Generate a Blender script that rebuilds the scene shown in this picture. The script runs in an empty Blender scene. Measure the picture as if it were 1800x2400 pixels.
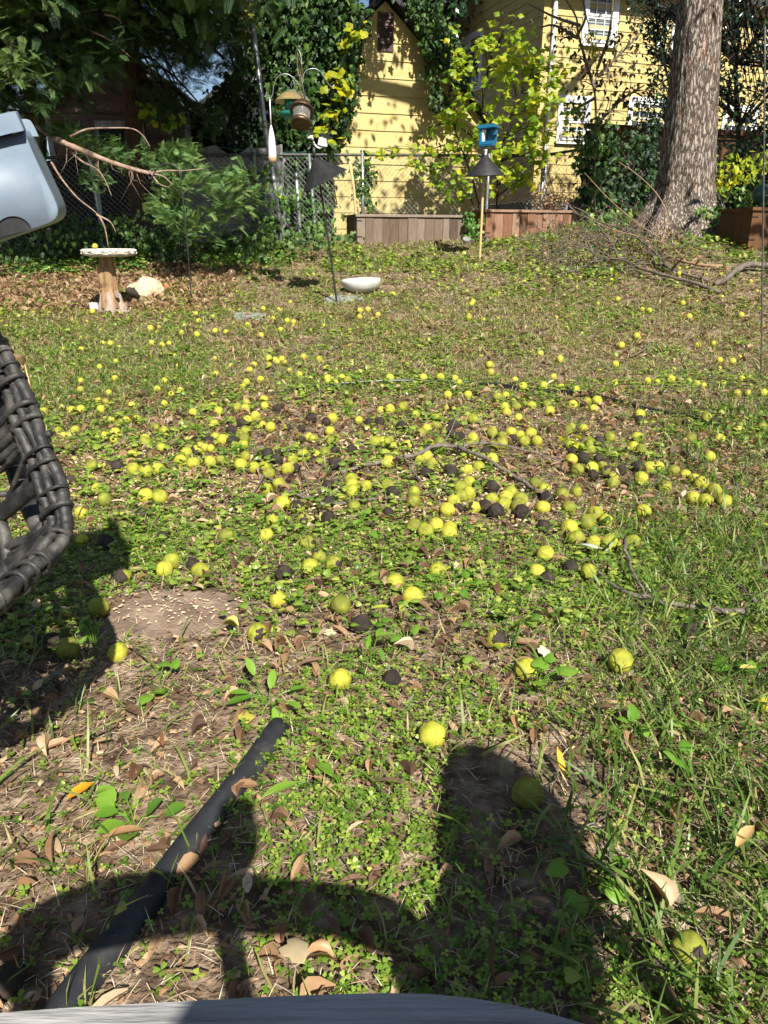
import bpy, bmesh, math, random
import numpy as np
from mathutils import Matrix, Vector
rng = np.random.default_rng(7)
random.seed(7)
SC = bpy.context.scene
COL = SC.collection
# ---------------------------------------------------------------- camera
PITCH = math.radians(20.3)
cam_d = bpy.data.cameras.new("camera"); cam = bpy.data.objects.new("camera", cam_d); COL.objects.link(cam)
cam.location = (0, 0, 1.0); cam.rotation_euler = (math.pi/2 - PITCH, 0, 0)
cam_d.sensor_fit = 'VERTICAL'; cam_d.sensor_height = 36.0; cam_d.lens = 26.0
cam_d.clip_start = 0.02; cam_d.clip_end = 500
SC.camera = cam
# ---------------------------------------------------------------- sun and sky
SUN_AZ, SUN_EL = math.radians(19), math.radians(43)     # sun behind the camera, to the right
w = bpy.data.worlds.new("World"); SC.world = w; w.use_nodes = True
nt = w.node_tree; bg = nt.nodes['Background']; bg.inputs['Strength'].default_value = 0.05
sky = nt.nodes.new('ShaderNodeTexSky'); sky.sky_type = 'NISHITA'; sky.sun_disc = False
sky.sun_elevation = SUN_EL; sky.sun_rotation = math.pi - SUN_AZ
sky.air_density = 1.0; sky.dust_density = 0.6; sky.ozone_density = 2.0
tc = nt.nodes.new('ShaderNodeTexCoord'); nz = nt.nodes.new('ShaderNodeTexNoise'); nz.inputs['Scale'].default_value = 9; nz.inputs['Detail'].default_value = 6
rp = nt.nodes.new('ShaderNodeValToRGB'); rp.color_ramp.elements[0].position = .57; rp.color_ramp.elements[1].position = .66
mx = nt.nodes.new('ShaderNodeMix'); mx.data_type = 'RGBA'; mx.inputs[7].default_value = (6, 6.2, 6.5, 1)
nt.links.new(tc.outputs['Generated'], nz.inputs['Vector']); nt.links.new(nz.outputs['Fac'], rp.inputs['Fac'])
nt.links.new(rp.outputs['Color'], mx.inputs[0]); nt.links.new(sky.outputs['Color'], mx.inputs[6]); nt.links.new(mx.outputs[2], bg.inputs['Color'])
sl = bpy.data.lights.new("sun", 'SUN'); sl.energy = 5.0; sl.angle = math.radians(0.53); sl.color = (1.0, .945, .85)
so = bpy.data.objects.new("sun", sl); COL.objects.link(so)
TOSUN = np.array([math.sin(SUN_AZ)*math.cos(SUN_EL), -math.cos(SUN_AZ)*math.cos(SUN_EL), math.sin(SUN_EL)])
so.rotation_euler = Vector(-TOSUN).to_track_quat('-Z', 'Y').to_euler(); so.location = (3, -5, 8)
SC.view_settings.view_transform = 'Standard'; SC.view_settings.look = 'None'; SC.view_settings.exposure = 1.0; SC.view_settings.gamma = 1
SC.cycles.max_bounces = 6; SC.cycles.diffuse_bounces = 2; SC.cycles.transparent_max_bounces = 8
# ---------------------------------------------------------------- noise and projection
def _h(ix, iy, iz):
    n = (ix*374761393 + iy*668265263 + iz*2147483647*3 + 1013904223) & 0xffffffff
    n = ((n ^ (n >> 13))*1274126177) & 0xffffffff
    n = ((n ^ (n >> 15))*2246822519) & 0xffffffff
    return ((n ^ (n >> 16)) & 0xffff)/65535.0
def vnoise(x, y, z=0.0):
    x, y, z = np.broadcast_arrays(np.asarray(x, float), np.asarray(y, float), np.asarray(z, float))
    ix, iy, iz = np.floor(x).astype(np.int64), np.floor(y).astype(np.int64), np.floor(z).astype(np.int64)
    fx, fy, fz = x-ix, y-iy, z-iz
    fx, fy, fz = fx*fx*(3-2*fx), fy*fy*(3-2*fy), fz*fz*(3-2*fz)
    r = 0
    for a in (0, 1):
        for b in (0, 1):
            for c in (0, 1):
                r = r + _h(ix+a, iy+b, iz+c)*(fx if a else 1-fx)*(fy if b else 1-fy)*(fz if c else 1-fz)
    return r
def fbm(x, y, z=0.0, o=4):
    s, a, t = 0, .5, 0
    for i in range(o):
        s = s + a*vnoise(np.asarray(x)*2**i+17.3*i, np.asarray(y)*2**i+9.1*i, np.asarray(z)*2**i+3.7*i); t += a; a *= .5
    return s/t
_ky = np.linspace(-80, 80, 3201)
_kz = np.interp(_ky, [-80, 0, 4.3, 6, 8, 10, 12, 14, 20, 80], [0, 0, 0.0, .08, .29, .60, .92, 1.08, 1.25, 1.3])
_kern = np.exp(-np.linspace(-2.5, 2.5, 41)**2); _kern /= _kern.sum()
_kz = np.convolve(np.pad(_kz, 20, mode='edge'), _kern, 'valid')
def sst(x, a, b):
    t = np.clip((x-a)/(b-a), 0, 1); return t*t*(3-2*t)
def gz(x, y):
    x = np.asarray(x, float); y = np.asarray(y, float)
    z = np.interp(y, _ky, _kz)
    z = z + .36*sst(x, 1.5, 4.2)*sst(y, 6.0, 9.8)
    z = z + (fbm(x*1.7, y*1.7, 0, 3)-.5)*.07*sst(y, .5, 3) + (fbm(x*9, y*9, 5, 2)-.5)*.018
    return z
CP, SP = math.cos(PITCH), math.sin(PITCH)
F = 26/36*2400
def ray(px, py):
    u, v = (np.asarray(px, float)-900)/F, (1200-np.asarray(py, float))/F
    return u, CP+v*SP, -SP+v*CP
def pY(px, py, Y):
    u, dy, dz = ray(px, py); t = np.asarray(Y, float)/dy
    return np.stack(np.broadcast_arrays(u*t, dy*t, 1+dz*t), -1)
def pD(px, py, d):                       # by depth along the view axis
    u, dy, dz = ray(px, py); d = np.asarray(d, float)
    return np.stack(np.broadcast_arrays(u*d, dy*d, 1+dz*d), -1)
def pZ(px, py, z):
    u, dy, dz = ray(px, py); t = (z-1)/dz
    return np.stack(np.broadcast_arrays(u*t, dy*t, np.full_like(np.asarray(t, float), z)), -1)
def pg(px, py, up=0.0):                  # where the sight line meets the ground
    u, dy, dz = ray(px, py); u, dy, dz = np.broadcast_arrays(u, dy, dz)
    ts = np.linspace(.4, 16, 1200).reshape((-1,)+(1,)*u.ndim)
    below = (1+dz*ts) < gz(u*ts, dy*ts)+up
    i = np.argmax(below, axis=0); i = np.where(below.any(axis=0), i, 1199)
    t = ts.reshape(-1)[i]; t0 = ts.reshape(-1)[np.maximum(i-1, 0)]
    for _ in range(12):
        m = (t+t0)/2; b = (1+dz*m) < gz(u*m, dy*m)+up
        t = np.where(b, m, t); t0 = np.where(b, t0, m)
    return np.stack([u*t, dy*t, 1+dz*t], -1)
def depth(P): P = np.asarray(P, float); return P[..., 1]*CP-(P[..., 2]-1)*SP
def V3(*a): return np.array(a, float)
# ---------------------------------------------------------------- mesh builder
class MB:
    def __init__(s): s.V, s.F, s.T, s.n = [], [], [], 0
    def add(s, v, f, t=.5):
        v = np.asarray(v, float).reshape(-1, 3)
        if isinstance(f, np.ndarray): s.F.append(f.astype(np.int64)+s.n)
        else:
            by = {}
            for q in f: by.setdefault(len(q), []).append(q)
            for k, q in by.items(): s.F.append(np.array(q, np.int64)+s.n)
        s.V.append(v); s.T.append(np.broadcast_to(np.asarray(t, float), (len(v),)).copy()); s.n += len(v); return s
    def tube(s, pts, r, seg=6, t=.5, closed=False, cap=True):
        P = np.asarray(pts, float); n = len(P); r = np.broadcast_to(np.asarray(r, float), (n,))
        if closed: T = np.roll(P, -1, 0)-np.roll(P, 1, 0)
        else: T = np.gradient(P, axis=0)
        T /= np.linalg.norm(T, axis=1, keepdims=True)+1e-12
        up = V3(0, 0, 1) if abs(T[0, 2]) < .9 else V3(1, 0, 0)
        A = np.cross(T[0], up); A /= np.linalg.norm(A); Vs = []
        for i in range(n):
            A = A-T[i]*A.dot(T[i]); A /= np.linalg.norm(A)+1e-12; B = np.cross(T[i], A)
            an = np.arange(seg)*2*math.pi/seg
            Vs.append(P[i]+r[i]*(np.cos(an)[:, None]*A+np.sin(an)[:, None]*B))
        f = []
        for i in range(n if closed else n-1):
            a, b = i*seg, ((i+1) % n)*seg
            for k in range(seg): f.append((a+k, a+(k+1) % seg, b+(k+1) % seg, b+k))
        if cap and not closed: f.append(tuple(range(seg-1, -1, -1))); f.append(tuple((n-1)*seg+k for k in range(seg)))
        tt = t if np.ndim(t) == 0 else np.repeat(np.asarray(t), seg)
        return s.add(np.concatenate(Vs), f, tt)
    def box(s, c, size, R=None, bev=0.0, t=.5):
        hx, hy, hz = np.asarray(size, float)/2; b = min(bev, hx*.9, hy*.9, hz*.9)
        if b <= 0:
            v = np.array([(x, y, z) for x in (-hx, hx) for y in (-hy, hy) for z in (-hz, hz)])
            f = [(0, 1, 3, 2), (4, 6, 7, 5), (0, 4, 5, 1), (2, 3, 7, 6), (0, 2, 6, 4), (1, 5, 7, 3)]
        else:
            v, f = [], []
            ids = {}
            for sx in (-1, 1):
                for sy in (-1, 1):
                    for sz in (-1, 1):
                        for ax in range(3):
                            p = [sx*(hx-b), sy*(hy-b), sz*(hz-b)]; p[ax] = (sx*hx, sy*hy, sz*hz)[ax]
                            ids[(sx, sy, sz, ax)] = len(v); v.append(p)
            for ax in range(3):
                o = [a for a in range(3) if a != ax]
                for sg in (-1, 1):
                    q = []
                    for a, c2 in ((-1, -1), (1, -1), (1, 1), (-1, 1)):
                        k = [0, 0, 0]; k[ax] = sg; k[o[0]] = a; k[o[1]] = c2; q.append(ids[(*k, ax)])
                    if (sg > 0) == (ax == 1): q = q[::-1]
                    f.append(tuple(q))
            for ax in range(3):
                o = [a for a in range(3) if a != ax]
                for a in (-1, 1):
                    for c2 in (-1, 1):
                        k1 = [0, 0, 0]; k1[o[0]] = a; k1[o[1]] = c2; k2 = k1[:]; k1[ax] = -1; k2[ax] = 1
                        f.append((ids[(*k1, o[0])], ids[(*k2, o[0])], ids[(*k2, o[1])], ids[(*k1, o[1])]))
            for sx in (-1, 1):
                for sy in (-1, 1):
                    for sz in (-1, 1): f.append(tuple(ids[(sx, sy, sz, ax)] for ax in range(3)))
            v = np.array(v)
        if R is not None: v = v @ np.asarray(R).T
        return s.add(v+np.asarray(c, float), f, t)
    def lathe(s, prof, n=24, o=(0, 0, 0), R=None, t=.5, wob=None):
        an = np.arange(n)*2*math.pi/n; v = []
        for k, (r, z) in enumerate(prof):
            rr = r*np.ones(n) if wob is None else r*wob(an, z)
            v.append(np.stack([rr*np.cos(an), rr*np.sin(an), np.full(n, z)], 1))
        v = np.concatenate(v)
        if R is not None: v = v @ np.asarray(R).T
        f = [(i*n+k, i*n+(k+1) % n, (i+1)*n+(k+1) % n, (i+1)*n+k) for i in range(len(prof)-1) for k in range(n)]
        return s.add(v+np.asarray(o, float), f, t)
    def obox(s, O, a, n, s0, s1, z0, z1, d0, d1, t=.5):
        v = []
        for ss in (s0, s1):
            for d in (d0, d1):
                for z in (z0, z1): v.append((O[0]+a[0]*ss+n[0]*d, O[1]+a[1]*ss+n[1]*d, z))
        return s.add(v, [(0, 1, 3, 2), (4, 6, 7, 5), (0, 4, 5, 1), (2, 3, 7, 6), (0, 2, 6, 4), (1, 5, 7, 3)], t)
    def inst(s, tm, P, R, S, t):
        v, f = tm; P = np.asarray(P, float); N = len(P)
        if N == 0: return s
        S = np.asarray(S, float); S = S[:, None, None] if S.ndim == 1 else S[:, None, :]
        W = np.einsum('nij,nkj->nki', R, v[None]*S)+P[:, None, :]
        t = np.repeat(np.broadcast_to(np.asarray(t, float), (N,)), len(v))
        base = s.n
        s.V.append(W.reshape(-1, 3)); s.T.append(t); s.n += N*len(v)
        by = {}
        for q in f: by.setdefault(len(q), []).append(q)
        for k, q in by.items():
            q = np.array(q, np.int64); s.F.append(((np.arange(N)*len(v))[:, None, None]+q[None]+base).reshape(-1, k))
        return s
    def build(s, name, mat, parent=None, smooth=False, loc=None):
        V = np.concatenate(s.V) if s.V else np.zeros((0, 3))
        if loc is not None: V = V-np.asarray(loc, float)
        me = bpy.data.meshes.new(name); me.vertices.add(len(V)); me.vertices.foreach_set('co', V.astype(np.float32).ravel())
        lp = np.concatenate([f.ravel() for f in s.F]); ln = np.concatenate([np.full(len(f), f.shape[1]) for f in s.F])
        me.loops.add(len(lp)); me.loops.foreach_set('vertex_index', lp.astype(np.int32))
        me.polygons.add(len(ln)); me.polygons.foreach_set('loop_start', (np.cumsum(ln)-ln).astype(np.int32))
        at = me.attributes.new('tint', 'FLOAT', 'POINT'); at.data.foreach_set('value', np.concatenate(s.T).astype(np.float32))
        me.polygons.foreach_set('use_smooth', np.full(len(ln), smooth))
        me.update(calc_edges=True); me.validate()
        me.materials.append(mat)
        o = bpy.data.objects.new(name, me); COL.objects.link(o)
        if loc is not None: o.location = tuple(np.asarray(loc, float))
        if parent is not None:
            o.parent = parent
            if parent.type == 'EMPTY': o.matrix_parent_inverse = Matrix.Translation(-parent.location)
        return o
def tag(o, label, cat, group=None):
    o['label'] = label; o['category'] = cat
    if group: o['group'] = group
    return o
def thing(name, label, cat, loc, group=None):
    o = bpy.data.objects.new(name, None); COL.objects.link(o); o.location = tuple(np.asarray(loc, float)); o.empty_display_size = .1
    return tag(o, label, cat, group)
def struct(o): o['kind'] = 'structure'; return o
def stuff(o, label=None):
    o['kind'] = 'stuff'
    if label: o['label'] = label
    return o
def sphere(n=12, m=8):
    pr = [(math.sin(math.pi*i/m), -math.cos(math.pi*i/m)) for i in range(m+1)]
    pr[0] = (.02, -1); pr[-1] = (.02, 1); return pr
def smoothpath(P, k=5):
    P = np.asarray(P, float); n = len(P)
    Q = np.vstack([2*P[0]-P[1], P, 2*P[-1]-P[-2]]); out = []
    for i in range(1, n):
        p0, p1, p2, p3 = Q[i-1], Q[i], Q[i+1], Q[i+2]
        for t in np.arange(k)/k:
            out.append(.5*((2*p1)+(-p0+p2)*t+(2*p0-5*p1+4*p2-p3)*t*t+(-p0+3*p1-3*p2+p3)*t**3))
    out.append(P[-1]); return np.array(out)
def rotz(a): c, s = math.cos(a), math.sin(a); return np.array([[c, -s, 0], [s, c, 0], [0, 0, 1.]])
def rotx(a): c, s = math.cos(a), math.sin(a); return np.array([[1., 0, 0], [0, c, -s], [0, s, c]])
def roty(a): c, s = math.cos(a), math.sin(a); return np.array([[c, 0, s], [0, 1., 0], [-s, 0, c]])
def eul(a, b, c):                         # Rz(a) Rx(b) Rz(c) for arrays
    ca, sa, cb, sb, cc, sc_ = np.cos(a), np.sin(a), np.cos(b), np.sin(b), np.cos(c), np.sin(c)
    R = np.empty((len(a), 3, 3))
    R[:, 0, 0] = ca*cc-sa*cb*sc_; R[:, 0, 1] = -ca*sc_-sa*cb*cc; R[:, 0, 2] = sa*sb
    R[:, 1, 0] = sa*cc+ca*cb*sc_; R[:, 1, 1] = -sa*sc_+ca*cb*cc; R[:, 1, 2] = -ca*sb
    R[:, 2, 0] = sb*sc_; R[:, 2, 1] = sb*cc; R[:, 2, 2] = cb
    return R
def U(n, a=0., b=1.): return rng.uniform(a, b, n)
def along(d):                             # frames whose y axis follows d, z axis upward-ish
    d = d/(np.linalg.norm(d, axis=1, keepdims=True)+1e-9)
    up = np.tile(V3(0, 0, 1), (len(d), 1))+rng.normal(0, .35, (len(d), 3))
    x = np.cross(d, up); x /= np.linalg.norm(x, axis=1, keepdims=True)+1e-9; z = np.cross(x, d)
    return np.stack([x, d, z], 2)
# ---------------------------------------------------------------- materials
def nodes(name):
    m = bpy.data.materials.new(name); m.use_nodes = True; t = m.node_tree; return m, t, t.nodes['Principled BSDF'], t.nodes['Material Output']
def N(t, k, **kw):
    n = t.nodes.new(k)
    for a, b in kw.items():
        if a.startswith('i_'): n.inputs[a[2:].replace('_', ' ')].default_value = b
        else: setattr(n, a, b)
    return n
def ramp(t, cols, pos=None):
    r = t.nodes.new('ShaderNodeValToRGB'); e = r.color_ramp.elements
    pos = pos or [i/(len(cols)-1) for i in range(len(cols))]
    while len(e) < len(cols): e.new(.5)
    for i, (c, p) in enumerate(zip(cols, pos)): e[i].position = p; e[i].color = (*c, 1)
    return r
def pm(name, cols, scale=8, rough=.6, bump=.2, bscale=None, stretch=(1, 1, 1), metallic=0., spec=.4, pos=None, detail=7, bdist=.01, noise_rough=.6, extra=None):
    m, t, b, o = nodes(name)
    tcn = N(t, 'ShaderNodeTexCoord'); mp = N(t, 'ShaderNodeMapping'); mp.inputs['Scale'].default_value = stretch
    t.links.new(tcn.outputs['Object'], mp.inputs['Vector'])
    n = N(t, 'ShaderNodeTexNoise', i_Scale=scale, i_Detail=detail, i_Roughness=noise_rough); t.links.new(mp.outputs['Vector'], n.inputs['Vector'])
    r = ramp(t, cols, pos or [.3+.4*i/(max(1, len(cols)-1)) for i in range(len(cols))]); t.links.new(n.outputs['Fac'], r.inputs['Fac'])
    t.links.new(r.outputs['Color'], b.inputs['Base Color'])
    b.inputs['Roughness'].default_value = rough; b.inputs['Metallic'].default_value = metallic; b.inputs['Specular IOR Level'].default_value = spec
    if bump:
        n2 = N(t, 'ShaderNodeTexNoise', i_Scale=bscale or scale*4, i_Detail=5.); t.links.new(mp.outputs['Vector'], n2.inputs['Vector'])
        bp = N(t, 'ShaderNodeBump', i_Strength=bump, i_Distance=bdist); t.links.new(n2.outputs['Fac'], bp.inputs['Height']); t.links.new(bp.outputs['Normal'], b.inputs['Normal'])
    return m
def tintmat(name, cols, rough=.7, bump=.3, scale=30, stretch=(1, 1, 1), pos=None, amount=.35, spec=.3, bdist=.004):   # colour by each piece's own tint plus grain
    m, t, b, o = nodes(name)
    at = N(t, 'ShaderNodeAttribute', attribute_name='tint'); tcn = N(t, 'ShaderNodeTexCoord'); mp = N(t, 'ShaderNodeMapping'); mp.inputs['Scale'].default_value = stretch
    t.links.new(tcn.outputs['Object'], mp.inputs['Vector'])
    n = N(t, 'ShaderNodeTexNoise', i_Scale=scale, i_Detail=6.); t.links.new(mp.outputs['Vector'], n.inputs['Vector'])
    ma = N(t, 'ShaderNodeMath', operation='MULTIPLY_ADD'); ma.inputs[1].default_value = amount; ma.inputs[2].default_value = -amount/2
    t.links.new(n.outputs['Fac'], ma.inputs[0]); ad = N(t, 'ShaderNodeMath', operation='ADD'); t.links.new(ma.outputs[0], ad.inputs[0]); t.links.new(at.outputs['Fac'], ad.inputs[1])
    r = ramp(t, cols, pos); t.links.new(ad.outputs[0], r.inputs['Fac']); t.links.new(r.outputs['Color'], b.inputs['Base Color'])
    b.inputs['Roughness'].default_value = rough; b.inputs['Specular IOR Level'].default_value = spec
    if bump:
        bp = N(t, 'ShaderNodeBump', i_Strength=bump, i_Distance=bdist); t.links.new(n.outputs['Fac'], bp.inputs['Height']); t.links.new(bp.outputs['Normal'], b.inputs['Normal'])
    return m
def veg(name, cols, trans=.35, rough=.5, spec=.35, pos=None, boost=1.25, mottle=.18, mscale=60):
    m, t, b, o = nodes(name)
    at = N(t, 'ShaderNodeAttribute', attribute_name='tint'); tcn = N(t, 'ShaderNodeTexCoord')
    n = N(t, 'ShaderNodeTexNoise', i_Scale=mscale, i_Detail=3.); t.links.new(tcn.outputs['Object'], n.inputs['Vector'])
    ma = N(t, 'ShaderNodeMath', operation='MULTIPLY_ADD'); ma.inputs[1].default_value = mottle; ma.inputs[2].default_value = -mottle/2
    t.links.new(n.outputs['Fac'], ma.inputs[0]); ad = N(t, 'ShaderNodeMath', operation='ADD'); t.links.new(ma.outputs[0], ad.inputs[0]); t.links.new(at.outputs['Fac'], ad.inputs[1])
    r = ramp(t, cols, pos); t.links.new(ad.outputs[0], r.inputs['Fac']); t.links.new(r.outputs['Color'], b.inputs['Base Color'])
    b.inputs['Roughness'].default_value = rough; b.inputs['Specular IOR Level'].default_value = spec
    if trans > 0:
        tr = N(t, 'ShaderNodeBsdfTranslucent'); mxn = N(t, 'ShaderNodeMixShader'); mxn.inputs[0].default_value = trans
        g = N(t, 'ShaderNodeMix', data_type='RGBA', blend_type='MULTIPLY'); g.inputs[0].default_value = 1; g.inputs[7].default_value = (boost, boost*1.0, boost*.6, 1)
        t.links.new(r.outputs['Color'], g.inputs[6]); t.links.new(g.outputs[2], tr.inputs['Color'])
        t.links.new(b.outputs[0], mxn.inputs[1]); t.links.new(tr.outputs[0], mxn.inputs[2]); t.links.new(mxn.outputs[0], o.inputs['Surface'])
    return m
# ---------------------------------------------------------------- leaf shapes (length 1 along y, z up)
def ovate(w=.5, curl=.12, bend=.15, k=4):
    v, f = [], []
    for i in range(k+1):
        t = i/k; ww = w/2*math.sin(math.pi*min(1, t*.9+.06))**.8*(1 if i < k else .1)
        z = -bend*t*t+bend*.4*t
        v += [(-ww, t, z+curl*ww*2), (0, t, z), (ww, t, z+curl*ww*2)]
    for i in range(k):
        a = i*3; f += [(a, a+1, a+4, a+3), (a+1, a+2, a+5, a+4)]
    return np.array(v), f
def fan(pts, dome=.06):
    pts = np.array(pts, float); c = V3(0, pts[:, 1].mean(), dome)
    v = [c]+[V3(x, y, -dome*(x*x+(y-c[1])**2)*2) for x, y in pts]; n = len(pts)
    return np.array(v), [(0, 1+i, 1+(i+1) % n) for i in range(n)]
IVY = fan([(0, 0), (.32, -.08), (.28, .14), (.5, .42), (.22, .5), (.2, .72), (0, 1), (-.2, .72), (-.22, .5), (-.5, .42), (-.28, .14), (-.32, -.08)])
HEART = fan([(0, .08), (.2, 0), (.42, .1), (.48, .35), (.36, .62), (.15, .86), (0, 1), (-.15, .86), (-.36, .62), (-.48, .35), (-.42, .1), (-.2, 0)], .1)
TULIP = fan([(0, 0), (.4, .02), (.5, .3), (.36, .45), (.46, .75), (.2, .95), (0, .86), (-.2, .95), (-.46, .75), (-.36, .45), (-.5, .3), (-.4, .02)], .08)
OVAL = ovate(.5, .15, .12, 3)
LONG = ovate(.28, .3, .3, 4)
CURLED = ovate(.5, 1.0, .6, 4)
def clover():
    v, f = [], []
    lf = [(0, 0), (.3, .35), (.42, .8), (.25, 1.0), (0, .88), (-.25, 1.0), (-.42, .8), (-.3, .35)]
    for k in range(3):
        a = k*2*math.pi/3; b = len(v); c, s = math.cos(a), math.sin(a)
        for x, y in lf: v.append((x*c-y*s, x*s+y*c, .22*y-.1*abs(x)))
        f += [(b, b+1, b+2, b+4), (b+2, b+3, b+4), (b, b+4, b+6, b+7), (b+4, b+5, b+6)]
    b = len(v); v += [(-.04, 0, 0), (.04, 0, 0), (.06, .1, -2.2)]; f.append((b, b+1, b+2))
    return np.array(v)*.5, f
CLOVER = clover()
def blade(w=.035, bend=.5):
    v, f = [], []
    for i, t in enumerate((0, .35, .7, 1)):
        ww = w*(1-.15*t)*(1 if t < 1 else .12)
        v += [(-ww, bend*t*t, t*(1-.25*bend*t)), (ww, bend*t*t, t*(1-.25*bend*t))]
    for i in range(3): a = i*2; f.append((a, a+1, a+3, a+2))
    return np.array(v), f
BLADE, BLADEC, BLADEW = blade(.03, .35), blade(.035, .9), blade(.06, .5)
STRAW = (np.array([(-.02, 0, 0), (.02, 0, 0), (.018, .5, .03), (-.018, .5, .03), (0, 1, 0)]), [(0, 1, 2, 3), (3, 2, 4)])
CHIP = (np.array([(-.3, 0, 0), (.35, .1, .05), (.25, .9, .1), (-.2, 1, 0), (0, .5, .3)]), [(0, 1, 4), (1, 2, 4), (2, 3, 4), (3, 0, 4)])
def spray():
    v, f = [], []
    def q(x0, y0, x1, y1, w, z0, z1):
        d = np.array([x1-x0, y1-y0]); p = np.array([-d[1], d[0]])/np.linalg.norm(d)*w; b = len(v); m = .45
        v.extend([(x0, y0, z0), (x0+d[0]*m+p[0], y0+d[1]*m+p[1], z0+(z1-z0)*m), (x1, y1, z1), (x0+d[0]*m-p[0], y0+d[1]*m-p[1], z0+(z1-z0)*m)]); f.append((b, b+1, b+2, b+3))
    q(0, 0, 0, 1, .022, 0, -.12)
    for i in range(7):
        t = .08+i*.125; L = .42*(1-.62*t)
        for sg in (-1, 1):
            x1, y1 = sg*L*.72, t+L*.72; z0, z1 = -.12*t*t, -.12*t*t-.06
            q(0, t, x1, y1, .02, z0, z1)
            for k in (.35, .65):
                xa, ya = x1*k, t+(y1-t)*k; q(xa, ya, xa+sg*.10, ya-.005, .013, z0, z1); q(xa, ya, xa+sg*.01, ya+.11, .013, z0, z1)
    return np.array(v), f
SPRAY = spray()
def inpoly(x, y, poly):
    c = np.zeros(len(x), bool); n = len(poly)
    for i in range(n):
        (x0, y0), (x1, y1) = poly[i], poly[(i+1) % n]
        cond = ((y0 > y) != (y1 > y)) & (x < (x1-x0)*(y-y0)/((y1-y0)+1e-9)+x0); c ^= cond
    return c
def psample(poly, n):
    p = np.array(poly, float); lo, hi = p.min(0), p.max(0); X, Y = [], []; k = 0
    while k < n:
        x, y = U(n*2, lo[0], hi[0]), U(n*2, lo[1], hi[1]); m = inpoly(x, y, poly); X.append(x[m]); Y.append(y[m]); k += m.sum()
    return np.concatenate(X)[:n], np.concatenate(Y)[:n]
def cloud(poly, Y0, Y1, ncl, per, r):
    x, y = psample(poly, ncl); c = pY(x, y, U(ncl, Y0, Y1))
    sz = rng.uniform(.5, 1.4, ncl); c2 = np.repeat(c, per, 0)
    return c2+rng.normal(0, 1, (ncl*per, 3))*np.repeat(sz, per)[:, None]*np.asarray(r), np.repeat(rng.uniform(-.5, .5, ncl), per), c
# ================================================================ materials of the place
M = {}
M['soil'] = pm('soil', [(.05, .034, .024), (.12, .082, .055), (.24, .175, .12), (.38, .30, .215)], scale=14, rough=.95, bump=.9, bscale=70, spec=.15, bdist=.02)
M['yellow_siding'] = pm('yellow_siding', [(.41, .315, .115), (.48, .38, .15), (.525, .425, .185)], scale=3, rough=.55, bump=.08, bscale=25, stretch=(1, 1, 3), spec=.3)
M['olive_siding'] = M['yellow_siding']
M['white_paint'] = pm('white_paint', [(.66, .66, .66), (.80, .80, .79)], scale=5, rough=.45, bump=.05)
M['brown_siding'] = pm('brown_siding', [(.06, .038, .03), (.10, .062, .05), (.14, .09, .075)], scale=4, rough=.8, bump=.3, stretch=(.4, .4, 3))
M['dark_roof'] = pm('dark_roof', [(.02, .02, .022), (.05, .048, .048)], scale=12, rough=.9, bump=.4)
M['glass'] = pm('window_glass', [(.02, .025, .03), (.05, .055, .06)], scale=2, rough=.06, bump=0, spec=.8)
M['foundation'] = pm('foundation', [(.12, .12, .12), (.18, .18, .18)], scale=8, rough=.9)
M['vent_brown'] = pm('vent_brown', [(.05, .03, .03), (.085, .05, .05)], scale=9, rough=.7)
M['galv'] = pm('galvanised_steel', [(.20, .22, .22), (.32, .34, .34), (.45, .47, .47)], scale=14, rough=.42, bump=.1, metallic=.75)
M['wire'] = pm('fence_wire', [(.3, .3, .3), (.45, .45, .45)], scale=20, rough=.5, bump=0, metallic=.6)
M['rail_dark'] = pm('dark_rail', [(.05, .05, .05), (.12, .12, .11)], scale=10, rough=.6, metallic=.4)
M['black_cloth_and_dark'] = pm('black_cloth_and_dark_panels', [(.008, .008, .009), (.02, .02, .022)], scale=30, rough=.85, bump=.4, bscale=12, bdist=.03)  # shade cloth, also the painted dark of shed opening and bin recess
M['grey_cloth'] = pm('grey_shade_cloth', [(.12, .12, .122), (.19, .188, .185)], scale=8, rough=.85, bump=.3, bscale=9, bdist=.03)
M['black_metal'] = pm('black_metal', [(.012, .012, .013), (.03, .03, .03)], scale=20, rough=.45, bump=.05, spec=.5)
M['baffle'] = pm('black_baffle', [(.013, .013, .014), (.022, .022, .023), (.06, .06, .06)], scale=16, rough=.5, bump=.06, pos=[.3, .6, .85])
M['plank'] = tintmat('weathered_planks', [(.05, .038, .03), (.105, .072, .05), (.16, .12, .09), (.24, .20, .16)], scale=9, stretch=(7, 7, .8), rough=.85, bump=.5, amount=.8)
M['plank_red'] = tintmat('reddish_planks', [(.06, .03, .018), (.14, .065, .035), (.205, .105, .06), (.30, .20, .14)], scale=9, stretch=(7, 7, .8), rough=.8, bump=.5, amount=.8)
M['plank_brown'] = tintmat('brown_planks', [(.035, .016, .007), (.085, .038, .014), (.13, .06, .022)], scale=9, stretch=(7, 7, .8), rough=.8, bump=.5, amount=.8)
M['bark'] = None
M['wood_pole'] = pm('bare_wood_pole', [(.42, .29, .13), (.56, .41, .21)], scale=8, stretch=(6, 6, .8), rough=.7, bump=.2)
M['concrete'] = pm('cast_stone', [(.36, .30, .25), (.56, .50, .43), (.66, .60, .53)], scale=22, rough=.9, bump=.5, bscale=60)
M['trunk_cast'] = pm('painted_trunk', [(.14, .075, .035), (.29, .17, .08), (.42, .29, .17)], scale=7, stretch=(5, 5, .7), rough=.85, bump=.7, bdist=.02)
M['stump_base'] = pm('stump_base', [(.24, .18, .14), (.38, .31, .26)], scale=10, stretch=(3, 3, 1), rough=.9, bump=.6)
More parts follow.
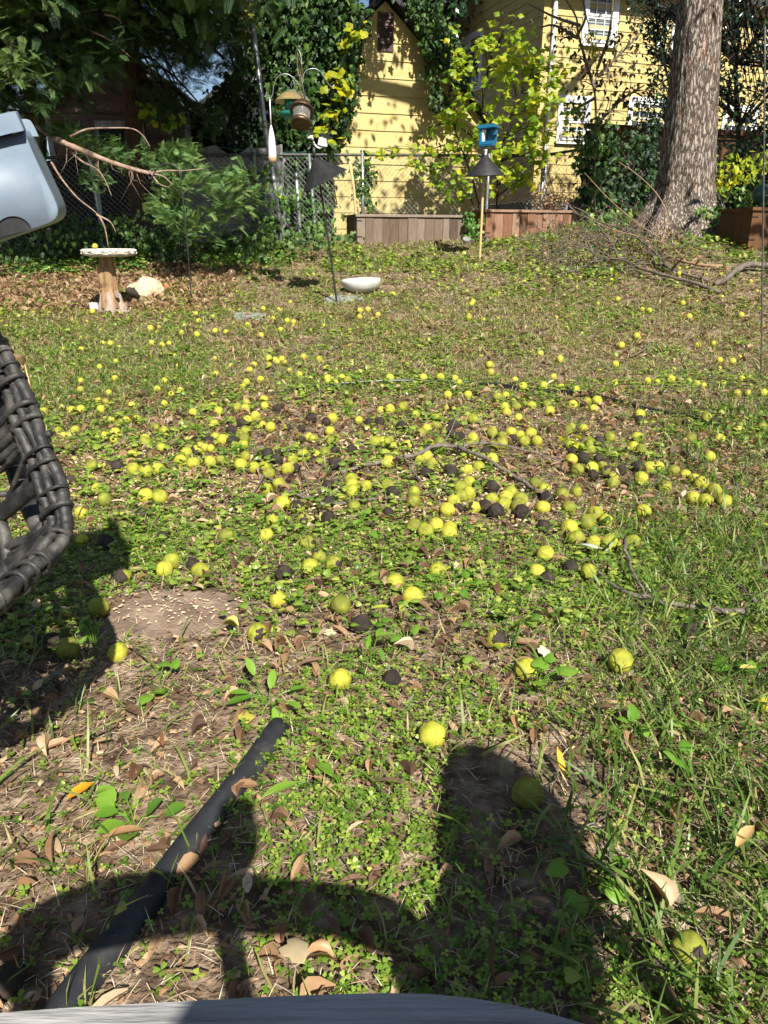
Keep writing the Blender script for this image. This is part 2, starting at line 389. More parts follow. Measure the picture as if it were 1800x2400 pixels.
M['boulder'] = pm('tan_boulder', [(.38, .26, .14), (.60, .45, .29), (.68, .54, .37)], scale=9, rough=.95, bump=.8, bscale=24, bdist=.03)
M['brick'] = pm('red_brick', [(.34, .10, .055), (.46, .16, .09)], scale=30, rough=.9, bump=.4)
M['white_glaze'] = pm('white_glaze', [(.46, .44, .41), (.66, .65, .63)], scale=6, rough=.35, bump=.1, bscale=18)
M['mud'] = pm('dry_mud', [(.13, .09, .06), (.22, .16, .11)], scale=20, rough=.95, bump=.5)
M['white_plastic'] = pm('white_plastic', [(.72, .72, .72), (.80, .80, .80)], scale=6, rough=.4, bump=0)
M['teal'] = pm('teal_plastic', [(.008, .10, .19), (.012, .13, .24)], scale=6, rough=.35, bump=.03)
M['green_plastic'] = pm('green_plastic', [(.006, .11, .085), (.012, .17, .13)], scale=6, rough=.3, bump=.03)
M['bronze'] = pm('hammered_bronze', [(.045, .028, .018), (.10, .062, .038), (.18, .115, .07)], scale=30, rough=.42, bump=.5, bscale=45, metallic=.7, bdist=.004)
M['black_plastic'] = pm('black_plastic', [(.012, .012, .013), (.02, .02, .021)], scale=10, rough=.4, bump=.03)
M['sock'] = pm('white_mesh_sock', [(.62, .60, .62), (.78, .77, .78)], scale=40, rough=.8, bump=.3, bscale=160, bdist=.003)
M['seed'] = pm('seed', [(.25, .16, .09), (.42, .29, .17)], scale=90, rough=.9)
M['bluegrey'] = pm('bluegrey_plastic', [(.10, .14, .18), (.155, .20, .25), (.23, .28, .33)], scale=5, rough=.45, bump=.05, bscale=20, spec=.45)
M['wicker'] = pm('dark_wicker', [(.009, .009, .010), (.022, .021, .021), (.065, .06, .054), (.15, .135, .115)], scale=22, rough=.55, bump=.4, bscale=40, spec=.4, pos=[.25, .45, .62, .8])
M['brass'] = pm('tarnished_brass', [(.20, .13, .05), (.38, .27, .12)], scale=14, rough=.45, metallic=.6)
M['pipe'] = pm('black_hose', [(.010, .011, .013), (.022, .023, .026), (.05, .045, .04), (.16, .12, .09)], scale=16, rough=.6, bump=.15, bscale=40, spec=.4, pos=[.3, .55, .68, .85])
M['grey_board'] = pm('grey_weathered_board', [(.11, .11, .108), (.22, .216, .21), (.29, .285, .276), (.39, .385, .37)], scale=22, stretch=(.8, 9, 9), rough=.85, bump=.6, bscale=40, bdist=.003, noise_rough=.7, pos=[.25, .42, .6, .8])
M['slab'] = pm('sandstone_slab', [(.10, .068, .048), (.20, .14, .10), (.32, .24, .18)], scale=13, rough=.95, bump=.6, bscale=70)
M['grey_slab'] = pm('grey_slab', [(.16, .16, .15), (.27, .27, .25)], scale=13, rough=.9, bump=.5)
M['stick'] = pm('grey_stick', [(.055, .042, .033), (.14, .115, .092), (.24, .205, .17)], scale=40, stretch=(1, 1, 1), rough=.9, bump=.6, bscale=80)
M['tan_stick'] = pm('tan_stick', [(.22, .13, .07), (.36, .24, .14)], scale=30, rough=.9, bump=.5)
M['dark_stick'] = pm('dark_stick', [(.05, .04, .032), (.13, .105, .085), (.20, .17, .14)], scale=30, rough=.9, bump=.6)
M['cedar_bark'] = pm('cedar_bark', [(.035, .022, .014), (.10, .062, .042), (.17, .11, .075)], scale=9, stretch=(5, 5, .8), rough=.95, bump=.8, bdist=.03)
M['pink_branch'] = pm('peeling_branch', [(.13, .08, .055), (.25, .17, .125), (.36, .27, .21)], scale=20, rough=.85, bump=.5)
M['dark_bark'] = pm('dark_bark', [(.02, .016, .013), (.06, .05, .04)], scale=9, stretch=(4, 4, 1), rough=.95, bump=.7, bdist=.03)
# vegetation
G = lambda *a: list(a)
M['grass'] = veg('grass_blades', G((.04, .09, .015), (.10, .18, .03), (.19, .265, .055), (.36, .36, .14), (.54, .46, .26)), trans=.35, rough=.4, pos=[0, .3, .55, .8, 1])
M['dry_grass'] = veg('mown_dry_grass', G((.09, .13, .025), (.19, .21, .05), (.34, .30, .12), (.46, .37, .20), (.30, .2, .1)), trans=.3, rough=.5, pos=[0, .3, .55, .8, 1])
M['straw'] = veg('straw', G((.18, .11, .06), (.40, .29, .17), (.58, .47, .31), (.68, .60, .45)), trans=.12, rough=.7)
M['clover'] = veg('clover', G((.06, .14, .018), (.14, .25, .03), (.26, .38, .055), (.50, .52, .11)), trans=.38, rough=.42, pos=[0, .4, .75, 1])
M['litter'] = veg('dry_leaves', G((.06, .036, .024), (.15, .085, .05), (.29, .165, .085), (.42, .28, .16), (.56, .46, .31)), trans=.18, rough=.6, spec=.3, mscale=50, mottle=.3)
M['chips'] = veg('wood_chips', G((.12, .06, .03), (.26, .16, .08), (.46, .34, .20), (.58, .46, .29)), trans=0, rough=.8)
M['creeper'] = veg('creeping_leaves', G((.05, .11, .015), (.13, .23, .03), (.25, .35, .05), (.48, .48, .09)), trans=.35, rough=.36, spec=.5)
M['violet'] = veg('violet_leaves', G((.07, .19, .02), (.14, .30, .03), (.24, .40, .05)), trans=.4, rough=.35, spec=.45)
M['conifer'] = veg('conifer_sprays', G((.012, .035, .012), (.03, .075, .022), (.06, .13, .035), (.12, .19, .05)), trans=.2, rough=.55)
M['conifer_lit'] = veg('conifer_sunlit_sprays', G((.035, .085, .03), (.08, .17, .055), (.15, .27, .085), (.25, .36, .11)), trans=.25, rough=.5)  # paler copy of the conifer ramp, sunlight put into the colour
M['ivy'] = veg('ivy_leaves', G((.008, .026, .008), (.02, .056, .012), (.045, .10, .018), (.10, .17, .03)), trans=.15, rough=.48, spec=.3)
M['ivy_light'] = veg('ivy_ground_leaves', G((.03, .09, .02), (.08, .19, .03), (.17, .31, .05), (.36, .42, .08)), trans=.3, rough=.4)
M['yellowgreen'] = veg('yellowgreen_leaves', G((.08, .17, .012), (.20, .32, .02), (.36, .44, .03), (.62, .55, .03)), trans=.5, rough=.4, boost=1.4)
M['yellow'] = veg('yellow_leaves', G((.22, .31, .02), (.46, .45, .025), (.62, .46, .02)), trans=.5, rough=.45, boost=1.4)
M['holly'] = veg('holly_leaves', G((.006, .02, .008), (.014, .04, .014), (.03, .065, .02)), trans=.05, rough=.2, spec=.65)
M['canopy'] = veg('canopy_leaves', G((.05, .10, .015), (.13, .17, .02), (.28, .20, .02)), trans=.35, rough=.5)
M['brown_leaf'] = veg('sapling_leaves', G((.03, .035, .015), (.08, .06, .03), (.20, .09, .04), (.14, .2, .05)), trans=.25, rough=.5)
# big trunk bark
def bark():
    m, t, b, o = nodes('furrowed_bark')
    tcn = N(t, 'ShaderNodeTexCoord'); mp = N(t, 'ShaderNodeMapping'); mp.inputs['Scale'].default_value = (21, 21, 4.4); t.links.new(tcn.outputs['Object'], mp.inputs['Vector'])
    nn = N(t, 'ShaderNodeTexNoise', i_Scale=1.6, i_Detail=4.); t.links.new(mp.outputs['Vector'], nn.inputs['Vector'])
    va = N(t, 'ShaderNodeVectorMath', operation='MULTIPLY_ADD'); va.inputs[1].default_value = (1.6, 1.6, 1.2); t.links.new(nn.outputs['Color'], va.inputs[0]); t.links.new(mp.outputs['Vector'], va.inputs[2])
    vo = N(t, 'ShaderNodeTexVoronoi', feature='DISTANCE_TO_EDGE', i_Scale=1.25); t.links.new(va.outputs[0], vo.inputs['Vector'])
    n2 = N(t, 'ShaderNodeTexNoise', i_Scale=7., i_Detail=8., i_Roughness=.7); t.links.new(mp.outputs['Vector'], n2.inputs['Vector'])
    n3 = N(t, 'ShaderNodeTexNoise', i_Scale=.5, i_Detail=3.); t.links.new(mp.outputs['Vector'], n3.inputs['Vector'])
    sm = N(t, 'ShaderNodeMath', operation='MULTIPLY_ADD'); sm.inputs[1].default_value = .55; t.links.new(n2.outputs['Fac'], sm.inputs[0]); 
    mr = N(t, 'ShaderNodeMapRange'); mr.inputs[2].default_value = .28; t.links.new(vo.outputs['Distance'], mr.inputs[0]); t.links.new(mr.outputs[0], sm.inputs[2])
    r = ramp(t, [(.028, .022, .018), (.10, .078, .063), (.215, .175, .145), (.36, .305, .26)], [.2, .45, .8, 1.15 if False else 1.0]); t.links.new(sm.outputs[0], r.inputs['Fac'])
    rw = N(t, 'ShaderNodeMix', data_type='RGBA'); rr = ramp(t, [(0, 0, 0), (1, 1, 1)], [.62, .72]); t.links.new(n3.outputs['Fac'], rr.inputs['Fac']); t.links.new(rr.outputs['Color'], rw.inputs[0])
    t.links.new(r.outputs['Color'], rw.inputs[6]); rw.inputs[7].default_value = (.22, .105, .055, 1)
    t.links.new(rw.outputs[2], b.inputs['Base Color']); b.inputs['Roughness'].default_value = .95; b.inputs['Specular IOR Level'].default_value = .15
    bp = N(t, 'ShaderNodeBump', i_Strength=.9, i_Distance=.02); t.links.new(sm.outputs[0], bp.inputs['Height']); t.links.new(bp.outputs['Normal'], b.inputs['Normal'])
    return m
M['bark'] = bark()
def walnutmat(name, kind):
    m, t, b, o = nodes(name)
    tcn = N(t, 'ShaderNodeTexCoord'); oi = N(t, 'ShaderNodeObjectInfo')
    wv = N(t, 'ShaderNodeMath', operation='MULTIPLY'); wv.inputs[1].default_value = 60; t.links.new(oi.outputs['Random'], wv.inputs[0])
    def nz(scale, detail=4., rough=.5):
        n = N(t, 'ShaderNodeTexNoise', noise_dimensions='4D', i_Scale=scale, i_Detail=detail, i_Roughness=rough); t.links.new(tcn.outputs['Object'], n.inputs['Vector']); t.links.new(wv.outputs[0], n.inputs['W']); return n
    a = nz(2.2); f = nz(38, 4.)
    if kind == 'black':
        r = ramp(t, [(.016, .012, .010), (.035, .026, .020), (.07, .05, .035)], [.3, .55, .75]); t.links.new(a.outputs['Fac'], r.inputs['Fac']); col = r.outputs['Color']
    else:
        r = ramp(t, [(.14, .155, .02), (.29, .305, .027), (.42, .39, .042)], [.25, .5, .75]); hv = N(t, 'ShaderNodeMath', operation='MULTIPLY_ADD'); hv.inputs[1].default_value = .5; hv.inputs[2].default_value = -.25; t.links.new(oi.outputs['Random'], hv.inputs[0]); hs = N(t, 'ShaderNodeMath', operation='ADD'); t.links.new(hv.outputs[0], hs.inputs[0]); t.links.new(a.outputs['Fac'], hs.inputs[1]); t.links.new(hs.outputs[0], r.inputs['Fac'])
        s = nz(5.5, 5., .65); rs = ramp(t, [(0, 0, 0), (1, 1, 1)], [.54, .68]); t.links.new(s.outputs['Fac'], rs.inputs['Fac'])
        x = N(t, 'ShaderNodeMix', data_type='RGBA'); t.links.new(rs.outputs['Color'], x.inputs[0]); t.links.new(r.outputs['Color'], x.inputs[6]); x.inputs[7].default_value = (.20, .16, .035, 1); col = x.outputs[2]
        if kind == 'patchy':
            p = nz(1.1, 3., .55); rp_ = ramp(t, [(0, 0, 0), (1, 1, 1)], [.50, .515]); t.links.new(p.outputs['Fac'], rp_.inputs['Fac'])
            y = N(t, 'ShaderNodeMix', data_type='RGBA'); t.links.new(rp_.outputs['Color'], y.inputs[0]); t.links.new(col, y.inputs[6]); y.inputs[7].default_value = (.035, .024, .018, 1); col = y.outputs[2]
    t.links.new(col, b.inputs['Base Color']); b.inputs['Roughness'].default_value = .6 if kind != 'black' else .85; b.inputs['Specular IOR Level'].default_value = .3
    bp = N(t, 'ShaderNodeBump', i_Strength=.3, i_Distance=.025); t.links.new(f.outputs['Fac'], bp.inputs['Height']); t.links.new(bp.outputs['Normal'], b.inputs['Normal'])
    return m
# ================================================================ ground
def axis(lo, hi, fine, far, step):
    a = list(np.arange(lo, hi, fine)); x = a[-1]; d = fine
    while x < far: d *= 1.35; x += d; a.append(min(x, far))
    x = lo; d = fine; b = []
    while x > step: d *= 1.35; x -= d; b.append(max(x, step))
    return np.array(b[::-1]+a)
xs = axis(-7, 9, .05, 70, -70); ys = axis(-.5, 15.5, .05, 110, -70)
X, Y = np.meshgrid(xs, ys); Z = gz(X, Y)
nx, ny = len(xs), len(ys); ii = (np.arange(ny-1)[:, None]*nx+np.arange(nx-1)[None]).ravel()
g = MB(); g.add(np.stack([X, Y, Z], -1).reshape(-1, 3), np.stack([ii, ii+1, ii+nx+1, ii+nx], 1)); struct(g.build('ground', M['soil'], smooth=True))
def dens(n, y0, y1, pw=1.0, keep=None, marg=.35):
    """n points over the part of the yard between y0 and y1, kept with probability keep(x, y)"""
    y = y0+(y1-y0)*U(int(n))**pw; hw = y*.58+marg; x = U(int(n), -1, 1)*hw
    k = U(int(n)) < hw/(y1*.58+marg); x, y = x[k], y[k]
    if keep is not None:
        p = keep(x, y); k = U(len(x)) < p; x, y = x[k], y[k]
    return x, y
def area(y0, y1, marg=.35): return 2*(y1-y0)*((y1)*.58+marg)
def blob(x, y, cx, cy, rx, ry): return np.exp(-((x-cx)/rx)**2-((y-cy)/ry)**2)
SLABS = []
def bare(x, y):
    b = np.zeros_like(x)
    for cx, cy, rx, ry in SLABS: b = np.maximum(b, ((((x-cx)/rx)**2+((y-cy)/ry)**2) < 1).astype(float))
    return b
c1 = pg(400, 1440); c2 = pg(1215, 1845)
SLABS += [(c1[0], c1[1], .20, .15), (c2[0]+.01, c2[1], .16, .11)]
BARE = [(*pg(900, 1490)[:2], .42, .13), (*pg(1130, 1530)[:2], .26, .12), (*pg(120, 1660)[:2], .25, .2), (*pg(1260, 1830)[:2], .14, .12), (*pg(700, 1140)[:2], .6, .2)]
def f_ring(x, y): return sst(y, 2.35, 2.75)*(1-sst(y, 4.5, 5.2))*(1-sst(np.abs(x+.1), 1.3, 2.3))
def f_grass(x, y):
    n = fbm(x*1.3+4, y*1.3, 1, 3)
    g1 = sst(x-.33*y, -.12, .22)*(1-sst(y, 4.0, 5.2))                        # lush strip at the right
    g2 = sst(-x-.22*y, -.2, .5)*sst(y, 3.6, 4.4)*(1-sst(y, 6.6, 7.6))*.85    # left lawn
    return np.clip(np.maximum(g1, g2)+(.18*sst(n, .45, .6)+.10)*(.25+.75*sst(y, 2.2, 3.6)), 0, 1)*(1-.75*f_ring(x, y))
def f_clover(x, y):
    n = fbm(x*2.1, y*2.1, 3, 3); return (1-.85*np.maximum.reduce([blob(x, y, *q) for q in BARE]))*np.clip((sst(n, .42, .58)+.7*sst(y, 1.75, 2.0)*(1-sst(y, 2.6, 2.9)))*(1-.6*f_ring(x, y)), .16, 1)*(1-.45*sst(x-.33*y, 0, .3))
def f_litter(x, y):
    n = fbm(x*1.1+9, y*1.1, 8, 3); left = sst(-x, 1.6, 2.6)*sst(y, 7.6, 8.4)
    return np.clip(.25+.5*sst(n, .45, .62)+.6*f_ring(x, y)+left, 0, 1)
def put(x, y, h=0.0): return np.stack([x, y, gz(x, y)+h], 1)
def nb(f): return lambda x, y: f(x, y)*(1-bare(x, y))
# straw and thatch
mb = MB()
for y0, y1, per, s in ((.5, 1.7, 3000, .75), (1.7, 3.2, 1900, .85), (3.2, 5.5, 900, 1.2), (5.5, 8.5, 620, 1.8), (8.5, 13, 220, 2.6)):
    x, y = dens(per*area(y0, y1), y0, y1, 1, lambda x, y: 1-.45*bare(x, y)); n = len(x)
    mb.inst(STRAW, put(x, y, .004+.012*U(n)), eul(U(n, 0, 6.28), rng.normal(.1, .25, n), np.zeros(n)), np.stack([.055*s*U(n, .5, 1), U(n, .018, .062)*s**.5, np.full(n, .05)], 1), U(n))
stuff(mb.build('straw', M['straw']), 'dry straw and dead grass lying over the soil')
# lawn grass: short far lawn and lush blades
mb = MB(); mb2 = MB()
for y0, y1, per, s, L in ((.5, 1.7, 3200, 1.0, .075), (1.7, 3.2, 3200, 1.1, .07), (3.2, 5.5, 2200, 1.35, .065), (5.5, 8.5, 1500, 1.8, .06), (8.5, 13.5, 620, 2.6, .07)):
    x, y = dens(per*area(y0, y1), y0, y1, 1, nb(f_grass)); n = len(x)
    lush = sst(x-.33*y, -.1, .2)*(y < 5)+sst(-x-.22*y, -.1, .5)*(y > 3.5)*(y < 7.5)*.4
    Ln = L*U(n, .45, 1.25)*(1+.12*lush); wd = s*U(n, .7, 1.1)*.06/ .07
    S = np.stack([Ln*0+.075*wd, Ln, Ln], 1); ti = np.clip(rng.beta(1.6, 2.2, n)-.12*lush+.12*sst(y, 5, 8), 0, 1)
    R = eul(U(n, 0, 6.28), np.abs(rng.normal(0, .55, n)), U(n, 0, 6.28))
    for tm, lo, hi in ((BLADE, 0, .5), (BLADEC, .5, 1)):
        k = U(n); k = (k >= lo) & (k < hi); mb.inst(tm, put(x[k], y[k], -.004), R[k], S[k], ti[k])
    x, y = dens(per*.55*area(y0, y1), y0, y1, 1, lambda x, y: (1-bare(x, y))*(1-.7*f_ring(x, y))*np.clip(.25+.9*sst(y, 4.5, 6.5), 0, 1)); n = len(x)
    Ln = .045*U(n, .5, 1.3)*(1+.2*s); mb2.inst(BLADEC, put(x, y, -.004), eul(U(n, 0, 6.28), np.abs(rng.normal(.3, .6, n)), U(n, 0, 6.28)), np.stack([.065*s*U(n, .6, 1), Ln, Ln], 1), np.clip(rng.normal(.36, .22, n), 0, 1))
# tall tufts at the near right and lower left
for (cx, cy, rx, ry, cnt, L) in ((.62, .85, .22, .35, 420, .12), (.85, 1.3, .3, .4, 520, .11), (1.05, 1.9, .3, .5, 460, .11), (-.62, 1.0, .16, .3, 90, .11), (1.5, 2.9, .4, .6, 300, .10)):
    x, y = rng.normal(cx, rx, cnt), rng.normal(cy, ry, cnt); Ln = L*U(cnt, .4, 1.15)
    mb.inst(BLADEC, put(x, y, -.004), eul(U(cnt, 0, 6.28), np.abs(rng.normal(.25, .35, cnt)), U(cnt, 0, 6.28)), np.stack([Ln*0+.09*U(cnt, .6, 1.2), Ln, Ln], 1), np.clip(rng.beta(1.5, 3, cnt), 0, 1))
stuff(mb.build('grass', M['grass']), 'green lawn grass'); stuff(mb2.build('mown_grass', M['dry_grass']), 'short drying lawn grass')
# clover
mb = MB()
for y0, y1, per, s in ((.5, 1.7, 6500, .95), (1.7, 3.2, 5200, 1.05), (3.2, 5.5, 1900, 1.35), (5.5, 9, 560, 1.8), (9, 13, 160, 2.6)):
    x, y = dens(per*area(y0, y1), y0, y1, 1, nb(f_clover)); n = len(x)
    mb.inst(CLOVER, put(x, y, .006+.022*U(n)), eul(U(n, 0, 6.28), rng.normal(0, .38, n), U(n, 0, 6.28)), .019*s*U(n, .55, 1.25), np.clip(rng.beta(2.2, 2.0, n), 0, 1))
stuff(mb.build('clover', M['clover']), 'low clover covering the ground')
# creeping round leaves
mb = MB()
for y0, y1, per, s in ((.6, 1.75, 14, .8), (1.75, 2.75, 380, .8), (2.75, 5.4, 330, .95), (5.4, 9, 150, 1.15), (9, 13, 90, 1.6)):
    def kp(x, y): return (1-bare(x, y))*np.clip(sst(fbm(x*2.6+3, y*2.6, 2, 3), .46, .60)*1.1, 0, 1)*np.where(y > 9, .3+.7*sst(np.abs(x), .3, 2), 1)
    x, y = dens(per*area(y0, y1), y0, y1, 1, kp); n = len(x); x = np.repeat(x, 3)+rng.normal(0, .03, n*3); y = np.repeat(y, 3)+rng.normal(0, .03, n*3); n *= 3
    mb.inst(HEART, put(x, y, .012+.035*U(n)), eul(U(n, 0, 6.28), rng.normal(0, .42, n), U(n, 0, 6.28)), .030*s*U(n, .5, 1.3), np.clip(rng.beta(2, 2, n), 0, 1))
stuff(mb.build('creeping_plants', M['creeper']), 'creeping round green leaves on the ground')
# leaf litter
mb = MB()
for y0, y1, per, s in ((.5, 1.7, 300, .72), (1.7, 3.2, 330, .72), (3.2, 5.5, 360, .75), (5.5, 9, 190, .85), (9, 13, 90, 1.1)):
    x, y = dens(per*area(y0, y1), y0, y1, 1, nb(f_litter)); n = len(x); kk = U(n)
    R = eul(U(n, 0, 6.28), rng.normal(0, .45, n), U(n, 0, 6.28)); S = .05*s*U(n, .45, 1.45); ti = np.clip(rng.beta(1.4, 1.9, n), 0, 1)
    for tm, lo, hi in ((OVAL, 0, .18), (CURLED, .18, .65), (LONG, .65, 1)):
        k = (kk >= lo) & (kk < hi); mb.inst(tm, put(x[k], y[k], .008+.018*U(k.sum())), R[k], S[k]*(1.3 if tm is LONG else 1), ti[k])
n = 5200; x = U(n, -5, -1.5); y = U(n, 7.9, 10.4); k = U(n) < sst(-x, 1.5, 2.3); x, y = x[k], y[k]; n = len(x)
mb.inst(CURLED, put(x, y, .012), eul(U(n, 0, 6.28), rng.normal(0, .6, n), U(n, 0, 6.28)), .06*U(n, .5, 1.4), np.clip(rng.beta(2, 2, n), 0, 1))
for y0, y1, per, s in ((.5, 1.7, 2600, 1.0), (1.7, 3.2, 2200, 1.0), (3.2, 5.5, 1300, 1.25), (5.5, 9, 420, 1.7)):
    x, y = dens(per*area(y0, y1), y0, y1, 1, lambda x, y: (1-.8*bare(x, y))*np.clip(.35+.65*f_litter(x, y), 0, 1)); n = len(x)
    mb.inst(CHIP, put(x, y, .004+.010*U(n)), eul(U(n, 0, 6.28), rng.normal(0, .5, n), U(n, 0, 6.28)), .013*s*U(n, .4, 1.4), np.clip(rng.beta(1.5, 2.6, n), 0, 1))
stuff(mb.build('leaf_litter', M['litter']), 'dry brown fallen leaves scattered over the lawn')
# chips of walnut shell in the ring bed
mb = MB(); n = 7000; x = rng.normal(-.15, .75, n); y = rng.normal(3.35, .45, n); k = (fbm(x*2.4, y*2.4, 6, 3) > .46); x, y = x[k], y[k]; n = len(x)
mb.inst(CHIP, put(x, y, .008+.012*U(n)), eul(U(n, 0, 6.28), rng.normal(0, .5, n), U(n, 0, 6.28)), .016*U(n, .5, 1.4), np.clip(rng.beta(2.2, 1.5, n), 0, 1))
n = 130; x = rng.normal(c1[0]+.02, .12, n); y = rng.normal(c1[1]+.02, .07, n)
mb.inst(CHIP, put(x, y, .012), eul(U(n, 0, 6.28), rng.normal(0, .2, n), U(n, 0, 6.28)), .011*U(n, .5, 1.3), U(n, .5, 1))
stuff(mb.build('shell_chips', M['chips']), 'pale chips of shell and wood in the bare bed')
# dark little twigs and grass stems
mb = MB(); x, y = dens(30*area(.6, 6), .6, 6, 1); 
for a, b in zip(x[:420], y[:420]):
    th = rng.uniform(0, 6.28); L = rng.uniform(.05, .2); q = [(a+math.cos(th)*L*t+rng.normal(0, .006), b+math.sin(th)*L*t+rng.normal(0, .006)) for t in (0, .35, .7, 1)]
    q = np.array(q); mb.tube(np.column_stack([q, gz(q[:, 0], q[:, 1])+.014]), .0016, 4, rng.uniform(0, 1))
stuff(mb.build('twigs', M['dark_stick']), 'thin twigs strewn over the ground')
# stepping stones
def slab(px, py, rx, ry, h, mat, name, label, cat, seed, sq=.75):
    c = pg(px, py); an = np.arange(28)*2*math.pi/28
    rr = 1+(.16 if h > .01 else .5)*(fbm(np.cos(an)*1.5+seed, np.sin(an)*1.5, 0, 3)-.5)*2; p = 1/((np.abs(np.cos(an))**4+np.abs(np.sin(an))**4)**.25)
    xx, yy = c[0]+np.cos(an)*rx*rr*(sq*p+(1-sq)), c[1]+np.sin(an)*ry*rr*(sq*p+(1-sq)); b = MB(); v = []
    zt = gz(xx, yy)
    for k, z in ((1.0, -.02), (1.0, h-.006), (.97, h)): v.append(np.column_stack([c[0]+(xx-c[0])*k, c[1]+(yy-c[1])*k, zt+z]))
    v.append(np.array([[c[0], c[1], zt.mean()+h+.001]])); f = [(r*28+i, r*28+(i+1) % 28, (r+1)*28+(i+1) % 28, (r+1)*28+i) for r in range(2) for i in range(28)]+[(56+i, 56+(i+1) % 28, 84) for i in range(28)]
    b.add(np.concatenate(v), f); return tag(b.build(name, mat), label, cat)
slab(395, 1440, .20, .15, .003, M['slab'], 'stepping_stone', 'reddish sandy stepping stone half in the wicker chair shadow', 'stepping stone', 2)
slab(585, 745, .17, .14, .02, M['grey_slab'], 'stepping_stone', 'small flat grey stone in the lawn left of the leaning feeder pole', 'stepping stone', 8)
slab(805, 703, .22, .12, .02, M['grey_slab'], 'stepping_stone', 'flat grey stone at the foot of the white bowl', 'stepping stone', 11)
# ================================================================ walnuts
WM = {k: walnutmat(f'walnut_{k}', k) for k in ('green', 'patchy', 'black')}
def walnut_mesh(kind, seed):
    bm = bmesh.new(); bmesh.ops.create_icosphere(bm, subdivisions=4, radius=.5)
    for v in bm.verts:
        p = np.array(v.co)*2; d = 1+(.10 if kind == 'green' else .17)*(float(fbm(p[0]*1.6+seed*7, p[1]*1.6, p[2]*1.6+5, 3))-.5)*2+.035*(float(fbm(p[0]*7+seed, p[1]*7, p[2]*7, 2))-.5)*2
        if kind == 'black': d += .10*(float(fbm(p[0]*3+seed, p[1]*3, p[2]*3, 3))-.5)*2
        a = p[2]; d *= 1+.05*max(0, a-.75)*4*.4
        v.co = Vector(p*d*.5)
        if a > .985: v.co *= .94
    me = bpy.data.meshes.new('walnut'); bm.to_mesh(me); bm.free()
    me.polygons.foreach_set('use_smooth', [True]*len(me.polygons)); me.materials.append(WM[kind]); return me
WMESH = {k: [walnut_mesh(k, i) for i in range(3)] for k in WM}
def parse(s, ox, oy, sc):
    out = []
    for q in s.split():
        a = q.split(','); out.append((ox+float(a[0])*sc, oy+float(a[1])*sc, float(a[2])*sc, {'g': 'green', 'p': 'patchy', 'b': 'black'}[a[3]]))
    return out
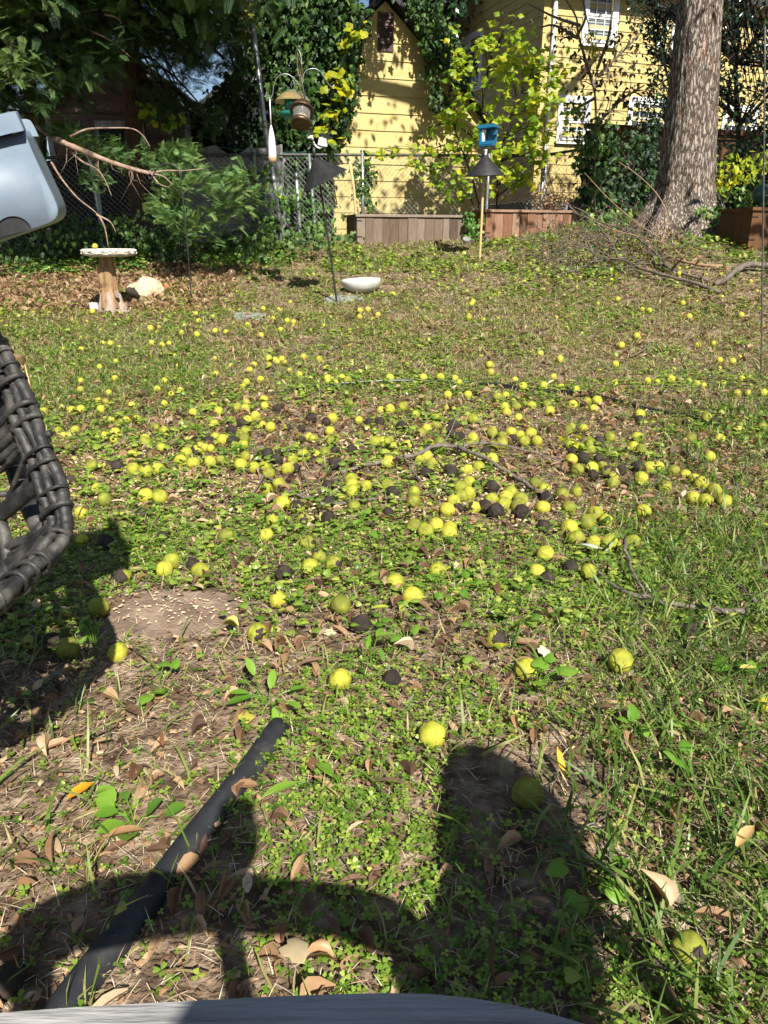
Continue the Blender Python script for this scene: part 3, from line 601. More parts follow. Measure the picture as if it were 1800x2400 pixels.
R4 = """190,675,40,g 267,655,26,g 310,668,36,g 350,664,38,g 436,662,34,g 455,630,30,g 470,590,26,g 425,625,30,g 250,760,44,p 325,755,38,g 275,778,30,g 258,718,24,b 415,780,36,g 455,775,34,g 497,764,42,g 493,793,28,g 480,708,30,g 524,718,34,g 545,708,28,g 590,705,34,g 670,743,40,g 708,756,40,g 768,731,34,b 655,710,30,b 625,805,50,p 628,790,40,g 697,830,40,g 595,803,34,b 572,862,44,g 613,882,48,p 398,905,48,g 462,908,48,p 507,908,50,p 575,922,52,g 630,930,54,p 684,921,50,g 310,965,50,p 420,1005,44,g 452,1053,58,g 630,1036,60,g 691,1042,60,g 350,1110,50,g 355,1230,50,g 612,1115,50,b 818,833,40,g 806,850,46,g 780,884,48,g 835,896,50,g 849,842,46,p 885,828,34,g 866,820,30,g 910,832,30,g 900,800,44,b 930,785,40,g 962,795,48,g 908,890,48,g 952,885,46,p 925,727,40,g 886,652,36,g 921,651,40,g 945,672,38,g 968,645,30,b 1027,656,38,g 1060,660,40,g 1063,632,32,g 1140,622,36,g 1143,648,34,g 1103,694,44,g 1070,710,40,g 1045,725,40,b 1000,755,46,b 1005,800,50,b 1050,815,40,g 1055,790,42,g 1062,757,44,g 1015,820,36,p 1037,770,36,g 1135,728,30,g 1168,740,42,g 1060,865,40,g 1040,903,52,g 1097,915,46,g 1140,912,44,g 1162,940,48,g 1242,920,52,g 1278,918,34,b 1155,853,46,b 1195,882,48,b 1198,843,44,p 1265,877,46,p 1310,863,52,g 1365,861,40,p 1405,850,44,g 1448,895,50,b 1445,845,40,b 1520,838,44,b 1240,740,34,p 1300,748,36,b 1302,790,36,p 1335,783,36,g 1352,790,34,g 1425,757,40,g 1430,800,40,g 1450,788,40,g 1435,703,44,g 1410,716,36,b 1345,702,44,b 1198,660,38,b 1265,640,30,b 1318,690,30,b 1468,645,30,b 1507,637,36,g 1550,710,34,g 1595,722,42,b 1640,716,38,b 1645,668,34,g 1620,802,46,g 1652,802,40,g 1150,1008,54,p 1204,984,50,p 1220,1070,62,g 1285,1085,56,p 1176,1138,60,p 1315,1145,56,p 1415,1130,56,b 1520,968,56,g 1522,990,56,g 1522,1017,56,g 1580,995,46,g 1418,992,50,b 1530,1080,50,g 1422,1062,50,b 975,1210,62,g 1150,1207,58,g 1330,1240,66,p 700,1215,40,b 455,1240,70,b 1160,443,30,g 1097,470,26,g 1078,492,26,g 1162,470,24,g 1188,450,26,g 1200,458,26,g 1217,445,26,g 1243,450,24,b 1230,460,24,g 1311,437,26,g 1300,455,20,p 1378,447,30,g 1125,535,32,g 1065,545,30,g 1095,548,26,b 1048,560,26,g 1292,513,30,g 1250,495,22,g 1415,530,34,g 1420,543,30,g 1478,525,28,g 1503,538,36,g 1455,545,24,g 1408,485,24,g 932,510,28,g 930,325,26,g 977,330,24,g 993,317,20,b 850,340,30,g 845,250,22,g 858,281,22,g 1070,297,22,g 1132,290,26,b 1180,270,20,g 1137,228,20,g 1240,280,24,g 1268,286,24,g 1213,320,24,g 1555,236,24,g 1589,232,28,g 1553,264,26,g 1532,266,22,b 1580,266,24,b 1633,255,26,g 1128,343,24,g 930,373,22,b 720,352,34,b 785,335,24,g 650,312,26,g 687,308,18,g 657,377,26,g 700,385,24,g 730,378,22,g 477,378,24,g 352,405,26,g 400,240,26,g 710,540,28,g 680,575,28,g 740,598,26,g 572,620,24,b 497,530,28,g 347,578,30,g 350,540,26,g 780,580,26,g 833,675,34,g 500,455,22,g 430,480,24,g 710,638,24,g 570,645,30,g"""
R5 = """20,800,46,g 42,828,48,p 100,820,46,p 25,663,44,g 45,635,30,b 82,652,40,g 95,678,34,p 137,685,36,g 75,735,40,b 220,703,40,g 228,735,38,g 185,747,40,g 160,765,44,g 195,810,42,g 240,805,46,g 243,835,40,g 188,832,36,b 270,757,40,p 295,770,36,p 300,730,44,b 385,705,44,g 408,690,34,b 435,710,34,b 437,645,34,b 384,786,44,g 327,783,44,b 373,822,46,g 362,600,34,g 275,600,34,g 275,655,30,g 492,610,36,g 525,604,34,g 521,655,40,g 530,678,38,g 570,650,36,g 580,698,34,g 637,648,38,g 704,643,36,g 715,670,42,g 540,710,34,b 467,762,50,g 509,808,50,g 510,778,40,g 550,765,46,g 555,792,40,b 588,775,40,g 605,800,46,g 634,767,48,g 660,800,42,g 470,823,46,g 440,848,44,b 465,878,50,g 815,643,38,g 875,630,40,g 920,625,40,g 905,660,34,g 830,578,32,g 765,568,30,g 690,560,34,g 600,563,34,g 565,535,26,g 460,503,32,g 455,470,30,g 425,472,24,b 243,525,38,g 170,525,32,g 305,530,30,g 25,527,34,g 325,545,24,g 675,424,28,g 760,446,30,g 732,522,26,g 1000,468,28,g 1090,346,30,g 1025,386,30,g 1137,540,30,g 1180,545,24,g 1238,533,34,g 995,552,30,g 1105,685,44,g 1040,622,34,p 1105,708,34,p 810,738,34,g 795,752,40,g 860,745,38,g 975,782,46,g 1093,785,46,g 1325,790,46,g 1310,717,38,p 1393,697,40,g 1430,720,40,b 1450,790,40,g 1530,752,34,g 1080,825,44,g 1110,835,44,g 1408,868,44,g 807,815,46,g 840,830,44,g 893,815,44,p 890,840,46,g 930,803,54,b 818,845,44,b 862,873,56,b 810,880,48,g 930,880,44,p 950,900,50,p 835,925,56,g 897,918,56,p 905,948,46,b 965,932,50,p 990,985,60,p 992,955,44,p 1025,925,44,b 1095,910,50,b 1110,960,56,g 1150,915,54,p 1187,913,46,g 1250,930,52,g 1300,945,44,g 1340,962,44,g 1370,980,56,p 1428,1015,56,g 1390,1055,54,g 1470,1060,56,g 1335,1045,54,g 1213,998,52,p 1060,985,44,b 1570,592,30,g 1525,595,34,g 1640,593,34,g 1635,740,40,g 1630,650,34,b 1318,262,32,g 1542,256,30,g 1290,205,24,g 1145,237,24,g 1115,232,22,g 1010,188,26,g 1275,77,26,g 385,198,28,g 378,208,22,g 367,268,28,g 40,165,20,g 1505,455,28,g 1450,450,26,g 1425,380,26,g 1320,285,20,b 1355,385,26,g 1545,530,26,g 1465,550,26,g 1350,550,26,g 1380,560,24,g 355,860,46,g 180,865,54,g 155,880,40,g 205,905,54,g 20,890,50,g 290,930,60,b 360,925,44,g 408,912,50,g 180,938,50,b 330,1002,58,g 367,980,54,g 332,1042,58,g 365,1027,56,g 300,1062,56,g 273,1098,60,g 385,1085,56,p 320,1090,40,b 465,1000,56,b 465,1055,56,g 440,1082,56,b 485,1102,64,b 548,1022,54,g 527,1042,56,g 520,1072,60,g 590,1055,70,g 580,1080,74,g 595,1108,64,b 655,985,60,p 690,1010,54,p 702,1045,52,b 686,1087,56,g 800,1088,54,g 770,1030,54,g 830,1022,50,g 127,1060,56,g 130,1020,50,g 18,1110,48,b 35,1022,56,b 15,990,50,g 130,1168,60,g 180,1190,64,g 225,1163,60,g 280,1195,64,g 285,1175,54,g 690,1165,50,b 800,1175,70,g 832,1222,66,g 877,1152,68,g 912,1115,64,g 958,1145,54,g 908,1242,64,g 972,1240,70,g 1075,1240,66,g 1120,1105,60,g 697,1287,72,g"""
WL = parse(R4, 0, 600, .5425)+parse(R5, 900, 600, .5425)
NEAR = [(n[0]*.5425+n[2], n[1]*.5425+n[3], n[4]*.5425, n[5], n[6]) for n in [
 (527, 282, 0, 1200, 68, 'patchy', 'walnut with one black scar at the top corner of the reddish stepping stone'),
 (425, 412, 0, 1200, 86, 'green', 'olive walnut shaded by the wicker chair at the left edge of the stepping stone'),
 (292, 590, 0, 1200, 98, 'green', 'dappled green walnut in chair shade, left of the little sprig'),
 (508, 608, 0, 1200, 84, 'green', 'dappled green walnut in chair shade, right of the little sprig'),
 (710, 248, 0, 1200, 74, 'green', 'front walnut of the pair above the reddish stepping stone'),
 (742, 212, 0, 1200, 72, 'green', 'rear walnut of the pair above the reddish stepping stone'),
 (865, 255, 0, 1200, 76, 'green', 'bright walnut right beside the dark one above the stepping stone'),
 (835, 230, 0, 1200, 60, 'black', 'dark brown walnut tucked behind a bright one above the stepping stone'),
 (1341, 237, 0, 1200, 72, 'green', 'clean yellow walnut in front of the half-rotted trio at lawn centre'),
 (1380, 195, 0, 1200, 60, 'patchy', 'half rotted walnut at the back of the central trio'),
 (1442, 222, 0, 1200, 64, 'patchy', 'black topped walnut on the right of the central trio'),
 (1228, 268, 0, 1200, 68, 'black', 'dark walnut just left of the central half-rotted trio'),
 (1200, 378, 0, 1200, 76, 'patchy', 'blotched walnut right of the stepping stone, alone among dry leaves'),
 (1473, 402, 0, 1200, 84, 'green', 'bright round walnut on bare soil with a small pale stem scar'),
 (1110, 525, 0, 1200, 84, 'patchy', 'mostly black walnut with a yellow crown on the bare patch'),
 (1560, 482, 0, 1200, 86, 'black', 'dark walnut with a yellowing leaf lying across it'),
 (1468, 725, 0, 1200, 96, 'green', 'lone olive-yellow walnut with a brown stem scar, in the clover'),
 (140, 560, 0, 1200, 60, 'patchy', 'small half-hidden walnut at the far left of the chair shade'),
 (225, 555, 0, 1200, 60, 'black', 'dark walnut in the chair shade beside the small half-hidden one'),
 (48, 303, 900, 1200, 78, 'green', 'walnut at the left edge of the round-leaved patch'),
 (123, 365, 900, 1200, 86, 'green', 'large walnut at the front of the round-leaved patch'),
 (232, 255, 900, 1200, 74, 'green', 'walnut peeking from behind the round-leaved patch'),
 (660, 260, 900, 1200, 74, 'green', 'yellow walnut resting against a dark one, below the pale oak leaf'),
 (705, 290, 900, 1200, 64, 'black', 'dark walnut resting against a yellow one, below the pale oak leaf'),
 (885, 258, 900, 1200, 64, 'green', 'walnut half sunk in grass by the tip of the forked grey twig'),
 (805, 240, 900, 1200, 60, 'black', 'dark walnut in the grass left of the forked grey twig'),
 (487, 550, 900, 1200, 86, 'patchy', 'lone walnut with a flat black top on brown soil'),
 (615, 680, 900, 1200, 100, 'green', 'walnut behind the heart-leaved violet plant'),
 (1023, 645, 900, 1200, 106, 'green', 'big clean walnut at the edge of the thick grass'),
 (208, 962, 900, 1200, 116, 'green', 'large bright walnut just above the rounded shadow'),
 (620, 1215, 900, 1200, 130, 'green', 'large shaded walnut at the edge of the rounded shadow'),
 (1320, 515, 900, 1200, 80, 'black', 'dark walnut sunk in grass below the forked grey twig'),
 (35, 720, 900, 1200, 50, 'black', 'small blackened walnut in the clover below the round-leaved patch'),
 (1650, 830, 900, 1200, 80, 'green', 'walnut cut by the edge of the picture in the thick right grass'),
 (30, 2030, 0, 1200, 140, 'black', 'dark green-black walnut beside the hose in the bottom corner'),
 (1318, 1890, 900, 1200, 150, 'patchy', 'split rotting walnut sunk in the tall near grass')]]
items = [(*a, None) for a in WL]+NEAR
def place_w(px, py, d):
    P = pg(px, py); D = np.clip(d*depth(P)/F, .040, .064); P = pg(px, py, up=D*.42); return P, D
arr = np.array([i[:3] for i in items]); P0 = pg(arr[:, 0], arr[:, 1]); D0 = np.clip(arr[:, 2]*depth(P0)/F*np.where(arr[:, 2] > 38, 1.0, 1.1), .045, .064)
u_, dy_, dz_ = ray(arr[:, 0], arr[:, 1])
P1 = np.array([pg(a[0], a[1], d*.46) for a, d in zip(arr, D0)])
order = np.argsort(-arr[:, 2])
KN = {'green': 'yellow-green walnut', 'patchy': 'yellow walnut with black rot patches', 'black': 'blackened walnut'}
def zone(px, py):
    if py > 1210: return 'on the clover in front of the forked branches'
    if py > 1150: return 'between the two fallen branches and the clover' if px < 1240 else 'in the heap at the edge of the thick grass'
    if py > 1045:
        return 'by the wicker chair rim' if px < 240 else 'around the lower fallen branch' if px < 960 else 'in the heap under the upper fallen branch' if px < 1300 else 'in the row running into the thick grass'
    if py > 905:
        return 'in the row right of the wicker chair' if px < 400 else 'in the left half of the shell-strewn bed' if px < 830 else 'in the right half of the shell-strewn bed' if px < 1330 else 'in the grass at the right end of the edging'
    if py > 800: return 'on the left lawn beyond the wicker chair' if px < 520 else 'just behind the black edging strip' if px < 1230 else 'on the right lawn past the edging'
    return 'on the far lawn near the birdbath' if px < 620 else 'on the far lawn near the leaning feeder pole' if px < 1000 else 'on the far lawn near the brush heap'
far = MB(); cntd = 0
sph = sphere(10, 7)
for rank, i in enumerate(order):
    px, py, d, kind, lab = items[i]
    if rank < 296:
        o = bpy.data.objects.new('walnut', WMESH[kind][int(rng.integers(3))]); COL.objects.link(o)
        o.location = tuple(P1[i]); s = D0[i]*(.97 if kind == 'black' else 1.0); o.scale = (s*rng.uniform(.95, 1.04), s*rng.uniform(.95, 1.04), s*rng.uniform(.93, 1.02))
        o.rotation_euler = tuple(rng.uniform(0, 6.28, 3))
        tag(o, lab or f'{KN[kind]} {zone(px, py)}', 'walnut', 'fallen walnuts on the lawn')
    elif kind == 'green': far.lathe([(r*D0[i]/2, z*D0[i]/2) for r, z in sph], 10, P1[i], t=rng.uniform(0, 1))
# the many tiny ones far off
fx = [(-4.2, 8.2, 60), (-1.4, 7.4, 40), (1.2, 9.6, 70), (3.2, 8.6, 40), (-2.2, 6.3, 25)]
for cx, cy, k in fx:
    for _ in range(k):
        x, y = rng.normal(cx, 1.1), rng.normal(cy, 1.0)
        if y < 5.6 or y > 11.3: continue
        d = rng.uniform(.03, .05); far.lathe([(r*d/2, z*d/2) for r, z in sph], 10, (x, y, float(gz(x, y))+d*.15), t=rng.uniform(0, 1))
stuff(far.build('walnuts', WM['green'], smooth=True), 'small yellow walnuts dotted over the far lawn')
# walnut on the bird bath comes with it (see below)
# ================================================================ fallen branches on the lawn
def gpath(pts, lift, ox=0, oy=0, sc=1.0, k=4, jit=.003):
    p = np.array(pts, float); P = pg(ox+p[:, 0]*sc, oy+p[:, 1]*sc); P[:, 2] += np.broadcast_to(lift, len(P)); Q = smoothpath(P, k)
    Q[1:-1] += rng.normal(0, jit, (len(Q)-2, 3))*[1, 1, .5]; return Q
def taper(n, a, b): return np.linspace(a, b, n)
S6 = dict(ox=700, oy=950, sc=.6828)
def branch(label, mat, paths, name='fallen_branch', cat='branch', group=None, twigs=0, tl=.12):
    b = MB()
    for Q, r0, r1 in paths:
        b.tube(Q, taper(len(Q), r0, r1)*.85*(1+rng.normal(0, .10, len(Q))), 7)
        for _ in range(twigs):
            i = int(rng.integers(1, len(Q)-1)); d = rng.normal(0, 1, 3); d[2] = abs(d[2])*.6; d /= np.linalg.norm(d); L = tl*rng.uniform(.3, 1.2)
            b.tube([Q[i], Q[i]+d*L*.5+rng.normal(0, .01, 3), Q[i]+d*L+rng.normal(0, .02, 3)], [r1*.6, r1*.45, r1*.2], 5)
    return tag(b.build(name, mat, smooth=True), label, cat, group)
up = lambda *a: np.array(a)
branch('long grey forked branch arching across the walnuts', M['stick'], [
 (gpath([(145, 245), (250, 222), (390, 205), (470, 180), (545, 183)], up(.02, .03, .045, .06, .06), **S6), .011, .012),
 (gpath([(545, 183), (640, 220), (740, 275), (805, 310), (870, 340)], up(.06, .05, .04, .03, .02), **S6), .012, .007),
 (gpath([(545, 183), (640, 170), (760, 185), (890, 210)], up(.06, .06, .05, .03), **S6), .008, .004),
 (gpath([(360, 212), (390, 250), (430, 290)], up(.05, .04, .02), **S6), .006, .004),
 (gpath([(490, 180), (520, 145), (548, 108)], up(.06, .09, .13), **S6), .005, .003)], twigs=1, tl=.08)
branch('thin grey branch lying nearer, below the arching one', M['stick'], [
 (gpath([(1060, 945), (1130, 942), (1180, 990), (1250, 1040), (1340, 1070), (1400, 1097)], .022, 0, 600, .5425), .007, .009),
 (gpath([(0, 318), (80, 347), (150, 358), (230, 345), (330, 340), (412, 356)], .025, **S6), .009, .005),
 (gpath([(1145, 955), (1100, 1050), (1000, 1110), (950, 1175)], up(.03, .03, .025, .02), 0, 600, .5425), .006, .004),
 (gpath([(40, 330), (25, 280), (15, 230)], up(.03, .08, .12), **S6), .003, .0015)], twigs=1, tl=.09)
branch('bare grey twig with a fork lying in the right grass', M['stick'], [
 (gpath([(895, 240), (925, 300), (980, 350), (1060, 395), (1140, 410), (1200, 435), (1300, 448), (1400, 460), (1570, 475)], .03, 900, 1200, .5425), .005, .010),
 (gpath([(1030, 190), (1050, 280), (1085, 345), (1130, 405)], up(.06, .05, .04, .03), 900, 1200, .5425), .006, .005)], name='fallen_twig', cat='twig')
branch('short dead twig beside the forked one at the right edge', M['stick'], [(gpath([(1455, 285), (1530, 370), (1600, 435)], .035, 900, 1200, .5425), .003, .006)], name='fallen_twig', cat='twig')
branch('short dark stick on the lawn behind the edging strip', M['dark_stick'], [(gpath([(1400, 440), (1440, 412), (1475, 395)], .02, 0, 600, .5425), .012, .009)], name='fallen_twig', cat='twig')
branch('thin curved twig on the right lawn beyond the edging', M['stick'], [(gpath([(1060, 445), (1120, 425), (1165, 385)], up(.02, .04, .07), 900, 600, .5425), .008, .004)], name='fallen_twig', cat='twig')
# black edging
e = np.array([(590, 857), (640, 848), (720, 838), (800, 832), (880, 829), (960, 830), (1040, 834), (1130, 845), (1220, 852), (1290, 862), (1380, 885), (1440, 898), (1500, 912), (1548, 930)])*1.085
Q = smoothpath(pg(e[:, 0], e[:, 1]), 3); b = MB(); n = len(Q); hgt = .013+.018*fbm(np.arange(n)*.5, 0, 3, 2); v = np.concatenate([Q-[0, 0, .03], Q+np.stack([0*hgt, 0*hgt, hgt], 1), Q+np.stack([0*hgt, 0*hgt+.012, hgt], 1), Q+[0, .012, -.03]])
b.add(v, [(r*n+i, r*n+i+1, (r+1)*n+i+1, (r+1)*n+i) for r in range(3) for i in range(n-1)]); b.tube(Q+np.stack([0*hgt, 0*hgt+.006, hgt], 1), .007, 7)
tag(b.build('lawn_edging', M['black_plastic'], smooth=False), 'thin black plastic edging strip curving across the lawn behind the walnuts', 'edging')
# black hose
e = np.array([(655, 1708), (600, 1790), (530, 1880), (450, 1980), (380, 2075), (300, 2180), (225, 2275), (150, 2375), (60, 2500)]); Q = smoothpath(pg(e[:, 0], e[:, 1])+[0, 0, .006], 6)
b = MB(); rr = np.full(len(Q), .0255); rr[:4] = [.0235, .0245, .025, .025]; rr[-20:] *= 1
b.tube(Q, rr, 20, cap=True); 
hose = thing('garden_hose', 'thick black corrugated-end drain hose lying in the near clover', 'hose', Q[20]); hose['label'] = 'thick smooth black pipe lying in the near clover'; hose['category'] = 'pipe'
hose.name = 'drain_pipe'; b.build('pipe_body', M['pipe'], hose, smooth=True)
# ================================================================ single leaves and plants
def leafobj(px, py, L, tm, mat, label, rot, tilt=.25, lift=.03, tint=.5, name='fallen_leaf', cat='leaf', group=None):
    P = pg(px, py); b = MB(); b.inst(tm, [[0, 0, 0]], eul(np.array([rot]), np.array([tilt]), np.array([0.])), np.array([L]), tint)
    v = b.V[0]; b.V[0] = np.concatenate([v, v-[0, 0, .0008]]); k = len(v); f2 = [q[:, ::-1]+k for q in b.F]; b.F += f2; b.T.append(b.T[0]); 
    o = b.build(name, mat, smooth=True); o.location = (P[0], P[1], P[2]+lift); return tag(o, label, cat, group)
def lm(name, cols, trans=.25, sc_=40): return veg(name, cols, trans=trans, rough=.45, mottle=1.0, mscale=sc_)
leafobj(165, 1900, 0.050, OVAL, lm('orange_leaf', [(.5, .09, .01), (.66, .30, .015), (.72, .42, .03)]), 'orange and red speckled leaf near the left edge', 2.2+3.14, .3, .03)
leafobj(1322, 1838, 0.063, ovate(.22, .2, .1), lm('amber_leaf', [(.62, .33, .01), (.70, .42, .02)]), 'narrow upright amber leaf on the sandy stepping stone', .15, .75, .012)
leafobj(1392, 1310, 0.066, TULIP, lm('pale_leaf', [(.52, .56, .46), (.64, .68, .60)]), 'pale grey oak leaf lying upside down among walnuts', 2.4, .3, .05)
leafobj(400, 1410, 0.036, OVAL, lm('silver_leaf', [(.20, .30, .24), (.28, .40, .33)]), 'small grey-green leaf on the reddish stepping stone', 2.9, .5, .035)
leafobj(1290, 1555, 0.040, TULIP, lm('cream_leaf', [(.58, .53, .36), (.70, .66, .48)]), 'cream coloured torn leaf beside the grass-shadowed walnut', 1.0, .5, .02)
leafobj(870, 1468, 0.050, ovate(.36, .1, .15), lm('yellowing_leaf', [(.40, .46, .05), (.55, .58, .09)]), 'serrated yellowing leaf lying over a dark walnut', -1.75, .3, .055)
leafobj(90, 1445, 0.046, OVAL, lm('tan_leaf', [(.46, .30, .14), (.60, .44, .24)]), 'curled tan leaf in the dapple under the wicker chair', .4, .6, .02)
leafobj(560, 1500, 0.046, CURLED, lm('straw_leaf', [(.48, .42, .10), (.58, .52, .16)]), 'curled straw yellow leaf behind a shaded walnut', 1.3, .3, .04)
leafobj(590, 1700+5, 0.033, TULIP, lm('olive_leaf', [(.33, .33, .05), (.5, .44, .08)]), 'olive yellow leaf on bare soil above the black pipe', 1.0, .2, .02)
leafobj(1760, 1605, 0.046, ovate(.38, .1, .1), lm('gold_leaf', [(.55, .47, .12), (.66, .58, .2)]), 'golden leaf lying in the thick right grass', 1.9, .2, .05)
leafobj(1710, 2000+60, 0.056, ovate(.34, .3, .2), lm('buff_leaf', [(.5, .31, .11), (.6, .42, .2)]), 'buff pointed leaf on the near right grass', -.9, .3, .07)
leafobj(1555, 2130+30, 0.059, CURLED, lm('beige_leaf', [(.46, .33, .19), (.56, .42, .27)]), 'twisted beige leaf above the split walnut', .6, .9, .03)
leafobj(720, 2240, 0.050, TULIP, lm('buff_torn_leaf', [(.48, .38, .22), (.58, .47, .3)]), 'torn buff leaf in the sunlit gap of the chair shadow', 2.6, .3, .03)
leafobj(780, 2270, 0.046, CURLED, lm('tan_curled_leaf', [(.38, .20, .09), (.5, .32, .16)]), 'tan curled leaf in the sunlit gap of the chair shadow', 1.6, .3, .02)
leafobj(250, 1995, 0.066, LONG, lm('brown_strap_leaf', [(.26, .13, .06), (.42, .25, .12)]), 'long brown strap leaf in the chair shadow by the pipe', -1.3, .2, .03)
def plant(px, py, n, L, spread, label, h=.05, tm=HEART, mat='violet', name='violet_plant', cat='plant', tilt=.45):
    P = pg(px, py); b = MB(); an = U(n, 0, 6.28); r = spread*np.sqrt(U(n)); pos = np.stack([P[0]+r*np.cos(an), P[1]+r*np.sin(an), P[2]+h*U(n, .5, 1.1)], 1)
    b.inst(tm, pos, eul(an-1.57, rng.normal(-.1, tilt, n), np.zeros(n)), L*U(n, .6, 1.15), U(n, .2, .95)); t = thing(name, label, cat, P); b.build('leaves', M[mat], t, smooth=True)
    s = MB()
    for q in pos: s.tube([P+[0, 0, -.005], (P+q)/2+[0, 0, .012], q], .0013, 4)
    s.build('stems', M['violet'], t); return t
plant(1255, 1620, 6, 0.044, .055, 'violet plant with heart leaves below the grass-shadowed walnut', .06)
plant(370, 1630, 5, 0.040, .06, 'small violet plant with one large leaf on the clover at left', .05)
plant(1035, 1395, 12, 0.032, .10, 'patch of glossy round leaves beside the large walnut', .05)
plant(955, 1510, 9, 0.032, .07, 'round-leaved plant on the soil between walnuts at centre', .05)
plant(225, 1525, 7, 0.032, .04, 'upright leafy sprig in the shade of the wicker chair', .10, OVAL)
plant(630, 1660, 9, 0.056, .07, 'bindweed with arrow-shaped leaves beyond the pipe end', .05, ovate(.45, .1, .2))
plant(800, 1860, 4, 0.068, .05, 'dandelion rosette with toothed leaves right of the pipe', .03, ovate(.3, .1, .2))
plant(740, 1850, 3, 0.064, .04, 'broad single leaves lying flat right of the pipe', .03, ovate(.32, .1, .2))
plant(320, 1945, 8, 0.044, .06, 'hairy nettle-leaved plant left of the pipe', .05, ovate(.75, .1, .15))
plant(1500, 1720, 5, 0.040, .06, 'round-leaved violet at the edge of the near right grass', .05)
plant(1625, 1870-20, 4, 0.044, .05, 'single round violet leaf in the thick near grass', .07)
plant(1710, 1570, 5, 0.040, .06, 'violet leaves sunk in thick grass at the right', .06)
plant(1390, 2070, 5, 0.040, .06, 'wide violet leaves at the right edge of the rounded shadow', .05)
plant(870, 1560, 6, 0.048, .05, 'upright clump of lanceolate leaves by the lone walnut', .09, ovate(.35, .1, .2))
plant(560, 1075, 16, 0.028, .07, 'leafy seedling standing among walnuts at the left of the bed', .09, OVAL)
plant(820, 975, 16, 0.032, .08, 'bushy green seedling at the back of the bed', .10, OVAL)
plant(460, 1020, 14, 0.028, .06, 'yellow-green seedling in the left of the bed', .08, OVAL, 'yellowgreen')
plant(450, 1150, 10, 0.036, .06, 'round-leaved seedling in front of the left walnut row', .06)
plant(1340, 1070, 10, 0.040, .07, 'yellow leaved seedling at the walnut heap by the grass', .10, TULIP, 'yellowgreen')
plant(1635, 1095, 10, 0.040, .06, 'upright green seedling in the grass at the right end', .12, OVAL)
plant(840, 1245, 14, 0.032, .09, 'low patch of fan-shaped leaves in front of the lower branch', .05)
plant(585, 1205, 9, 0.032, .05, 'fan-leaved plant beside the lower branch tip', .06)
# ================================================================ bird bath and its neighbours
B = pg(264, 730); bx, by, bz = B
D_ = depth(B)
def W(p): return p*D_/F
t = thing('birdbath', 'cast stone birdbath with vine-carved rim on a tree-trunk pedestal', 'birdbath', B)
zt = pY(258, 583, by)[2]; bc = V3(pY(256, 595, by)[0], by, 0); R_ = W(58)
b = MB(); pr = [(.05, zt-.075), (R_*.70, zt-.075), (R_*.97, zt-.06), (R_*1.0, zt-.045), (R_*1.0, zt-.014), (R_*.97, zt), (R_*.88, zt), (R_*.82, zt-.02), (R_*.5, zt-.035), (.01, zt-.04)]
b.lathe([(p[0], p[1]) for p in pr], 56, bc); bowl = b.build('bowl', M['concrete'], t, smooth=True)
b = MB(); an = np.linspace(0, 2*math.pi, 300)[:-1]
for ph, am in ((0, .013), (1.6, .009)):
    zz = zt-.03+am*np.sin(an*9+ph); rr = R_*1.003+.001*np.sin(an*27)
    b.tube(np.stack([bc[0]+rr*np.cos(an), bc[1]+rr*np.sin(an), zz], 1), .0055, 5, closed=True)
for k in range(26):
    a = k*2*math.pi/26; b.lathe([(r*.017, z*.012) for r, z in sphere()], 8, (bc[0]+R_*1.0*math.cos(a), bc[1]+R_*1.0*math.sin(a), zt-.03+.012*(-1)**k), R=rotz(a))
b.build('vine_relief', M['concrete'], bowl, smooth=True)
b = MB(); zs = np.linspace(bz+.04, zt-.07, 22)
def trunkr(an, z):
    h = (z-bz)/(zt-bz); return 1+.14*np.sin(an*5+h*2)*.6+.10*(fbm(np.cos(an)*2.5+3, np.sin(an)*2.5, h*3, 3)-.5)*2+.25*np.maximum(0, np.cos(an-3.9))*(.45 < h)*(h < .70)
b.lathe([(W(17)+W(14)*max(0, .42-(z-bz)/(zt-bz))**1.3*2.2-W(2)*((z-bz)/(zt-bz) > .7), z) for z in zs], 40, (bx, by, 0), wob=trunkr); ped = b.build('pedestal', M['trunk_cast'], t, smooth=True)
b = MB()
def footr(an, z): return 1+.22*np.sin(an*4+1)+.16*(fbm(np.cos(an)*3, np.sin(an)*3, z*8, 3)-.5)*2
b.lathe([(W(33), bz-.04), (W(32), bz+.01), (W(27), bz+.05), (W(22), bz+.10), (W(19), bz+.17), (W(15), bz+.2)], 36, (bx, by, 0), wob=footr); b.build('base', M['stump_base'], t, smooth=True)
b = MB(); kp = pY(274, 690, by-W(20)); an = np.linspace(0, 6.28, 16)[:-1]
b.tube(np.stack([kp[0]+.016*np.cos(an), kp[1]+0*an, kp[2]+.03*np.sin(an)], 1), .008, 6, closed=True); b.lathe([(r*.012, z*.024) for r, z in sphere()], 10, kp+[0, .004, 0]); b.build('knot', M['stump_base'], ped, smooth=True)
o = bpy.data.objects.new('walnut', WMESH['green'][0]); COL.objects.link(o); o.scale = (.056,)*3; o.location = tuple(pY(223, 580, by+.02)*[1, 1, 0]+[0, 0, zt+.024]); tag(o, 'yellow walnut resting on the birdbath rim', 'walnut')
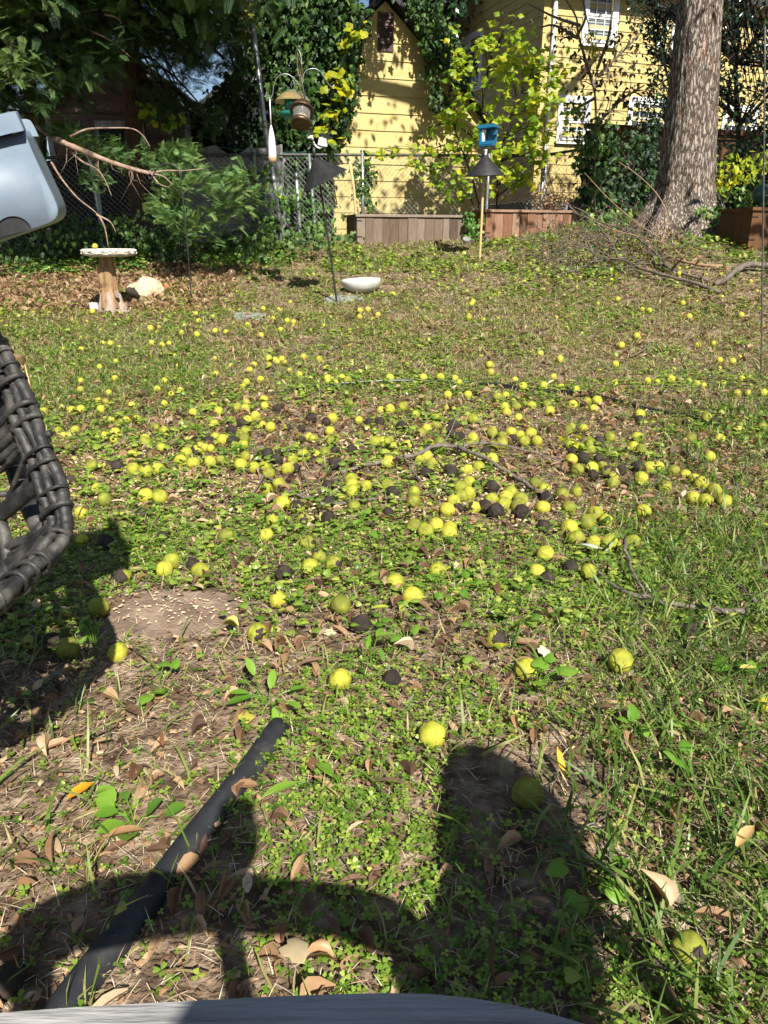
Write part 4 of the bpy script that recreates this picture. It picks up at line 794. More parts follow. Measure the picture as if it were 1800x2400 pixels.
# boulder
c = pg(335, 700); b = MB()
bm = bmesh.new(); bmesh.ops.create_icosphere(bm, subdivisions=4, radius=1)
vs = np.array([v.co for v in bm.verts]); fs = np.array([[v.index for v in f.verts] for f in bm.faces]); bm.free()
dd = 1+.5*(fbm(vs[:, 0]*1.1+2, vs[:, 1]*1.1, vs[:, 2]*1.1, 3)-.5)+.16*(fbm(vs[:, 0]*5, vs[:, 1]*5, vs[:, 2]*5+3, 3)-.5)
vs = vs*dd[:, None]; sc_ = depth(c)/F
vs[:, 2] = np.where(vs[:, 0] < -.25, vs[:, 2]*.62-.12, vs[:, 2]); vs = vs*[45*sc_, 32*sc_, 36*sc_]
b.add(vs @ roty(.22).T+c+[W(2), .10, W(18)], fs); tag(b.build('boulder', M['boulder'], smooth=False), 'pale tan boulder behind the birdbath pedestal', 'boulder')
c = pg(384, 686)+[0, .12, W(9)]; b = MB(); b.box(c, (.055, .1, .085), rotz(.3) @ roty(.1), .006); tag(b.build('brick', M['brick']), 'broken orange-red brick standing at the right of the tan boulder', 'brick')
c = pg(222, 731); b = MB(); b.box(c+[0, 0, .04], (.075, .06, .10), rotz(.2), .006); tag(b.build('block', M['white_plastic']), 'small white block at the foot of the birdbath', 'block')
c = pg(540, 642); b = MB(); vs2 = vs*.35; b.add(vs2+c, fs); tag(b.build('stone', M['boulder']), 'small pale stone in the leaf litter by the ivy bank', 'stone')
# shepherd's hook
def hook_paths(Yh): 
    q = pg(449, 703); Yh = q[1]; P = [pY(*p, Yh) for p in [(449, 703), (441, 600), (432, 500), (425, 430), (420, 404), (410, 388), (392, 384), (377, 388), (365, 400), (357, 414), (352, 419), (348, 414)]]
    return np.array([q-[0, 0, .15]]+P)
P = hook_paths(8); b = MB(); b.tube(smoothpath(P, 5), .007, 8); tag(b.build('garden_hook', M['black_metal'], smooth=True), 'thin black shepherd hook standing beside the boulder, nothing on it', 'garden hook')
# ================================================================ leaning feeder pole
q = pg(790, 712); Yb = q[1]
def lp(px, py): return pY(px, py, Yb-.32*(712-py)/600)          # the pole leans left and towards us
t = thing('feeder_pole', 'leaning black feeder pole with curled arms and a tilted cone baffle', 'feeder pole', q)
b = MB(); b.tube([q-[0, 0, .2], q, lp(770, 565), lp(748, 420), lp(733, 330), lp(716, 240), lp(700, 150)], [.011]*5+[.0095]*2, 10)
for (px, py) in ((761, 500), (716, 236), (735, 340)): b.tube([lp(px, py-5), lp(px+1, py+5)], .0135, 10)
b.build('pole', M['black_metal'], t, smooth=True)
def arm(pts, dy): 
    b = MB(); p = np.array([lp(x, y)+[0, d, 0] for (x, y), d in zip(pts, np.linspace(0, dy, len(pts)))]); b.tube(smoothpath(p, 6), .0042, 7); return b.build('arm', M['galv'], t, smooth=True)
arm([(705, 205), (690, 185), (672, 174), (653, 180), (643, 200), (640, 222), (634, 232), (627, 228), (626, 218)], -.05)
arm([(710, 195), (712, 172), (726, 160), (745, 162), (760, 180), (770, 196), (777, 200), (782, 194)], .1)
arm([(700, 150), (694, 128), (698, 118), (706, 130), (710, 160)], -.1)
arm([(703, 185), (697, 170), (690, 176), (686, 186)], .12)
# baffle: tilted cone
b = MB(); s_ = depth(lp(737, 372))/F; R = roty(-.44) @ rotx(.12); hR, hH = 59*s_, 50*s_; c = lp(737, 370)-R @ V3(0, 0, hH*.31)
b.lathe([(hR, -hH*.78), (hR*.985, -hH*.77), (.015, hH*.30), (.010, hH*.32)], 40, c, R); bf = b.build('baffle', M['baffle'], t, smooth=True)
b = MB(); a0 = R @ V3(-.45, -.9, 0)*1; top = c+R @ V3(0, 0, hH*.31); bot = c+R @ V3(-.42*hR, -.91*hR, -hH*.77); b.tube([top, bot+[0, -.002, 0]], .0035, 5); b.build('seam', M['black_metal'], bf)
b = MB(); b.tube([c+R @ V3(0, 0, hH*.28), lp(735, 345)], .016, 10); b.build('clamp', M['black_metal'], t, smooth=True)
GA = 'bird feeders hung on the leaning pole'
# white seed sock
c0, c1_, c2_ = lp(634, 235)+[0, -.05, 0], lp(638, 300)+[0, -.05, 0], lp(641, 382)+[0, -.05, 0]
t = thing('seed_sock', 'long white mesh seed sock hanging from the outer hook', 'bird feeder', c2_, GA)
b = MB(); n = 26; Q = np.array([c0+(c2_-c0)*k for k in np.linspace(.40, 1, n)]); pr = np.interp(np.linspace(0, 1, n), [0, .1, .3, .55, .8, 1], [.006, .016, .030, .038, .040, .036]); b.tube(Q, pr, 14); b.build('mesh_bag', M['sock'], t, smooth=True)
b = MB(); b.tube([c0, c0+(c2_-c0)*.2, c0+(c2_-c0)*.42], [.006, .0055, .006], 8); b.build('cord', M['sock'], t, smooth=True)
b = MB(); b.tube([c0+(c2_-c0)*.90, c0+(c2_-c0)*1.004], [.0415, .0375], 14); b.build('seed', M['seed'], t, smooth=True)
# green hopper with dome
Yg = lp(686, 240)[1]+.16
def gp(px, py): return pY(px, py, Yg)
c = gp(686, 235); s_ = depth(c)/F
t = thing('bird_feeder', 'green tube feeder under a clear yellowed dome, hung on the curled arm', 'bird feeder', c, GA)
b = MB(); z0 = gp(686, 212)[2]; b.lathe([(.004, z0+.005), (12*s_, z0), (28*s_, z0-8*s_), (41*s_, z0-22*s_), (42*s_, z0-24*s_), (27*s_, z0-8.5*s_), (11*s_, z0-1*s_)], 32, (c[0], c[1], 0))
md, tt, bs, oo = nodes('amber_dome'); bs.inputs['Base Color'].default_value = (.42, .33, .15, 1); bs.inputs['Roughness'].default_value = .25; bs.inputs['Transmission Weight'].default_value = .55; bs.inputs['IOR'].default_value = 1.15
b.build('dome', md, t, smooth=True)
b = MB(); b.lathe([(.004, z0-2*s_), (20*s_, z0-3*s_), (20*s_, z0-46*s_), (.004, z0-46*s_)], 24, (c[0], c[1], 0)); tb = b.build('tube', M['green_plastic'], t, smooth=False)
b = MB(); b.lathe([(.004, z0-45*s_), (31*s_, z0-45*s_), (33*s_, z0-48*s_), (32*s_, z0-53*s_), (22*s_, z0-57*s_), (.004, z0-57*s_)], 32, (c[0], c[1], 0)); b.build('tray', M['green_plastic'], t, smooth=True)
b = MB(); b.tube(smoothpath([gp(686, 212), gp(682, 200), gp(686, 188), gp(690, 200), gp(687, 212)], 5), .0025, 6); b.build('hanger', M['galv'], t)
# bronze lantern feeder, tipped towards us
c = lp(711, 262)+[0, -.14, 0]; s_ = depth(c)/F; RB = rotx(-.50) @ roty(.06)
t = thing('bird_feeder', 'bronze lantern-shaped feeder with glass body, tipped so its base shows', 'bird feeder', c, GA)
b = MB(); b.lathe([(.004, 24*s_), (7*s_, 23*s_), (15*s_, 17*s_), (24*s_, 6*s_), (29*s_, -1*s_), (29.5*s_, -4*s_), (26*s_, -4*s_), (20*s_, 1*s_)], 36, c, RB); b.build('roof', M['bronze'], t, smooth=True)
mg, tt, bs, oo = nodes('feeder_glass'); bs.inputs['Base Color'].default_value = (.80, .78, .70, 1); bs.inputs['Roughness'].default_value = .08; bs.inputs['Transmission Weight'].default_value = .85; bs.inputs['IOR'].default_value = 1.2
b = MB(); b.lathe([(22*s_, -3*s_), (20*s_, -14*s_), (17*s_, -26*s_), (16*s_, -30*s_)], 28, c, RB); b.build('glass_body', mg, t, smooth=True)
b = MB(); b.lathe([(.004, -20*s_), (16*s_, -20*s_), (15*s_, -29*s_), (.004, -29*s_)], 20, c, RB); b.build('seed', M['seed'], t, smooth=True)
b = MB(); b.lathe([(16*s_, -27*s_), (22*s_, -29*s_), (25*s_, -34*s_), (25*s_, -38*s_), (21*s_, -41*s_), (19.5*s_, -40*s_), (.004, -40*s_)], 36, c, RB); b.build('base', M['bronze'], t, smooth=True)
b = MB(); top = c+RB @ V3(0, 0, 23*s_)
for dx in (-6, 4): b.tube(smoothpath([top, lp(711+dx*.5, 200)+[0, -.14, 0], lp(707+dx, 165)+[0, -.12, 0], lp(700, 128)+[0, -.1, 0]], 5), .0018, 5)
b.build('wire', M['brass'], t)
# camera with little solar panel
c = lp(757, 333); s_ = depth(c)/F
t = thing('camera', 'white box camera with dark solar panel on a bent bracket, clamped to the leaning pole', 'camera', c)
b = MB(); b.box(c, (19*s_, 13*s_, 17*s_), rotz(-.5) @ roty(.25), .003); b.build('body', M['white_plastic'], t)
b = MB(); b.box(c+[6*s_, .02, 13*s_], (30*s_, 20*s_, 2*s_), rotz(-.5) @ roty(.45) @ rotx(.2), .002); b.build('solar_panel', M['black_plastic'], t)
b = MB(); b.tube(smoothpath([lp(732, 327), lp(737, 338), lp(745, 346), lp(753, 346), lp(756, 340)], 5), .009, 8); b.tube([lp(722, 324), lp(731, 320), lp(733, 328)], [.012, .018, .012], 10); b.build('bracket', M['white_plastic'], t, smooth=True)
# ================================================================ white bowl
c = pg(848, 683); s_ = depth(c)/F; RR = roty(-.05) @ rotx(.03); b = MB()
t = thing('planter_bowl', 'shallow white glazed bowl half full of soil, standing on the lawn by the feeder pole', 'bowl', c)
b.lathe([(20*s_, -.01), (32*s_, 2*s_), (42*s_, 11*s_), (46*s_, 22*s_), (46*s_, 26*s_), (44*s_, 28*s_), (41*s_, 27*s_), (40*s_, 22*s_)], 48, c, RR); b.build('bowl', M['white_glaze'], t, smooth=True)
b = MB(); b.lathe([(41*s_, 23*s_), (20*s_, 21*s_), (.002, 21*s_)], 30, c, RR); b.build('soil', M['mud'], t, smooth=True)
# ================================================================ stake pole with cone and blue camera feeder
q = pg(1124, 611); Ys = q[1]
def sp(px, py): return pY(px, py, Ys-.06*(611-py)/200)
t = thing('feeder_pole', 'bare wooden stake with a black cone baffle, between the two planters', 'feeder pole', q)
b = MB(); b.tube([q-[0, 0, .2], q, sp(1128, 530), sp(1134, 400), sp(1138, 365)], .017, 10); b.build('stake', M['wood_pole'], t, smooth=True)
c = sp(1138, 363); s_ = depth(c)/F; b = MB(); b.lathe([(47*s_, -45*s_), (46.5*s_, -44*s_), (.016, 0), (.01, .004)], 40, c+[0, 0, 0], roty(-.03) @ rotx(.04)); b.build('baffle', M['baffle'], t, smooth=True)
b = MB(); b.lathe([(.013, -.01), (.018, .02), (.018, .04), (.03, .05), (.03, .06)], 14, c); b.build('ball_joint', M['white_plastic'], t, smooth=True)
t = thing('camera_feeder', 'teal blue open-fronted bird feeder with solar roof, on top of the wooden stake', 'bird feeder', sp(1138, 350))
f0 = sp(1141, 346); RF = rotz(-.45) @ roty(-.04); k = s_
def fb(b, c, sz, bev=.006): b.box(f0+RF @ (np.array(c)*k), np.array(sz)*k, RF, bev)
b = MB(); fb(b, (0, 4, 6), (34, 26, 8)); fb(b, (0, -8, 9), (34, 4, 8)); b.build('tray', M['teal'], t)
b = MB(); fb(b, (-13.5, 4, 24), (7, 24, 34)); b.build('column', M['teal'], t)
b = MB(); fb(b, (2, 3, 43), (44, 32, 8)); rf = b.build('roof', M['teal'], t)
b = MB(); b.box(f0+RF @ (V3(2, 1, 47.6)*k), V3(34, 24, 1.6)*k, RF, .001); b.build('solar_panel', M['black_plastic'], rf)
b = MB(); fb(b, (14, 10, 33), (14, 12, 16)); fb(b, (6, 14, 26), (26, 3, 34), .002); b.build('hopper', M['teal'], t)
b = MB(); fb(b, (-8, -2, 25), (5, 8, 26), .004); b.build('camera', M['white_plastic'], t)
b = MB(); b.tube([sp(1138, 352), f0+[0, 0, .01]], [.012, .03], 12); b.build('mount', M['galv'], t, smooth=True)
# thin dark wire stake at the right edge
q = pg(1783, 890); b = MB(); P = [q-[0, 0, .1], q, pY(1786, 700, q[1]), pY(1790, 400, q[1]), pY(1793, 62, q[1])]; b.tube(smoothpath(P, 4), .006, 7)
for py in (250, 458, 650): a0 = pY(1789, py, q[1]); b.tube([a0, a0+[.45, .03, 0]], .003, 5)
b.tube([a0*0+pY(1793, 62, q[1])+[.45, .03, 0], q+[.45, .03, -.1]], .006, 6)
tag(b.build('plant_cage', M['rail_dark'], smooth=True), 'tall thin dark wire plant frame at the right edge of the lawn', 'plant frame')
# ================================================================ planters
AX = V3(.953, .304, 0); NX = V3(.304, -.953, 0)
def planter(px0, px1, pyb, pyt, mat, label, dp=.55, lean=0., cap=True, ax=AX, nxv=NX, h=None):
    P = pg(px0, pyb); u, dy, _ = ray(px1, pyb); r = u/dy; s = (r*P[1]-P[0])/(ax[0]-r*ax[1]); H = h or (pY(px0, pyt, P[1])[2]-P[2])
    t = thing('planter_box', label, 'planter', P+ax*s/2)
    base = P[2]-.02; O = P; npl = max(4, int(s/.135)); b = MB(); e0 = 0
    ws = U(npl, .8, 1.2); ws = np.cumsum(ws/ws.sum()*s); ws = np.concatenate([[0], ws])
    def zg(s_): return min(base, float(gz(O[0]+ax[0]*s_, O[1]+ax[1]*s_)))-.02
    for i in range(npl):
        d = rng.normal(0, .003); b.obox(O, ax, nxv, ws[i]+.0025, ws[i+1]-.0025, zg(ws[i])-.02, P[2]+H-.03+rng.normal(0, .002)*0, -.022+d, d, t=rng.uniform(.1, .9))
    b.build('front_planks', mat, t)
    b = MB(); nd = max(2, int(dp/.14)); c2 = O-nxv*0
    for ss in (0.0, s):
        b = MB()
        for i in range(nd):
            OO = O+ax*ss-nxv*(.024); b.obox(OO, -nxv, ax, i*dp/nd+.003, (i+1)*dp/nd-.003, zg(ss)-.05, P[2]+H-.031, -.001 if ss == 0 else -.022, .021 if ss == 0 else .0, t=rng.uniform(.1, .8))
        b.build('end_planks', mat, t)
    b = MB(); b.obox(O, ax, nxv, 0, s, base, P[2]+H-.032, -dp-.05, -dp-.028, t=.4); b.build('back_planks', mat, t)
    b = MB(); b.obox(O, ax, nxv, -.025, s+.025, P[2]+H-.028, P[2]+H+.008, -.075, .03, t=.85); b.obox(O, ax, nxv, -.025, s+.025, P[2]+H-.028, P[2]+H+.008, -dp-.075, -dp+.03, t=.7)
    for ss in (-.02, s-.06): b.obox(O, ax, nxv, ss, ss+.08, P[2]+H-.027, P[2]+H+.006, -dp+.031, -.076, t=.6)
    b.build('rim', mat, t)
    b = MB(); b.obox(O, ax, nxv, .024, s-.024, P[2]+H-.12, P[2]+H-.07, -dp-.026, -.024); b.build('soil', M['mud'], t)
    b = MB()
    for ss in (.03, s-.05):
        for zz in (.25, .78): b.obox(O, ax, nxv, ss-.03, ss+.05, P[2]+H*zz, P[2]+H*zz+.018, .004, .007)
    b.build('corner_bracket', M['black_metal'], t); return P, s, H
pl1 = planter(837, 1090, 574, 503, M['plank'], 'weathered grey-brown plank planter in front of the yellow garage, left of the stake')
pl2 = planter(1136, 1385, 565, 492, M['plank_red'], 'reddish plank planter in front of the yellow house, right of the wooden stake')
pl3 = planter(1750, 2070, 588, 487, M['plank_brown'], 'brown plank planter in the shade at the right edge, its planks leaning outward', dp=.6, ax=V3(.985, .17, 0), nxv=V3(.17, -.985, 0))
# bits between the planters
c = pg(1092, 572); b = MB(); b.lathe([(.05, 0), (.06, .09), (.062, .1), (.055, .1), (.045, .01), (.002, .01)], 18, c+[0, -.05, -.01], rotx(.5)); tag(b.build('tin_pot', M['grey_slab'], smooth=True), 'small grey metal pot tipped over between the planters', 'pot')
c = pg(1135, 572); t = thing('wood_scraps', 'stack of wood offcuts beside the reddish planter', 'wood scraps', c); b = MB(); b.box(c+[-.02, 0, .10], (.2, .09, .03), rotz(.2), .003, t=.2); b.box(c+[.03, 0, .05], (.06, .07, .09), rotz(.6) @ roty(.5), .003, t=.8); b.box(c+[-.12, .05, .03], (.3, .06, .05), rotz(-.1), .003, t=.15); b.box(c+[-.06, .02, .045], (.05, .05, .09), None, .003, t=.3); b.build('offcuts', M['plank'], t)
# things in the reddish planter
P, s, H = pl2
c = P+AX*(s*.72)+V3(0, .2, H+.02); b = MB(); b.lathe([(.06, -.1), (.09, .0), (.10, .07), (.09, .075), (.08, .0)], 16, c, rotx(-.3)); tag(b.build('pot', pm('blue_pot', [(.16, .24, .36), (.26, .35, .47)], rough=.5), smooth=True), 'pale blue pot sitting in the reddish planter', 'pot')
# ================================================================ buildings
def lapwall(b, O, a, n, s0, s1, z0, z1, course, lip, top=None, skew=None):
    """lapped boards; top(z) -> (s0, s1) clips the boards to a gable"""
    z = z0
    while z < z1-1e-4:
        zt = min(z+course, z1); fb_ = top(z) if top else (s0, s1); ft = top(zt) if top else (s0, s1); w_ = rng.normal(0, .0015)
        fb_ = (max(s0, fb_[0]), min(s1, fb_[1])); ft = (max(s0, ft[0]), min(s1, ft[1]))
        if fb_[1]-fb_[0] < .02: break
        if ft[1] < ft[0]: m = (ft[0]+ft[1])/2; ft = (m, m)
        ns = max(1, int((fb_[1]-fb_[0])/.25)); v = []
        for k in range(ns+1):
            q = k/ns; dz = .004*(float(fbm(q*9+z*31, z*7, 0, 2))-.5)*2*(course/.18)
            for ss, zz, d in ((fb_[0]+(fb_[1]-fb_[0])*q, z+dz, 0.0), (fb_[0]+(fb_[1]-fb_[0])*q, z+dz, lip+w_), (ft[0]+(ft[1]-ft[0])*q, zt+dz*0, .0005)):
                v.append((O[0]+a[0]*ss+n[0]*d, O[1]+a[1]*ss+n[1]*d, zz))
        f = [(k*3, (k+1)*3, (k+1)*3+1, k*3+1) for k in range(ns)]+[(k*3+1, (k+1)*3+1, (k+1)*3+2, k*3+2) for k in range(ns)]
        b.add(v, f, rng.uniform(0, 1)); z = zt
A2, N2, B2 = V3(.953, .304, 0), V3(.304, -.953, 0), V3(-.304, .953, 0)
# --- garage
GO = V3(0.02, 14.2, 0); sL, sR, zb, ze = -1.74, 1.78, .9, 3.05
apx = .0; za = pY(894, 2, 14.2)[2]
def gtop(z):
    if z <= ze: return (sL, sR)
    k = (za-z)/(za-ze); return (sL*k, sR*k)
t = thing('garage', 'yellow gabled garage wall with a dark louvred vent and ivy down both sides', 'garage', GO+[0, 0, zb])
b = MB(); lapwall(b, GO, A2, N2, sL, sR, zb, za, .262, .016, gtop); wl = b.build('wall', M['yellow_siding'], t)
b = MB()
for sg, ss in ((-1, sL), (1, sR)):
    p0 = GO+A2*(ss*1.07)+V3(0, 0, ze-.14); p1 = GO+V3(0, 0, za+.06)
    for p, q in ((p0, p1),):
        v = [p+N2*.22, q+N2*.22, q-N2*5, p-N2*5]; v += [x+V3(0, 0, .1) for x in v]; b.add(v, [(0, 1, 2, 3), (4, 7, 6, 5), (0, 4, 5, 1), (1, 5, 6, 2), (2, 6, 7, 3), (3, 7, 4, 0)])
b.build('roof', M['dark_roof'], t)
b = MB(); b.obox(GO, A2, N2, sL+.01, sL+.03, zb, ze, -5, -.01); b.obox(GO, A2, N2, sR-.03, sR-.01, zb, ze, -5, -.01); b.build('side_wall', M['yellow_siding'], t)
vs0, vs1, vz0, vz1 = -.135, .135, pY(894, 121, 14.2)[2], pY(894, 30, 14.2)[2]
b = MB(); b.obox(GO, A2, N2, vs0, vs0+.035, vz0, vz1, 0, .035); b.obox(GO, A2, N2, vs1-.035, vs1, vz0, vz1, 0, .035); b.obox(GO, A2, N2, vs0+.035, vs1-.035, vz1-.04, vz1, 0, .034); b.obox(GO, A2, N2, vs0+.035, vs1-.035, vz0, vz0+.05, 0, .034); vt = b.build('vent', M['vent_brown'], t)
b = MB(); nsl = 9; hh = (vz1-vz0-.09)/nsl
for i in range(nsl):
    z = vz0+.05+i*hh; v = [GO+A2*q+N2*d+V3(0, 0, zz) for q in (vs0+.035, vs1-.035) for d, zz in ((.032, z), (.036, z+.008), (.016, z+hh), (.012, z+hh))]; b.add(v, [(0, 1, 5, 4), (1, 2, 6, 5), (2, 3, 7, 6), (3, 0, 4, 7)])
b.build('slats', M['vent_brown'], vt)
b = MB(); b.obox(GO, A2, N2, sL+.02, sR-.02, zb-.3, zb, -5, -.004); b.build('footing', M['foundation'], t)
# --- yellow house
HO = V3(3.15, 17, 0); hz0, hze = 1.75, 5.75; hw = 5.3
t = thing('house', 'two-storey yellow clapboard house with white windows and a downspout at its corner', 'house', HO+[0, 0, 1.2])
b = MB(); lapwall(b, HO, A2, N2, .10, 11, hz0, hze, .178, .016); b.build('front_wall', M['yellow_siding'], t)
b = MB()
def htop(z):
    if z <= hze: return (0.10, hw)
    k = (hze+hw/2*.58-z)/(hw/2*.58); return (hw/2-hw/2*k, hw/2+hw/2*k)
lapwall(b, HO, B2, -A2, .10, hw, hz0, hze+hw/2*.58, .178, .016, htop); b.build('side_wall', M['yellow_siding'], t)
b = MB(); b.obox(HO, A2, N2, -.024, .10, hz0-.1, hze, -.10, .022); b.build('corner_board', M['yellow_siding'], t)
b = MB(); P_ = HO+A2*.19+N2*.075; b.tube([P_+V3(0, 0, z) for z in (1.3, 2.0, 3.0, 4.0, hze)], .042, 8); ds = b.build('downspout', M['white_paint'], t)
b = MB()
for z in (2.4, 3.9, 5.2): b.tube([P_+V3(0, 0, z), P_+V3(0, 0, z+.05)], .05, 8)
b.build('strap', M['white_paint'], ds)
b = MB(); b.obox(HO, A2, N2, .0, 11, .9, hz0-.001, -.3, -.01); b.obox(HO, B2, -A2, .0, hw, .9, hz0-.001, -.3, -.012); b.build('foundation', M['foundation'], t)
b = MB(); zr = hze+hw/2*.58
for sgn in (0, 1):
    e_ = HO+B2*(-.35 if sgn == 0 else hw+.35)+V3(0, 0, hze-.2); r_ = HO+B2*(hw/2)+V3(0, 0, zr+.02); v = [e_-A2*.28, r_-A2*.28, r_+A2*11.2, e_+A2*11.2]; v += [x+V3(0, 0, .14) for x in v]; b.add(v, [(0, 1, 2, 3), (4, 7, 6, 5), (0, 4, 5, 1), (1, 5, 6, 2), (2, 6, 7, 3), (3, 7, 4, 0)])
b.build('roof', M['dark_roof'], t)
b = MB()
for sgn in (0, 1):
    e_ = HO+B2*(0 if sgn == 0 else hw)+V3(0, 0, hze); r_ = HO+B2*(hw/2)+V3(0, 0, zr); v = []
    for p in (e_, r_):
        for d in (0, .03):
            for z in (-.16, -.003): v.append(p-A2*(.02+d)+V3(0, 0, z))
    b.add(v, [(0, 1, 3, 2), (4, 6, 7, 5), (0, 4, 5, 1), (2, 3, 7, 6), (0, 2, 6, 4), (1, 5, 7, 3)])
b.build('rake_board', M['white_paint'], t)
def window(t, O, a, n, s0, s1, z0, z1, cols=3, rows=2, sash=2, tr=.085, blind=False, mull=0):
    b = MB(); b.obox(O, a, n, s0-tr, s0, z0-tr*.4, z1+tr, .0, .05); b.obox(O, a, n, s1, s1+tr, z0-tr*.4, z1+tr, .0, .05); b.obox(O, a, n, s0, s1, z1, z1+tr, .0, .048); b.obox(O, a, n, s0-tr*1.2, s1+tr*1.2, z0-tr*.9, z0-tr*.4-.001, .0, .075)
    wd = b.build('window', M['white_paint'], t)
    b = MB(); hs = (z1-z0)/sash
    for i in range(sash):
        za_, zb_ = z0+i*hs, z0+(i+1)*hs; d = .012+.014*i; q = .042
        b.obox(O, a, n, s0+.002, s0+q, za_+.001, zb_-.001, d, d+.02); b.obox(O, a, n, s1-q, s1-.002, za_+.001, zb_-.001, d, d+.02); b.obox(O, a, n, s0+q, s1-q, za_+.001, za_+q, d, d+.019); b.obox(O, a, n, s0+q, s1-q, zb_-q, zb_-.001, d, d+.019)
        for c in range(1, cols): x = s0+(s1-s0)*c/cols; b.obox(O, a, n, x-.009, x+.009, za_+q, zb_-q, d+.002, d+.014)
        for r in range(1, rows): z = za_+hs*r/rows; b.obox(O, a, n, s0+q, s1-q, z-.009, z+.009, d+.003, d+.0135)
    if mull: x = (s0+s1)/2; b.obox(O, a, n, x-.05, x+.05, z0, z1, .0, .049)
    b.build('sash', M['white_paint'], wd)
    b = MB(); b.obox(O, a, n, s0+.003, s1-.003, z0+.002, z1-.002, -.004, .0095); b.build('pane', M['glass'], wd)
    if blind:
        b = MB()
        for k in range(int((z1-z0)/.045)): z = z0+.02+k*.045; b.obox(O, a, n, s0+.045, s1-.045, z, z+.027, .0098, .0106)
        b.build('blind', pm('window_blind', [(.25, .27, .26), (.34, .36, .35)], rough=.5, bump=0), wd)
window(t, HO, A2, N2, .93, 1.56, 4.72, 5.62, 3, 2, 2, blind=True)
window(t, HO, A2, N2, .52, 1.11, 2.93, 3.66, 3, 2, 2)
window(t, HO, A2, N2, 2.18, 3.05, 3.08, 3.72, 4, 2, 1)
window(t, HO, A2, N2, 4.62, 5.40, 3.05, 3.68, 4, 2, 1)
window(t, HO, A2, N2, 3.05, 3.62, 4.7, 5.6, 3, 2, 2, blind=True)
window(t, HO, B2, -A2, 2.95, 4.25, 4.35, 5.45, 2, 1, 1, mull=1)
b = MB(); vz = 5.95
b.obox(HO, B2, -A2, 3.86, 4.08, vz, vz+.5, 0, .03); hv = b.build('vent', M['white_paint'], t)
b = MB()
for k in range(8): b.obox(HO, B2, -A2, 3.89, 4.05, vz+.04+k*.053, vz+.075+k*.053, .031, .036)
b.build('slats', M['rail_dark'], hv)
b = MB(); b.obox(HO, A2, N2, 11, 11.05, hz0, hze, -5.3, 0); b.build('end_wall', M['yellow_siding'], t)
# --- brown shed at the left
SY = 14.6; p0, p1 = pY(105, 250, SY), pY(440, 250, SY); ap = pY(262, 112, SY); SO = V3(p0[0], SY, 0); sw = p1[0]-p0[0]; sze, sza = p0[2], ap[2]; sax = V3(1, 0, 0); sn = V3(0, -1, 0); sap = ap[0]-p0[0]
t = thing('shed', 'dark brown board shed with a pale trimmed gable in tree shade', 'shed', SO+[sw/2, 0, .9])
def stop(z):
    if z <= sze: return (0, sw)
    k = (sza-z)/(sza-sze); return (sap*(1-k), sap+(sw-sap)*k)
b = MB(); lapwall(b, SO, sax, sn, 0, sw, .6, sza, .205, .02, stop); b.build('wall', M['brown_siding'], t)
PT = pm('peeling_trim', [(.14, .12, .12), (.42, .40, .39)], scale=12, rough=.85, stretch=(1, 1, .4))
for e0_, e1_ in ((-.02, .08), (sw-.08, sw+.02)): b = MB(); b.obox(SO, sax, sn, e0_, e1_, .6, sze, -.02, .03); b.build('corner_trim', PT, t)
b = MB()
for x0, x1 in ((-.4, sap), (sw+.4, sap)):
    za_, zb_ = sze-.22, sza+.05; v = [SO+V3(x, d, z) for x, z in ((x0, za_), (x1, zb_)) for d in (-.25, 4.2)]; v = [v[0], v[1], v[3], v[2]]; v += [q+V3(0, 0, .09) for q in v]; b.add(v, [(0, 1, 2, 3), (4, 7, 6, 5), (0, 4, 5, 1), (1, 5, 6, 2), (2, 6, 7, 3), (3, 7, 4, 0)])
b.build('roof', M['dark_roof'], t)
b = MB()
for x0, x1 in ((-.4, sap), (sw+.4, sap)):
    v = [SO+V3(x, -.27+d, z+zz) for x, z in ((x0, sze-.22), (x1, sza+.05)) for d in (0, .02) for zz in (-.07, .085)]; b.add(v, [(0, 1, 3, 2), (4, 6, 7, 5), (0, 4, 5, 1), (2, 3, 7, 6), (0, 2, 6, 4), (1, 5, 7, 3)])
b.build('bargeboard', pm('shed_bargeboard', [(.10, .09, .09), (.30, .29, .28)], scale=9, rough=.85), t)
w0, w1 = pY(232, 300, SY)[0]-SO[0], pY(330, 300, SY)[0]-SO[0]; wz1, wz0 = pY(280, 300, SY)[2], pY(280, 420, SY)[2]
b = MB(); b.obox(SO, sax, sn, w0, w1, wz0, wz1, .0, .026); b.build('opening_dark_panel', M['black_cloth_and_dark'], t)  # black panel on the wall, standing in for the opening's darkness
b = MB(); b.obox(SO, sax, sn, w0-.06, w1+.06, wz1+.001, wz1+.11, .0, .045); b.obox(SO, sax, sn, w0-.07, w0-.001, wz0, wz1, .0, .04); b.obox(SO, sax, sn, w1+.001, w1+.07, wz0, wz1, .0, .04); b.build('opening_trim', bpy.data.materials['peeling_trim'], t)
b = MB(); b.obox(SO, sax, sn, .02, sw-.02, .6, sze, -4, -3.9); b.obox(SO, sax, sn, 0, .05, .6, sze-.05, -4, -.03); b.obox(SO, sax, sn, sw-.05, sw, .6, sze-.05, -4, -.03); b.build('side_walls', M['brown_siding'], t)
